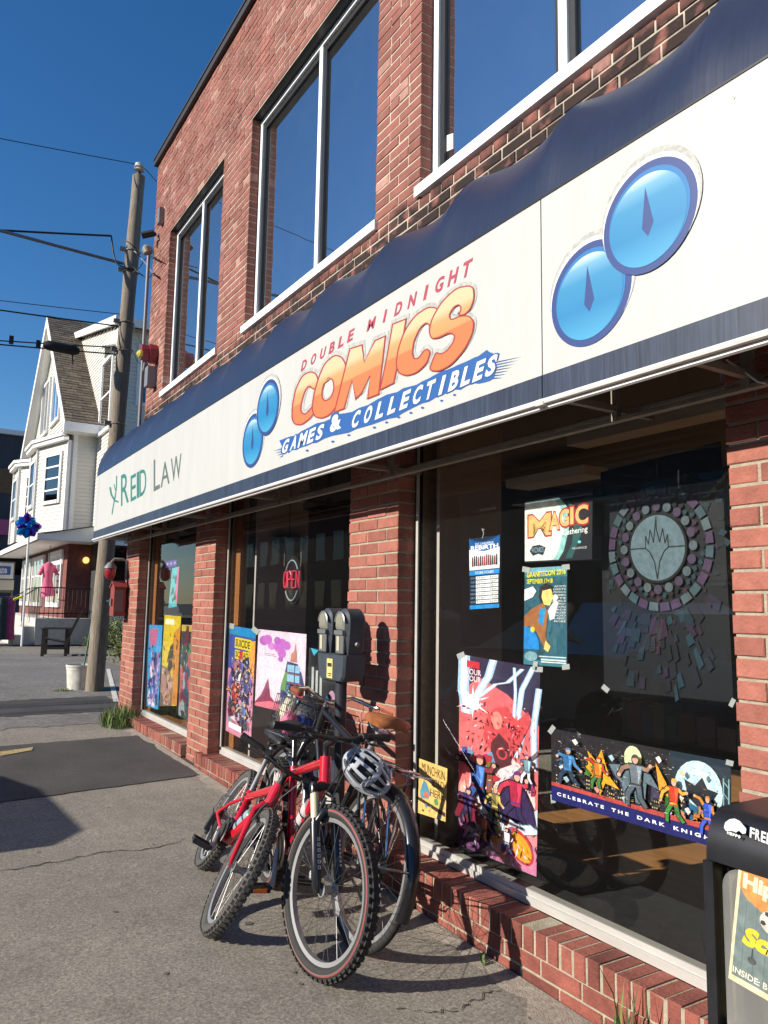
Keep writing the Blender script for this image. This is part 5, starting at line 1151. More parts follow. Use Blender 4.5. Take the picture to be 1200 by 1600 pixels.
def bike_matrix(contact, fw_dir, lean, rear=True):
    f = Vector((math.sin(fw_dir), math.cos(fw_dir), 0)); left_ = Vector((-f.y, f.x, 0)).normalized()
    left_ = Vector((0,0,1)).cross(f)
    return f, left_
def make_bike(kind, label, front=None, rear=None, phi=0.0, lean=0.0, wb=1.04, R=.32, rt=.025, steer=0.0, P=None):
    """x forward from the rear axle, y to the rider's left, z up; phi = heading of the forward direction from +Y towards +X;
       lean > 0 tips the top towards +X"""
    f = Vector((math.sin(phi), math.cos(phi), 0)); lf = Vector((0,0,1)).cross(f)
    ls = lean if lf.x < 0 else -lean                      # rotate about f so the top goes to +X
    up = Vector((0,0,1)); s_ = 1 if lf.x < 0 else 1
    tow = Vector((f.y, -f.x, 0));  tow = tow if tow.x > 0 else -tow
    U = up*math.cos(lean)+tow*math.sin(lean); Lv = U.cross(f)
    org = Vector((*rear, gz(rear[1]))) if rear else Vector((*front, gz(front[1])))-f*wb
    org.z = gz(front[1] if front else rear[1])
    M = Matrix((f, Lv, U)).transposed().to_4x4(); M.translation = org
    t = thing('bicycle', tuple(org), label, 'bicycle', 'bicycles locked around the parking meter')
    g = P; Ra = R
    bb, cl, ht, hb = Vector(g['bb']), Vector(g['cluster']), Vector(g['headtop']), Vector(g['headbot'])
    ax_r, ax_f = Vector((0,0,Ra)), Vector((wb,0,Ra))
    sax = (ht-hb).normalized(); S = Matrix.Translation(hb) @ Matrix.Rotation(steer, 4, sax) @ Matrix.Translation(-hb); MF = M @ S
    fm_ = g['frame_mat']; tr = g['tube']
    m = MB(); m.tube([ht, hb], tr*1.25, 12); m.tube([cl+(cl-bb).normalized()*.03, bb], tr*.95, 12)
    if g.get('stepthru'): m.tube([hb+(ht-hb)*.7, (hb+cl)*.5+Vector((-.02,0,-.10)), bb+(cl-bb)*.45], tr*.9, 10)
    else: m.tube([ht+(hb-ht)*.18, cl], [tr*1.05, tr*.9], 12)
    m.tube([hb+(ht-hb)*.22, bb], tr*1.15, 12); m.tube([bb+Vector((0,-.036,0)), bb+Vector((0,.036,0))], .022, 12)
    for sd in (-1, 1):
        ys = sd*.062
        m.tube([bb+Vector((-.02,sd*.03,0)), bb*.5+ax_r*.5+Vector((.02,sd*.05,0)), ax_r+Vector((0,ys,0))], .0105, 8)
        st = cl+Vector((-.01,sd*.018,-.02)); mid = ax_r+(st-ax_r)*.6+Vector((0,sd*.05,0)); mid.y = sd*.048
        m.tube([st, mid, ax_r+Vector((0,ys,0))], .009, 8)
        m.lathe([(.018,-.003),(.018,.003)], ax_r+Vector((0,ys,0)), (0,1,0), 10)
    obj('frame', m.xf(M), fm_, t, 50)
    # post and saddle
    sd_ = Vector(g['saddle']); m = MB(); m.tube([cl, sd_+Vector((0,0,-.04))], g.get('postr', .0135), 12); obj('seatpost', m.xf(M), g['post_mat'], t, 50)
    m = MB(); prof = [(-.13,.0),(-.12,.062),(-.06,.072),(.0,.052),(.06,.03),(.13,.02),(.15,.0)]
    k = 10; rows = []
    for xs_, w_ in [(-.135,.02),(-.13,.058),(-.10,.074),(-.05,.070),(.0,.050),(.05,.030),(.11,.021),(.14,.016),(.15,.004)]:
        ww = w_*g.get('sadw', 1.0); zc = .018*math.cos((xs_+.02)*9)-.004
        for j in range(k):
            a = 2*PI*j/k; y = ww*math.cos(a); z = g.get('sadh',1)*.018*math.sin(a) if math.sin(a) > 0 else g.get('sadh',1)*.036*math.sin(a)*min(1, ww*22)*(abs(math.cos(a))**1.2+.25)
            m.v.append((sd_.x+xs_, y, sd_.z+zc*.5+z))
    for i in range(8):
        for j in range(k): m.f.append((i*k+j, i*k+(j+1) % k, (i+1)*k+(j+1) % k, (i+1)*k+j)); m.m.append(0)
    m.f += [tuple(range(k-1,-1,-1)), tuple(8*k+j for j in range(k))]; m.m += [0,0]
    sdl = obj('saddle', m.xf(M), g['saddle_mat'], t, 60)
    m = MB()
    for sd in (-1, 1): m.tube([sd_+Vector((-.12,sd*.03,-.012)), sd_+Vector((-.05,sd*.022,-.04)), sd_+Vector((.05,sd*.02,-.04)), sd_+Vector((.13,sd*.008,-.004))], .0035, 6)
    m.box(sd_.x-.03, -.03, sd_.z-.052, sd_.x+.02, .03, sd_.z-.034); obj('saddle_rail', m.xf(M), M_chrome if g.get('city') else M_blkp, sdl, 50)
    # cranks, chain
    m = MB(); m.lathe([(.085,-.003),(.088,0),(.085,.003)], bb+Vector((0,-.05,0)), (0,1,0), 36); m.lathe([(.06,-.002),(.06,.002)], bb+Vector((0,-.058,0)), (0,1,0), 24); cr = obj('chainring', m.xf(M), M_chain, t, 40)
    ca_ = g.get('crank', .4); dv = Vector((math.cos(ca_), 0, math.sin(ca_)))*.165
    for sd in (-1, 1):
        m = MB(); e = bb+dv*(1 if sd < 0 else -1)+Vector((0,sd*.085,0)); m.tube([bb+Vector((0,sd*.062,0)), e], [.014,.011], 8); a = obj('crank', m.xf(M), M_alloy, t, 50)
        m = MB(); m.tube([e, e+Vector((0,sd*.10,0))], .010, 8)
        for dx in (-.035, .028): m.box(e.x+dx, e.y+sd*.015, e.z-.012, e.x+dx+.008, e.y+sd*.105, e.z+.012)
        m.box(e.x-.035, e.y+sd*.098, e.z-.010, e.x+.036, e.y+sd*.106, e.z+.010); m.box(e.x-.035, e.y+sd*.012, e.z-.010, e.x+.036, e.y+sd*.020, e.z+.010); obj('pedal', m.xf(M), M_blkp, t)
        if sd < 0 and g.get('refl'): m = MB(); m.box(e.x+.037, e.y+sd*.03, e.z-.008, e.x+.041, e.y+sd*.09, e.z+.008); obj('reflector', m.xf(M), mat('reflector_orange', (.6,.12,.01), .3), a)
    m = MB(); y = -.05; m.tube([bb+Vector((0,y,.086)), ax_r+Vector((0,y,.042)), ax_r+Vector((-.04,y,0)), ax_r+Vector((.02,y,-.07)), bb+Vector((0,y,-.086))], .0045, 5); m.lathe([(.045,-.012),(.03,.012)], ax_r+Vector((0,-.045,0)), (0,1,0), 16); obj('chain', m.xf(M), M_chain, t, 40)
    if not g.get('city'):
        m = MB(); q = ax_r+Vector((.01,-.07,-.05)); m.box(q.x-.018, q.y-.014, q.z-.05, q.x+.022, q.y+.012, q.z+.045); m.lathe([(.022,-.006),(.022,.006)], q+Vector((.0,.012,-.05)), (0,1,0), 12)
        m.tube([q+Vector((-.01,0,.02)), q+Vector((-.09,-.01,.05)), q+Vector((-.09,0,.13)), q+Vector((0,.02,.16))], .0035, 5); obj('derailleur', m.xf(M), M_blkp, t, 40)
    # wheels
    wheel(t, M, (0, Ra), R, rt, g['knob'], g['tyre'], g['rim'], g.get('line'))
    wheel(t, MF, (wb, Ra), R, rt, g['knob'], g['tyre'], g['rim'], g.get('line'))
    # fork
    crown = hb+sax*(-.015); m = MB(); sp = .052
    if g['fork'] == 'suspension':
        d = (ax_f-crown); d0 = crown+d*.34
        for sd in (-1, 1): m.tube([crown+Vector((0,sd*sp,0)), d0+Vector((0,sd*sp,0))], .0175, 12)
        fk = obj('fork', m.xf(MF), M_champ, t, 50)
        m = MB(); m.tube([crown+Vector((0,-sp-.012,.0)), crown+Vector((0,0,.02)), crown+Vector((0,sp+.012,0))], .022, 10)
        for sd in (-1, 1): m.lathe([(.019,-.018),(.020,.02),(.014,.03)], crown+Vector((0,sd*sp,0)), sax, 12)
        obj('fork_crown', m.xf(MF), M_bblk, fk, 50)
        m = MB(); e1 = crown+d*.30; off = Vector((.012,0,0))
        for sd in (-1, 1): m.tube([e1+Vector((0,sd*sp,0)), e1+d*.08+Vector((0,sd*sp,0)), crown+d*.7+Vector((0,sd*(sp+.002),0)), ax_f+Vector((-.005,sd*(sp+.002),.015)), ax_f+Vector((0,sd*(sp-.002),-.012))], [.019,.023,.022,.019,.012], 12)
        top = crown+d*.36
        m.tube([top+Vector((.0,-sp,0)), top+Vector((.022,-sp*.75,.055)), top+Vector((.028,0,.075)), top+Vector((.022,sp*.75,.055)), top+Vector((0,sp,0))], .014, 10)
        obj('fork_lower', m.xf(MF), M_bblk, fk, 50)
        m = MB()
        n_ = Vector((d.z, 0, -d.x)).normalized(); n_ = n_ if n_.x > 0 else -n_
        for j in range(6):
            a = crown+d*(.50+.055*j)+Vector((0,-sp,0))+n_*.0228; b = crown+d*(.535+.055*j)+Vector((0,-sp,0))+n_*.0228
            for w0, w1, h in ((-.007,.007,(.0,.18)),(-.007,.007,(.82,1.0)),(-.007,-.003,(.18,.82)),(.003,.007,(.18,.82))):
                p, q = a+(b-a)*h[0], a+(b-a)*h[1]; m.add([p+Vector((0,w0,0)), p+Vector((0,w1,0)), q+Vector((0,w1,0)), q+Vector((0,w0,0))], [(0,1,2,3)])
        obj('fork_decal', m.xf(MF), M_wh, fk); m = MB()
        for j in range(7):
            a = crown+d*(.52+.04*j)+Vector((0,sp,0))+n_*.0226; b = crown+d*(.545+.04*j)+Vector((0,sp,0))+n_*.0226; m.add([a+Vector((0,-.004,0)), a+Vector((0,.004,0)), b+Vector((0,.004,0)), b+Vector((0,-.004,0))], [(0,1,2,3)])
        obj('fork_decal', m.xf(MF), M_wh, fk)
    else:
        for sd in (-1, 1): m.tube([crown+Vector((0,sd*.018,.005)), crown+Vector((.0,sd*sp,-.03)), crown+(ax_f-crown)*.55+Vector((-.015,sd*sp,0)), ax_f+Vector((0,sd*sp,0))], [.015,.0155,.013,.009], 12); m.lathe([(.014,-.003),(.014,.003)], ax_f+Vector((0,sd*sp,0)), (0,1,0), 10)
        m.tube([crown+Vector((0,-sp,-.03)), crown+Vector((0,-.03,.01)), crown+Vector((0,.03,.01)), crown+Vector((0,sp,-.03))], .015, 10)
        fk = obj('fork', m.xf(MF), g['fork_mat'], t, 50)
    # rim brake
    m = MB()
    bp_ = Vector((ax_f.x-.03,0,Ra))+ (crown-ax_f).normalized()*(R-.05)+Vector((.035,0,0))
    for sd in (-1, 1): m.tube([bp_+Vector((0,sd*.045,-.03)), bp_+Vector((.0,sd*.035,.05)), bp_+Vector((0,sd*.02,.085))], .006, 6); m.box(bp_.x-.03, sd*.018, bp_.z-.012, bp_.x+.03, sd*.028, bp_.z+.0)
    m.tube([bp_+Vector((0,-.03,.07)), bp_+Vector((0,.03,.07))], .003, 5); obj('brake', m.xf(MF), M_blkp if not g.get('city') else M_chrome, t, 50)
    # stem, bars
    hz = Vector(g['bar']); bw = g['barw']/2; m = MB(); m.tube([ht, ht+sax*.05, hz], [.017,.017,.015], 10); obj('stem', m.xf(MF), g.get('stem_mat', M_blkp), t, 50)
    m = MB(); sw, rise = g['sweep'], g['rise']
    if g.get('city'): BP = lambda sd: [hz, hz+Vector((.02,sd*.06,.015)), hz+Vector((.03,sd*.14,.05)), hz+Vector((-.02,sd*bw*.84,rise)), hz+Vector((-.10,sd*bw*.97,rise)), hz+Vector((-sw,sd*bw,rise-.01))]
    else: BP = lambda sd: [hz, hz+Vector((0,sd*.07,0)), hz+Vector((-.005,sd*.14,rise)), hz+Vector((-sw,sd*bw,rise+.005))]
    a, b = BP(1), BP(-1); m.tube(b[::-1]+a[1:], .0115, 10); bar = obj('handlebar', m.xf(MF), g['bar_mat'], t, 50)
    for sd in (-1, 1):
        q = BP(sd); e, p = q[-1], q[-2]; dd = (e-p).normalized(); gl = g.get('gripl', .125)
        m = MB(); m.tube([e-dd*gl, e-dd*(gl-.008), e-dd*.01, e, e+dd*.004], [.013,.0165,.0165,.018,.012], 12); gr = obj('grip', m.xf(MF), g['grip_mat'], bar, 50)
        m = MB(); c = e-dd*(gl+.03); m.tube([c-dd*.015, c+dd*.015], .018, 8); m.tube([c+Vector((.02,0,-.008)), c+Vector((.055,0,-.02)), c+dd*.05+Vector((.06,0,-.025)), c+dd*.11+Vector((.05,0,-.03))], .006, 6); m.box(c.x-.02, min(c.y, c.y-sd*.05), c.z-.03, c.x+.015, max(c.y, c.y-sd*.05), c.z-.008); obj('brake_lever', m.xf(MF), M_blkp if not g.get('city') else M_chrome, bar, 40)
        if g.get('barend'): m = MB(); m.tube([e, e+Vector((.03,0,.01)), e+Vector((.09,0,.03))], .011, 8); obj('bar_end', m.xf(MF), M_blkp, bar, 50)
    m = MB()
    for sd in (-1, 1): c = BP(sd)[2]; m.tube([c+Vector((.04,sd*.05,0)), hz+Vector((.12,sd*.05,.01)), hz+Vector((.10,sd*.01,-.10)), hb+Vector((.05,sd*.02,-.02)), bp_+Vector((0,sd*.01,.09))], .0028, 5)
    obj('brake_cable', m.xf(MF), M_blkp, t, 50)
    return t, M, MF
def bottle(M, bbv, dirv, label, cap, body, off=.05, r=.035, h=.17):
    o = M @ Vector(bbv); d = (M.to_3x3() @ Vector(dirv)).normalized(); t = thing('water_bottle', tuple(o), label, 'bottle')
    m = MB(); m.lathe([(r*.9,0),(r,.01),(r,h*.5),(r*.86,h*.56),(r*.86,h*.62),(r,h*.68),(r,h*.88),(r*.7,h)], o, d, 16); obj('bottle_body', m, body, t, 50)
    m = MB(); m.lathe([(r*.75,h),(r*.78,h*1.14),(r*.3,h*1.18),(r*.3,h*1.30),(r*.15,h*1.32)], o, d, 16); obj('cap', m, cap, t, 50)
    m = MB(); a = d.orthogonal()
    for k in (.25, .7): m.lathe([(r+.003,h*k),(r+.003,h*k+.008)], o, d, 16)
    obj('cage_band', m, M_blkp, t, 50)
GA = dict(bb=(.425,0,.30), cluster=(.30,0,.625), headtop=(.835,0,.80), headbot=(.868,0,.685), saddle=(.225,0,.83), frame_mat=M_bred, tube=.021, post_mat=M_bblk, saddle_mat=M_blkp,
    knob=1, tyre=M_tyre, rim=M_alloy, line=M_line, fork='suspension', bar=(.885,0,.885), barw=.60, sweep=.03, rise=.02, bar_mat=M_bblk, grip_mat=M_blkp, barend=False, crank=-1.1, refl=True, stem_mat=M_bblk)
tA, MA, MFA = make_bike('A', 'red mountain bike with cream and black suspension fork and knobby front tyre nearest the camera', front=(-.758,2.867), phi=.22+PI, lean=.10, wb=1.03, R=.32, rt=.027, steer=.30, P=GA)
bottle(MA, (.55,-.0,.44), (.55,0,.50), 'grey and white water bottle on the down tube of the bike with suspension fork', mat('bottle_grey', (.25,.25,.26), .4), mat('bottle_white', (.62,.55,.55), .4, transl=.2))
GB = dict(bb=(.33,0,.265), cluster=(.205,0,.47), headtop=(.685,0,.66), headbot=(.715,0,.56), saddle=(.06,0,.79), frame_mat=M_bred, tube=.023, post_mat=M_alloy, saddle_mat=M_blkp,
    knob=1, tyre=M_tyreg, rim=M_alloy, fork='rigid', fork_mat=M_bred, bar=(.72,0,.735), barw=.56, sweep=.05, rise=.03, bar_mat=M_bblk, grip_mat=M_blkp, crank=-.25, stem_mat=M_blkp)
tB, MBk, MFB = make_bike('B', 'small red bike with red rigid fork leaning far over at the left of the group', front=(-1.005,3.453), phi=.289+PI, lean=.54, wb=.871, R=.287, rt=.026, steer=-.02, P=GB)
bottle(MBk, (.40,0,.345), (.42,0,.46), 'clear water bottle with green cap on the small leaning red bike', mat('bottle_green', (.01,.20,.10), .35), mat('bottle_blue_clear', (.35,.45,.52), .25, transl=.3), h=.15)
GC = dict(bb=(.45,0,.29), cluster=(.25,0,.76), headtop=(.80,0,.93), headbot=(.84,0,.76), saddle=(.17,0,.935), frame_mat=M_bblk, tube=.016, post_mat=M_alloy, saddle_mat=M_leather, sadw=1.35, sadh=1.5,
    knob=0, tyre=M_tyre, rim=M_alloy, fork='rigid', fork_mat=M_bblk, bar=(.76,0,.95), barw=.56, sweep=.22, rise=.03, bar_mat=M_chrome, grip_mat=M_gripb, gripl=.13, city=True, crank=.9, stem_mat=M_chrome, postr=.014)
tC, MC, MFC = make_bike('C', 'black city bike with brown leather saddle, black mudguard and chrome swept handlebar', rear=(-.515,2.99), phi=.05, lean=.24, wb=1.06, R=.335, rt=.02, steer=0, P=GC)
# mudguards, rack stays and wire basket of the city bike
for nm, MM, cxx, a0, a1 in (('mudguard', MC, 0, -.35, 2.75), ('mudguard', MFC, 1.06, .55, 3.4)):
    m = MB(); n = 26
    for i in range(n+1):
        t = a0+(a1-a0)*i/n if cxx else PI-(a0+(a1-a0)*i/n)
        for y, dr in ((-.031,-.016),(-.022,0),(0,.005),(.022,0),(.031,-.016)): r = .352+dr; m.v.append((cxx+r*math.cos(t), y, .335+r*math.sin(t)))
    for i in range(n):
        for j in range(4): m.f.append((i*5+j, i*5+j+1, (i+1)*5+j+1, (i+1)*5+j)); m.m.append(0)
    g_ = obj(nm, m.xf(MM), M_bblk, tC, 50)
    m = MB()
    for sd in (-1, 1):
        for t in ((PI-.2, PI-1.1) if not cxx else (2.6,)): m.tube([(cxx,sd*.065,.335), (cxx+.353*math.cos(t), sd*.032, .335+.353*math.sin(t))], .0028, 5)
    obj('stay', m.xf(MM), M_chrome, g_, 50)
m = MB(); m.tube([(.35-.0,-.05,.76),(.0,-.055,.76),(-.28,-.05,.75)], .006, 6); m.tube([(.25,.05,.76),(.0,.055,.76),(-.28,.05,.75)], .006, 6)
for x in (-.25,-.1,.05,.18): m.tube([(x,-.055,.757),(x,.055,.757)], .004, 5)
for sd in (-1,1): m.tube([(-.06,sd*.055,.757),(-.0,sd*.07,.355)], .006, 6); m.tube([(.1,sd*.055,.757),(.0,sd*.07,.355)], .006, 6)
obj('rear_rack', m.xf(MC), M_chrome, tC, 50)
bx0, bx1, by, bz0, bz1 = .90, 1.15, .15, .72, .93
m = MB()
for k in range(6):
    z = bz0+(bz1-bz0)*k/5; m.tube([(bx0,-by,z),(bx1,-by,z),(bx1,by,z),(bx0,by,z)], .0035 if k in (0,5) else .0016, 5, closed=True)
for k in range(11):
    y = -by+2*by*k/10
    for x in (bx0, bx1): m.tube([(x,y,bz0),(x,y,bz1)], .0016, 4)
    x = bx0+(bx1-bx0)*k/10
    for yy_ in (-by, by): m.tube([(x,yy_,bz0),(x,yy_,bz1)], .0016, 4)
    m.tube([(bx0,y,bz0),(bx1,y,bz0)], .0016, 4)
obj('basket', m.xf(MFC), M_chrome, tC, 50)
def soft(name, label, cat, M, c, rx, ry, rz, mm, seed, pinch=.25):
    m = MB(); r_ = random.Random(seed); m.ball((0,0,0), 1, n=14); ph = [r_.uniform(0,6) for _ in range(6)]
    v = []
    for x, y, z in m.v:
        k = 1+pinch*(.5*math.sin(3*x+ph[0])*math.cos(4*y+ph[1])+.4*math.sin(5*z+ph[2]+2*x)+.2*math.sin(9*y+ph[3]))
        v.append((c[0]+x*rx*k, c[1]+y*ry*k, c[2]+z*rz*k))
    m.v = v; o = obj(name, m.xf(M), mm, None, 60); return tag(o, label, cat)
soft('bag', 'dark bag stuffed into the wire basket of the city bike', 'bag', MFC, (1.03,-.03,.84), .10, .11, .12, mat('bag_dark', (.015,.017,.022), .6), 3)
soft('jacket', 'blue cloth bundle in the wire basket of the city bike', 'cloth', MFC, (.98,.03,.79), .08, .09, .06, mat('cloth_blue', (.02,.05,.26), .8), 5)
soft('cloth', 'pink cloth hanging in the left of the wire basket', 'cloth', MFC, (.96,.12,.80), .05, .05, .06, mat('cloth_pink', (.55,.12,.22), .7), 8)
soft('paper_bag', 'cream paper bundle standing in the wire basket', 'bag', MFC, (1.06,.10,.85), .05, .04, .10, mat('cloth_cream', (.6,.56,.40), .8), 9)
# bicycle helmet hanging from the near handlebar
hc = atY(573, 1206, 2.96); hl_ = thing('bicycle_helmet', tuple(hc), 'silver grey bicycle helmet with black vents hanging on the bikes', 'helmet')
ax_ = Vector((.62,-.45,-.62)).normalized(); a2 = (Vector((-.45,-.72,.40))-ax_*Vector((-.45,-.72,.40)).dot(ax_)).normalized(); a3 = ax_.cross(a2)
HM = Matrix((ax_, a2, a3)).transposed()
def hpt(th, ph, k=1.0): return hc+HM@Vector(((.122*k*math.cos(th)), .090*k*math.sin(th)*math.cos(ph)*(1 if abs(ph) < 1.6 else .7), .085*k*math.sin(th)*math.sin(ph)))
m = MB(); m.ball(hc, .106, .064, .072, 18, 0, HM); obj('liner', m, M_blkp, hl_, 60)
M_hsil = mat('helmet_silver', (.40,.42,.45), .3, coat=.4); M_hblue = mat('helmet_blue', (.03,.06,.17), .3, coat=.4)
NT, NPh = 36, 44; grid = []
def vent(t, p):
    p = abs(p); w = .5+.5*math.sin(t)
    for lo, hi, segs in ((.10,.42,((.45,1.15),(1.32,1.95),(2.12,2.6))),(.60,.98,((.55,1.25),(1.42,2.1),(2.25,2.65))),(1.14,1.42,((.8,1.5),(1.7,2.3)))):
        if lo < p < hi:
            for a_, b_ in segs:
                if a_+.25*(p-lo) < t < b_+.25*(p-lo): return True
    return False
m = MB()
for k in (1.0, .88):
    for i in range(NT+1):
        for j in range(NPh+1): m.v.append(tuple(hpt(.10+(PI-.2)*i/NT, -1.85+3.7*j/NPh, k)))
o2 = (NT+1)*(NPh+1); keep = [[not vent(.10+(PI-.2)*(i+.5)/NT, -1.85+3.7*(j+.5)/NPh) for j in range(NPh)] for i in range(NT)]
for i in range(NT):
    for j in range(NPh):
        if not keep[i][j]: continue
        q = (i*(NPh+1)+j, i*(NPh+1)+j+1, (i+1)*(NPh+1)+j+1, (i+1)*(NPh+1)+j); mi = 1 if abs(-1.85+3.7*(j+.5)/NPh) > 1.55 else 0
        m.f.append(q); m.m.append(mi); m.f.append(tuple(x+o2 for x in q[::-1])); m.m.append(mi)
        for (di, dj), (a_, b_) in (((-1,0),(q[0],q[1])),((1,0),(q[2],q[3])),((0,-1),(q[3],q[0])),((0,1),(q[1],q[2]))):
            ii, jj = i+di, j+dj
            if not (0 <= ii < NT and 0 <= jj < NPh) or not keep[ii][jj]: m.f.append((b_, a_, a_+o2, b_+o2)); m.m.append(mi)
obj('shell', m, [M_hsil, M_hblue], hl_, 45)
m = MB(); m.tube([hpt(.6,1.8), hc+HM@Vector((.05,-.10,.03)), hc+HM@Vector((.0,-.13,.0))], .005, 6); m.tube([hpt(2.4,1.8), hc+HM@Vector((-.06,-.09,.03)), hc+HM@Vector((.0,-.13,.0))], .005, 6); obj('strap', m, M_wh, hl_, 50)

# ================================================================ WHITE HOUSE UP THE STREET
M_sid = mat('vinyl_siding', (.60,.575,.51), .6, var=.05, vscale=3); M_trimw = mat('house_trim', (.74,.73,.70), .5); M_shing = mat('roof_shingle', (.125,.10,.072), .95, rand=.35, var=.2, vscale=6)
M_hgl = glassmat('house_glass', 2.2, (.25,.28,.30)); M_hbr = mat('house_brick', (.17,.058,.045), .9, var=.3, vscale=7); M_porch = mat('porch_roof', (.16,.15,.14), .9, var=.2, vscale=4); M_ston = mat('step_stone', (.5,.48,.43), .9, var=.15, vscale=6)
M_room = mat('house_dark', (.03,.03,.032), .9)
hs = thing('house', (4, 26, .15), 'white clapboard house with steep shingled gable, bay windows and brick shop floor', 'house')
def siding(mb, p0, p1, z0, z1, n_out, step=.115, ztop=None, mi=0):
    """clapboards between two plan points; each board leans out over the one below.  ztop(t): height limit along the wall"""
    p0, p1 = Vector((*p0, 0)), Vector((*p1, 0)); no = Vector((*n_out, 0)); n = int((z1-z0)/step+.999)
    for k in range(n):
        a, b = z0+k*step, min(z0+(k+1)*step, z1)
        if b-a < .01: continue
        t0, t1 = 0.0, 1.0
        if ztop:
            ts = [i/40 for i in range(41) if ztop(i/40) >= (a+b)/2]
            if not ts: continue
            t0, t1 = ts[0], ts[-1]
            if t1-t0 < .02: continue
        q0, q1 = p0+(p1-p0)*t0, p0+(p1-p0)*t1
        A_, B_ = q0+no*.022, q1+no*.022
        mb.add([(A_.x,A_.y,a), (B_.x,B_.y,a), (q1.x+no.x*.004,q1.y+no.y*.004,b), (q0.x+no.x*.004,q0.y+no.y*.004,b)], [(0,1,2,3)], mi)
        mb.add([(q0.x,q0.y,a), (q1.x,q1.y,a), (B_.x,B_.y,a), (A_.x,A_.y,a)], [(0,1,2,3)], mi)
def hwin(par, p0, p1, z0, z1, no, fw=.09, bars=(.5,), vb=(), label=None):
    p0, p1 = Vector((*p0, 0)), Vector((*p1, 0)); d = (p1-p0); L_ = d.length; d = d/L_; n = Vector((*no, 0)).normalized()
    def blk(m, s0, s1, za, zb, o0, o1): 
        c = [p0+d*s0+n*o0, p0+d*s1+n*o0, p0+d*s1+n*o1, p0+d*s0+n*o1]
        m.add([(q.x,q.y,za) for q in c]+[(q.x,q.y,zb) for q in c], [(0,3,2,1),(4,5,6,7),(0,1,5,4),(1,2,6,5),(2,3,7,6),(3,0,4,7)])
    m = MB(); blk(m, -fw, 0, z0-fw, z1+fw, .0, .06); blk(m, L_, L_+fw, z0-fw, z1+fw, .0, .06); blk(m, 0, L_, z1, z1+fw, .0, .062); blk(m, -.02, L_+.02, z0-fw, z0, .0, .085)
    w = obj('window', m, M_trimw, par)
    m = MB()
    for b in bars: z = z0+(z1-z0)*b; blk(m, .0, L_, z-.025, z+.025, .022, .045)
    for b in vb: blk(m, L_*b-.025, L_*b+.025, z0, z1, .024, .047)
    if m.f: obj('sash', m, M_trimw, w)
    m = MB(); blk(m, 0, L_, z0, z1, .024, .032); obj('pane', m, M_hgl, w)
    m = MB(); blk(m, 0, L_, z0, z1, .004, .010); obj('blind', m, M_room, w)
Yn = 24.0; xg = 1.4; XFr = 1.75; RZ = 11.5; EZ = 6.62; RY = 29.0; YF = 34.0
g0 = .15
m = MB(); m.box(XFr+.02, Yn+.02, 3.3, 8, YF, EZ+.25); m.box(2.42, 21.95, .1, 9, Yn+.01, 9.1); m.prism([(2.42, 21.95, 9.1), (2.42, 28.5, 9.1), (2.42, 28.5, 10.6), (2.42, 21.95, 9.15)], (6.5,0,0)); obj('wall', m, M_room, hs)
m = MB(); siding(m, (8, Yn), (XFr, Yn), 3.3, EZ, (0,-1)); siding(m, (XFr, Yn), (XFr, YF), 3.3, EZ+.1, (-1,0))
siding(m, (XFr, Yn), (XFr, YF), EZ+.1, RZ, (-1,0), ztop=lambda t: EZ+.1+(RZ-EZ)*(1-abs((Yn+(YF-Yn)*t-RY)/5.1)) if True else 0)
siding(m, (2.4, 21.93), (2.4, 28.3), 3.2, 10.6, (-1,0), ztop=lambda t: 9.15+1.45*t); siding(m, (9, 21.93), (2.4, 21.93), .2, 9.15, (0,-1))
tag(obj('siding', m, M_sid, hs), kind='stuff')
# gable roof: shingle courses as overlapping strips
def shingles(mb, e0, e1, r0_, r1_, rows):
    e0, e1, r0_, r1_ = map(Vector, (e0, e1, r0_, r1_)); nn = (e1-e0).cross(r0_-e0).normalized(); nn = nn if nn.z > 0 else -nn
    rr = random.Random(6)
    for k in range(rows):
        a0, a1 = e0+(r0_-e0)*k/rows, e1+(r1_-e1)*k/rows; b0, b1 = e0+(r0_-e0)*(k+1.06)/rows, e1+(r1_-e1)*(k+1.06)/rows
        L_ = (a1-a0).length; s = rr.uniform(-.2,0); 
        while s < L_:
            w = rr.uniform(.22,.42); t0, t1 = max(s, 0)/L_, min(s+w-.008, L_)/L_; lift = nn*rr.uniform(.014,.024)
            if t1 > t0: mb.add([a0+(a1-a0)*t0+lift, a0+(a1-a0)*t1+lift, b0+(b1-b0)*t1+nn*.003, b0+(b1-b0)*t0+nn*.003, a0+(a1-a0)*t0, a0+(a1-a0)*t1], [(0,1,2,3),(4,5,1,0)])
            s += w
m = MB(); m.prism([(xg+.02, Yn-.42, EZ-.06), (xg+.02, RY, RZ-.06), (xg+.02, RY+5.4, EZ-.06), (xg+.02, RY+5.3, EZ-.2), (xg+.02, RY, RZ-.24), (xg+.02, Yn-.30, EZ-.2)], (7,0,0)); rf = obj('roof', m, M_trimw, hs)
m = MB(); shingles(m, (xg-.03, Yn-.46, EZ-.05), (2.5, Yn-.46, EZ-.05), (xg-.03, RY, RZ), (2.5, RY, RZ), 44); shingles(m, (2.5, Yn+2, 9.0), (6.5, Yn+2, 9.0), (2.5, RY, RZ), (6.5, RY, RZ), 26)
tag(obj('shingle', m, M_shing, rf), kind='stuff')
m = MB(); m.quad((xg-.03, RY, RZ+.01), (6.5, RY, RZ+.01), (6.5, RY+5.45, EZ-.03), (xg-.03, RY+5.45, EZ-.03)); obj('far_slope', m, M_shing, rf)
m = MB()
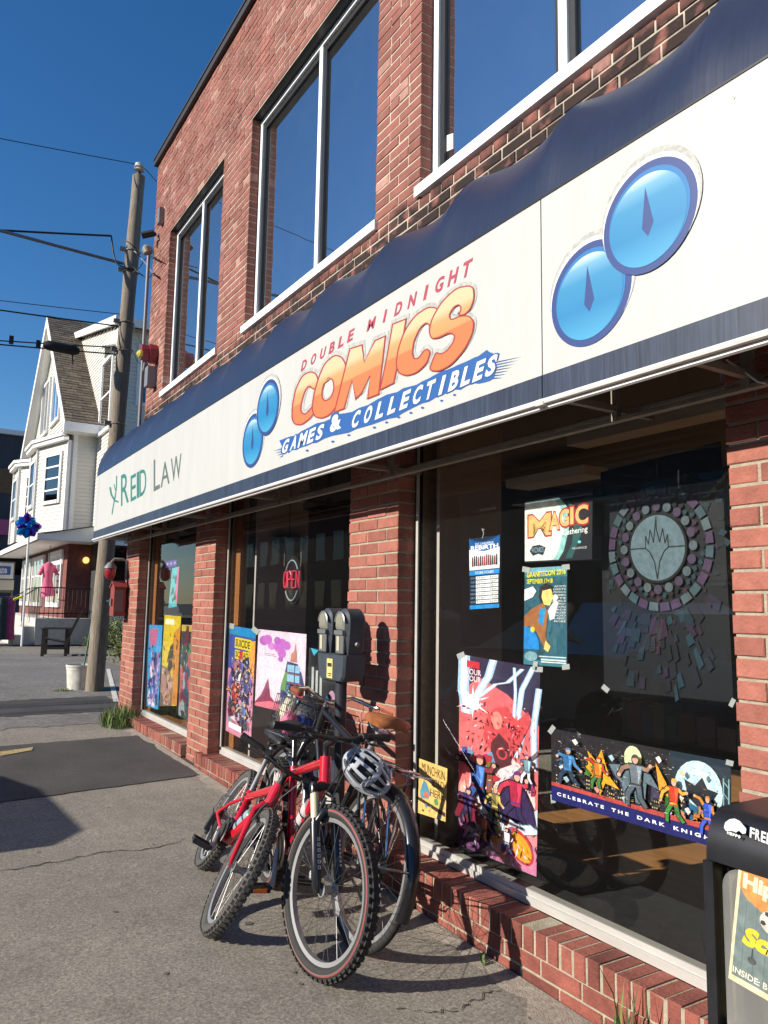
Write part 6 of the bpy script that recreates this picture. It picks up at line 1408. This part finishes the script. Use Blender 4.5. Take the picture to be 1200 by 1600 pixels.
for sg in (-1, 1):
    f = lambda q: RY+sg*q
    m.prism([(xg-.035, f(0), RZ-.02), (xg-.035, f(5.45), EZ-.07), (xg-.035, f(5.35), EZ-.33), (xg-.035, f(0), RZ-.36)], (.04,0,0))
    m.prism([(xg+.006, f(.0), RZ-.37), (xg+.006, f(5.35), EZ-.34), (XFr, f(5.2), EZ-.34), (XFr, f(0), RZ-.37)], (0,0,.02))
obj('rake_board', m, M_trimw, rf)
m = MB(); m.box(xg-.05, Yn-.50, EZ-.34, 3.0, Yn-.36, EZ-.07); m.box(xg-.02, Yn-.36, EZ-.35, 3.0, Yn-.002, EZ-.32); obj('eave_board', m, M_trimw, rf)
# gable window pair
hwin(hs, (XFr-.02, 31.1), (XFr-.02, 29.55), 7.45, 9.3, (-1,0), .11, (), (.5,)); hwin(hs, (XFr-.02, 28.6), (XFr-.02, 27.1), 7.45, 9.3, (-1,0), .11, (), (.5,))
# rear block: shed roof, fascia, windows
m = MB(); m.prism([(2.2, 21.55, 9.12), (2.2, 28.6, 10.72), (2.2, 28.6, 10.86), (2.2, 21.5, 9.28)], (7.2,0,0)); m.box(2.19, 21.48, 9.05, 9.4, 21.56, 9.29); m.prism([(2.19, 21.56, 9.06), (2.19, 28.6, 10.66), (2.19, 28.6, 10.88), (2.19, 21.56, 9.30)], (.05,0,0)); obj('shed_roof', m, M_trimw, hs)
m = MB(); m.box(3.9, 23.5, 9.4, 4.6, 24.2, 10.9); obj('chimney', m, M_hbr, rf)
hwin(hs, (2.38, 23.6), (2.38, 22.35), 6.3, 8.4, (-1,0), .10); 
m = MB(); m.prism([(2.0, 22.2, 8.5), (2.0, 23.75, 8.85), (2.38, 23.75, 9.0), (2.38, 22.2, 8.65)], (0,0,.05)); obj('window_hood', m, M_trimw, hs)
hwin(hs, (3.95, 21.92), (3.05, 21.92), 7.0, 8.6, (0,-1), .10)
hwin(hs, (2.6, 21.92), (2.95, 21.92), 1.5, 2.9, (0,-1), .10, ())
m = MB(); m.box(2.36, 21.90, .2, 2.46, 21.99, 9.1); m.box(XFr-.03, Yn-.03, 3.3, XFr+.09, Yn+.09, EZ-.3); obj('corner_board', m, M_trimw, hs)
# bay windows on the street front
for bi, (pl, z0, z1) in enumerate((([(1.74,23.98),(1.60,24.05),(1.02,26.0),(1.02,27.5),(1.74,28.9)], 3.42, 6.1), ([(1.74,29.2),(1.0,30.4),(1.0,32.0),(1.74,33.2)], 3.42, 6.15))):
    m = MB(); m.prism([(x+.05, y, z0) for x, y in pl], (0,0,z1-z0)); by_ = obj('bay', m, M_room, hs)
    m = MB()
    for (x0, y0), (x1, y1) in zip(pl[:-1], pl[1:]):
        d = Vector((x1-x0, y1-y0)).normalized(); no = (-d.y, d.x); no = no if no[0] < 0 or (no[0] == 0) else (-no[0], -no[1])
        siding(m, (x0+.03, y0), (x1+.03, y1), z0, z1, no)
    tag(obj('siding', m, M_sid, by_), kind='stuff')
    m = MB()
    for x, y in pl[1:-1]: m.box(x-.03, y-.06, z0, x+.06, y+.06, z1)
    m.prism([(x-.16, y-.02, z1) for x, y in pl], (0,0,.12)); m.prism([(x-.22, y-.02, z1+.121) for x, y in pl], (0,0,.10)); obj('cornice', m, M_trimw, by_)
    m = MB(); k = len(pl); top = [(XFr, y*.6+(pl[0][1]+pl[-1][1])*.2, z1+.6) for x, y in pl]; bot = [(x-.23, y-.02, z1+.225) for x, y in pl]
    m.add(bot+top, [(i, i+1, k+i+1, k+i) for i in range(k-1)]); obj('bay_roof', m, M_shing, by_)
    i0 = 1 if bi == 0 else 0
    (x0, y0), (x1, y1) = pl[i0], pl[i0+1]; L2 = lambda t: (x0+.02+(x1-x0)*t, y0+(y1-y0)*t); d = Vector((x1-x0, y1-y0)).normalized()
    hwin(by_, L2(.22), L2(.66), 4.35, 5.72, (-d.y if -d.y < 0 else d.y, d.x if -d.y < 0 else -d.x), .10, (.24,.5,.76)); hwin(by_, (pl[i0+1][0]+.02, pl[i0+1][1]+.3), (pl[i0+1][0]+.02, pl[i0+2][1]-.3), 4.35, 5.72, (-1,0), .10)
# porch roof, brick shop floor, shop windows, lamp
m = MB(); m.prism([(.86, 23.1, 3.02), (.86, 23.1, 3.18), (2.39, 23.1, 3.50), (2.39, 23.1, 3.02)], (0, 11, 0)); pr_ = obj('porch', m, M_trimw, hs)
m = MB(); m.quad((.80, 23.02, 3.19), (2.392, 23.02, 3.525), (2.392, 34.2, 3.525), (.80, 34.2, 3.19)); m.quad((.80, 23.02, 3.05), (.80, 34.2, 3.05), (.80, 34.2, 3.19), (.80, 23.02, 3.19)); obj('porch_roof', m, M_porch, pr_)
m = MB(); m.box(.775, 23.0, 3.03, .798, 34.2, 3.20); m.box(.80, 23.0, 3.03, 2.39, 23.018, 3.20); obj('fascia', m, M_trimw, pr_)
m = MB(); m.box(XFr, 23.95, .9, 2.41, 34, 3.015); m.box(1.75, 23.9, .15, 2.40, 34, .898); obj('shop_wall', m, M_hbr, hs)
for a, b in ((24.7, 26.9), (28.2, 30.6), (31.2, 33.4)): hwin(hs, (XFr-.005, b), (XFr-.005, a), 1.3, 2.75, (-1,0), .14, (.62,), (.33,.66))
m = MB(); m.box(XFr-.04, 24.5, 2.45, XFr-.002, 27.1, 2.72); obj('shop_signboard', m, M_trimw, hs)
q = Vector((2.25, 23.85, 2.55)); m = MB(); m.ball(q, .10, n=10); obj('porch_lamp', m, mat('lamp_glow', (.8,.6,.25), .4, emit=((1,.65,.2), .9)), hs, 60)
# steps, porch floor, railing
m = MB(); m.box(.95, 23.3, .13, 2.38, 34, .86); st_ = obj('porch_floor', m, M_ston, hs)
for k in range(3): m = MB(); m.box(.95-.32*(k+1), 23.6, .12, .95-.32*k-.004, 25.2, .86-.23*(k+1)); obj('step', m, M_ston, st_)
rl_ = thing('iron_railing', (1.0, 23.4, .86), 'black iron railing round the porch and steps of the white house', 'railing')
m = MB()
for z in (1.0, 1.72): m.tube([(1.02, 25.3, z), (1.02, 23.4, z), (2.35, 23.4, z)], .018, 5)
m.tube([(.98, 25.25, 1.72), (.05, 25.25, 1.1), (.05, 25.25, .3)], .018, 5); m.tube([(.98, 23.55, 1.72), (.05, 23.55, 1.1), (.05, 23.55, .3)], .018, 5); obj('rail', m, M_wire, rl_)
m = MB()
for k in range(12): x = 1.02+1.33*k/11; m.tube([(x, 23.4, .87), (x, 23.4, 1.72)], .009, 4)
for k in range(8): y = 23.4+1.9*k/7; m.tube([(1.02, y, .87), (1.02, y, 1.72)], .009, 4)
for k in range(5):
    for y in (23.55, 25.25): x = .98-.93*k/5; m.tube([(x, y, .25+.6*(1-k/5)), (x, y, 1.70-.62*k/5)], .009, 4)
tag(obj('baluster', m, M_wire, rl_), kind='stuff')
# garments, rack, signs, dark building beyond
gp = thing('dress', (1.5, 25.6, 2.0), 'pink dress on a hanger in front of the shop windows of the white house', 'clothing')
c = atY(75, 905, 25.2); m = MB()
m.tube([(c.x, c.y, c.z+.52), (c.x, c.y, c.z+.42), (c.x, c.y, c.z+.2), (c.x, c.y, c.z+.02), (c.x, c.y, c.z-.3), (c.x+.02, c.y, c.z-.52)], [.05,.17,.15,.12,.18,.22], 10); obj('dress_body', m, mat('dress_pink', (.55,.10,.20), .8, var=.2, vscale=6), gp, 60)
m = MB(); m.tube([(c.x-.12, c.y, c.z+.42), (c.x-.25, c.y, c.z+.12)], .06, 8); m.tube([(c.x+.12, c.y, c.z+.42), (c.x+.24, c.y-.03, c.z+.14)], .06, 8); obj('sleeve', m, MATS['dress_pink'], gp, 60)
m = MB(); m.tube([(c.x, c.y, 3.02), (c.x, c.y, c.z+.5)], .01, 4); obj('hanger', m, M_wire, gp)
rk = thing('clothes_rack', (-.2, 22.5, .1), 'clothes rack with dark and magenta garments at the left edge of the sidewalk', 'clothes rack')
m = MB(); p0, p1 = atG(1, 999), atG(18, 999); z = gz(24)
c0 = atY(0, 999, 23.5); c1 = atY(19, 999, 23.5)
m.tube([(c0.x-.6, 23.5, z), (c0.x-.6, 23.5, z+1.35), (c1.x, 23.5, z+1.35), (c1.x, 23.5, z)], .018, 6); obj('rack_frame', m, M_zinc, rk)
for k, (u, cl) in enumerate(((1,(.02,.05,.05)),(5,(.02,.02,.025)),(9,(.03,.03,.035)),(13,(.20,.02,.10)),(16,(.28,.03,.13)))):
    c = atY(u, 960, 23.5); m = MB(); m.tube([(c.x, 23.5, z+1.32), (c.x, 23.5, z+1.2), (c.x, 23.5, z+.7), (c.x+.02, 23.5, z+.18)], [.03,.09,.11,.13], 8); obj('garment', m, mat('garment_%s' % 'abcde'[k], cl, .8, var=.3, vscale=8), rk, 60)
db = thing('building', (-.5, 46, 0), 'dark shaded building with pink band at the left edge beyond the white house', 'building')
a = atY(-60, 1000, 44); b = atY(38, 1000, 44); zt = atY(20, 680, 44).z; zp0, zp1 = atY(10, 836, 44).z, atY(10, 812, 44).z
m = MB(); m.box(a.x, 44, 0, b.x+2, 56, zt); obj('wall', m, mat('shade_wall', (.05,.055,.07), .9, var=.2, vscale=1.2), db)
m = MB(); m.box(a.x-.05, 43.9, zp0, b.x+2, 43.995, zp1); obj('band', m, mat('pink_band', (.45,.09,.20), .7), db)
m = MB(); m.box(a.x-.1, 43.8, zt+.002, b.x+2.1, 56, zt+.25); obj('cornice', m, M_trimw, db)
for k in range(2): z = atY(0, 770, 44).z-k*4.2; m = MB(); m.box(a.x+.6, 43.97, z, b.x+1.2, 43.993, z+1.3); obj('window', m, M_hgl, db)
sb_ = thing('street_sign', (.0, 30, 2), 'blue and white shop sign board lettered ate at the left edge', 'sign')
q0, q1 = atY(-30, 925, 30), atY(24, 878, 30); m = MB(); m.box(q0.x, 30, q0.z, q1.x, 30.12, q1.z); m.box(q1.x-.06, 30.02, .1, q1.x-.0, 30.1, q0.z); obj('board', m, mat('sign_olive', (.12,.11,.08), .7), sb_)
q0, q1 = atY(-28, 903, 30), atY(22, 880, 30); m = MB(); m.box(q0.x, 29.985, q0.z, q1.x, 29.998, q1.z); obj('upper_panel', m, M_wh, sb_)
q0, q1 = atY(-28, 921, 30), atY(22, 907, 30); m = MB(); m.box(q0.x, 29.985, q0.z, q1.x, 29.998, q1.z); obj('lower_panel', m, mat('panel_cream', (.5,.47,.36), .6), sb_)
q0, q1 = atY(-28, 897, 30), atY(17, 885, 30); m = MB(); m.box(q0.x, 29.970, q0.z, q1.x, 29.983, q1.z); obj('blue_panel', m, mat('panel_blue', (.02,.09,.32), .5), sb_)
m = MB(); text_on(m, 'ate', [atY(u, v, 29.965) for u, v in ((-1,886),(11,886),(11,896),(-1,896))], 0, 0, .03); obj('lettering', m, M_wh, sb_)
# foil pinwheel cluster on a white pole
pw0 = atY(36, 978, 23.0); pwt = atY(45, 838, 23.0); fw_ = thing('pinwheel_decoration', (pw0.x, 23, .1), 'blue and purple foil star balloon cluster on a white pole by the porch', 'decoration')
m = MB(); m.tube([(pw0.x, 23, .12), (pwt.x, 23, pwt.z)], .03, 8); obj('pole', m, M_trimw, fw_)
M_f1 = mat('foil_blue', (.01,.20,.55), .18, metal=.75); M_f2 = mat('foil_purple', (.10,.02,.38), .18, metal=.75); c = atY(44, 822, 22.9); rr = random.Random(12)
for k in range(11):
    t = 2*PI*k/11; d = Vector((math.cos(t), rr.uniform(-.35,.1), math.sin(t)*.8)).normalized(); m = MB(); L_ = rr.uniform(.22,.42)
    m.tube([c+d*.04, c+d*L_*.45, c+d*L_*.8, c+d*L_], [.05,.12,.09,.005], 6); obj('foil_point', m, M_f1 if k % 3 else M_f2, fw_, 25)
m = MB(); m.ball(c+Vector((0,-.05,0)), .12, n=10); obj('foil_centre', m, M_f1, fw_, 40)
m = MB(); p = atY(26, 932, 22.9); m.tube([atY(21, 937, 22.9), atY(35, 932, 22.9)], .03, 6); o = obj('pool_noodle', m, mat('tag_yellow', (.75,.70,.02), .6), None); tag(o, 'yellow stick sign end poking out over the porch railing', 'stick')
# wooden garden chair
cp = atG(101, 1024); zc = gz(cp.y); ch = thing('wooden_chair', (cp.x, cp.y, zc), 'dark brown wooden garden chair with sloped back on the sidewalk before the house', 'chair')
M_chw = mat('chair_wood', (.035,.02,.014), .6, var=.3, vscale=8); Mx = Matrix.Translation((cp.x-.16, cp.y, zc)) @ Matrix.Rotation(-.25, 4, 'Z')
def part(name, fn): m = MB(); fn(m); return obj(name, m.xf(Mx), M_chw, ch)
for x, y in ((-.30,-.30),(-.30,.30),(.20,-.30),(.20,.30)): part('leg', lambda m: m.box(x-.035, y-.03, 0, x+.035, y+.03, .62))
for k in range(5): part('slat', lambda m: m.prism([(-.32+.11*k, -.27, .40-.022*k), (-.225+.11*k, -.27, .382-.022*k), (-.225+.11*k, .27, .382-.022*k), (-.32+.11*k, .27, .40-.022*k)], (0,0,.022)))
for k in range(5): y = -.25+.105*k; part('slat', lambda m: m.prism([(.16, y, .32), (.16, y+.09, .32), (.46, y+.09, 1.05), (.46, y, 1.05)], (.03,0,-.012)))
for y in (-.33, .33): part('armrest', lambda m: m.box(-.36, y-.05, .622, .29, y+.05, .645)); part('stretcher', lambda m: m.box(-.27, y-.015, .16, .18, y+.015, .21))
part('stretcher', lambda m: m.box(-.315, -.27, .30, -.285, .27, .36))
# bucket planter with stake
bp = atG(124, 1077); zb = gz(bp.y); bk = thing('bucket', (bp.x, bp.y, zb), 'dirty white plastic bucket with broken rim at the foot of the utility pole', 'bucket')
M_bk = mat('bucket_white', (.52,.50,.44), .6, var=.25, vscale=12); m = MB(); rb_ = .175
m.lathe([(rb_,0),(rb_*1.14,.30),(rb_*1.17,.30),(rb_*1.17,.335),(rb_*1.22,.34),(rb_*1.22,.37),(rb_*1.14,.37),(rb_*1.1,.30)], (bp.x, bp.y, zb), (0,0,1), 20); obj('bucket_body', m, M_bk, bk, 40)
m = MB(); m.lathe([(.0,.29),(rb_*1.1,.29)], (bp.x, bp.y, zb), (0,0,1), 20); obj('soil', m, mat('soil', (.06,.045,.03), 1), bk)
s0 = Vector((bp.x+.03, bp.y, zb+.2)); s1 = atY(157, 898, bp.y+.05); o = MB(); o.tube([s0, s0+(s1-s0)*.5, s1], .013, 6); tag(obj('stake', o, mat('stake_green', (.015,.12,.07), .5)), 'thin green stake standing in the white bucket and leaning on the pole', 'stake')

# ================================================================ WEEDS AND SHRUBS
M_gr = mat('grass_green', (.10,.145,.03), .7, rand=.45); M_gr2 = mat('shrub_leaf', (.12,.14,.03), .65, rand=.5); M_stem = mat('stem_brown', (.08,.06,.03), .9)
def blades(name, label, cat, cx, cy, rx, ry, n, h0, h1, m_, seed, kind=None, lean=.5):
    r_ = random.Random(seed); mb = MB()
    for _ in range(n):
        a = r_.uniform(0, 6.28); d = math.sqrt(r_.random()); x, y = cx+rx*d*math.cos(a), cy+ry*d*math.sin(a); h = r_.uniform(h0, h1)*(1.1-d*.6); b = r_.uniform(0, 6.28); l = r_.uniform(.1, lean)*h; w = r_.uniform(.002,.005)
        z = gz(y); px_, py_ = -math.sin(b)*w, math.cos(b)*w; q = [(x, y, z), (x+l*.35*math.cos(b), y+l*.35*math.sin(b), z+h*.55), (x+l*math.cos(b), y+l*math.sin(b), z+h*r_.uniform(.75,1))]
        mb.add([(q[0][0]-px_, q[0][1]-py_, q[0][2]), (q[0][0]+px_, q[0][1]+py_, q[0][2]), (q[1][0]+px_, q[1][1]+py_, q[1][2]), (q[1][0]-px_, q[1][1]-py_, q[1][2]), q[2]], [(0,1,2,3),(3,2,4)])
    o = obj(name, mb, m_); tag(o, label, cat, None, kind); return o
pq = atG(183, 1136); blades('weed_clump', 'green weed clump growing at the far pier foot', 'weeds', -.11, pq.y+.1, .20, .34, 620, .10, .38, M_gr, 1)
pq = atG(110, 1079); blades('weed_clump', 'low grass tuft at the left foot of the bucket', 'weeds', pq.x-.12, pq.y-.05, .16, .12, 120, .03, .08, M_gr, 2)
blades('weed_clump', 'thin dry weeds growing between sill and newspaper box', 'weeds', -.12, 1.86, .05, .13, 26, .12, .40, M_gr, 3, lean=.3)
blades('weed_clump', 'single small weed at the foot of the near sill', 'weeds', -.10, 2.62, .03, .03, 9, .04, .09, M_gr, 4)
def shrub(label, cx, cy, rx, ry, rz, n, seed):
    r_ = random.Random(seed); z0 = gz(cy); t = thing('shrub', (cx, cy, z0), label, 'shrub'); mb = MB(); sm = MB()
    cl = [(r_.gauss(0,.45), r_.gauss(0,.45), r_.uniform(.25,.95)) for _ in range(26)]
    for c in cl: sm.tube([(cx+c[0]*rx*.2, cy+c[1]*ry*.2, z0), (cx+c[0]*rx*.7, cy+c[1]*ry*.7, z0+c[2]*rz*.7), (cx+c[0]*rx, cy+c[1]*ry, z0+c[2]*rz)], [.012,.008,.003], 4)
    for _ in range(n):
        c = r_.choice(cl); p = Vector((cx+(c[0]+r_.gauss(0,.16))*rx, cy+(c[1]+r_.gauss(0,.16))*ry, z0+max(.02,(c[2]+r_.gauss(0,.10)))*rz)); d = Vector((r_.gauss(0,1), r_.gauss(0,1), r_.gauss(0,.7))).normalized(); e = d.orthogonal().normalized(); s_ = r_.uniform(.018,.04)
        mb.add([p-d*s_, p+e*s_*.4, p+d*s_, p-e*s_*.4], [(0,1,2,3)])
    tag(obj('leaves', mb, M_gr2, t), kind='stuff'); tag(obj('stem', sm, M_stem, t), kind='stuff')
q = atG(178, 1042); shrub('overgrown yellow green shrub behind the utility pole beside the shop', q.x+.35, q.y+.4, .6, 1.0, 1.0, 5200, 3)
q = atG(142, 1020); shrub('low green shrub by the wall behind the wooden chair', q.x+.5, q.y+1.5, .6, .6, .35, 1600, 5)

# ================================================================ ACROSS THE STREET (seen only in the glass and as shadow)
M_opp = mat('opposite_brick', (.13,.06,.045), .9, var=.3, vscale=.8, stretch=(1,.3,6)); M_opp2 = mat('opposite_grey', (.16,.15,.14), .9, var=.2, vscale=.6)
for k, (y0, y1, h, mm, lb) in enumerate(((-22,-4,6.5,M_opp2,'low grey building across the street nearest the camera'),(-3.4,13,7.6,M_opp,'long brown brick building across the street facing the shop'),(14,30,6.8,M_opp2,'grey building across the street facing the white house'),(31,60,8.5,M_opp,'far brown building across the street'))):
    t = thing('building', (-24, (y0+y1)/2, 0), lb, 'building'); m = MB(); m.box(-32, y0, -.2, -20.5, y1, h); obj('wall', m, mm, t)
    m = MB(); m.box(-32.1, y0-.1, h+.002, -20.4, y1+.1, h+.2); obj('cornice', m, M_opp2, t); ws = MB()
    for r_ in range(2):
        y = y0+1.2
        while y < y1-1.5: ws.box(-20.49, y, 1.0+r_*3.2, -20.46, y+1.3, 2.9+r_*3.1); y += 2.4
    tag(obj('window', ws, M_hgl, t), kind='stuff')
m = MB()
for a, b in zip(ys[:-1], ys[1:]): m.add([(-20.4,a,gz(min(a,40))+.0),(-16.5,a,gz(min(a,40))),(-16.5,b,gz(min(b,40))),(-20.4,b,gz(min(b,40)))], [(0,1,2,3)])
tag(obj('far_pavement', m, M_walk), kind='structure')
def car(label, yb, flip, x1, paint, L_=4.5, H=1.50, prof=None, hatch=None):
    """yb: bumper nearest the camera; built of a lofted body, glass house, wheels and lamps"""
    z0 = gz(max(yb, 0))-.13; t = thing('parked_car', (x1-.9, yb+L_/2, z0), label, 'car', None); w = .88; cx = x1-w
    prof = prof or [(0,.35),(.02,.75),(.10,.95),(.9,1.0),(1.25,1.02),(3.35,1.0),(4.3,.86),(4.46,.7),(4.5,.35)]
    top = hatch or [(.42,1.03),(.75,H-.06),(1.3,H),(2.4,H-.02),(2.9,H-.12),(3.5,1.0)]
    fy = lambda y: yb+(L_-y if flip else y)
    m = MB(); n = len(prof)
    for s_, k in ((-1, .94), (-1, 1), (1, 1), (1, .94)):
        for y, z in prof: m.v.append((cx+s_*w*(1 if k == 1 else .97), fy(y), z0+(.2 if z < .4 else z*(k if k < 1 else .985))))
    for r_ in range(3):
        for i in range(n-1): m.f.append((r_*n+i, r_*n+i+1, (r_+1)*n+i+1, (r_+1)*n+i)); m.m.append(0)
    m.f += [tuple(range(n)), tuple(3*n+i for i in range(n))]; m.m += [0,0]; body = obj('body', m, paint, t, 40)
    m = MB(); k = len(top)
    for s_, q in ((-1,1),(1,1)):
        for y, z in top: m.v.append((cx+s_*w*(.95-.22*(z-1.0)/(H-1.0)), fy(y), z0+z))
    m.f = [(i, i+1, k+i+1, k+i) for i in range(k-1)]+[tuple(range(k)), tuple(k+i for i in range(k))]; m.m = [0]*len(m.f); m.m[1] = m.m[2] = m.m[3] = 0; m.m[0] = m.m[4] = m.m[5] = m.m[6] = 1
    obj('cabin', m, [paint, M_hgl], t, 30)
    for y in (.85, L_-.85):
        for s_ in (-1, 1):
            m = MB(); m.lathe([(.20,-.10),(.31,-.10),(.325,-.06),(.325,.06),(.31,.10),(.20,.10)], (cx+s_*(w-.09), fy(y), z0+.325), (1,0,0), 20); ww = obj('wheel', m, M_tyre, t, 40)
            m = MB(); m.lathe([(.05,.0),(.19,.005),(.20,.02)], (cx+s_*(w-.005), fy(y), z0+.325), (-s_,0,0), 16); obj('rim', m, M_alloy, ww, 40)
    for s_ in (-1, 1):
        m = MB(); m.box(cx+s_*(w-.32), fy(-.01), z0+.68, cx+s_*(w-.06), fy(.05), z0+.82); obj('tail_light', m, mat('tail_red', (.3,.01,.01), .3), t); m = MB(); m.box(cx+s_*(w-.34), fy(L_-.06), z0+.62, cx+s_*(w-.06), fy(L_+.01), z0+.76); obj('headlight', m, M_lens, t)
car('silver parked car along the kerb whose shadow falls on the pavement', 5.22, False, -4.05, mat('car_silver', (.42,.43,.44), .3, metal=.5, coat=.5), 4.5, 1.62, None, [(.04,1.03),(.10,1.5),(.35,1.62),(1.45,1.60),(1.95,1.5),(3.0,1.0)])
car('dark parked car along the kerb beside the camera', -.62, False, -4.05, mat('car_dark', (.03,.035,.05), .25, coat=.6), 4.5, 1.46)
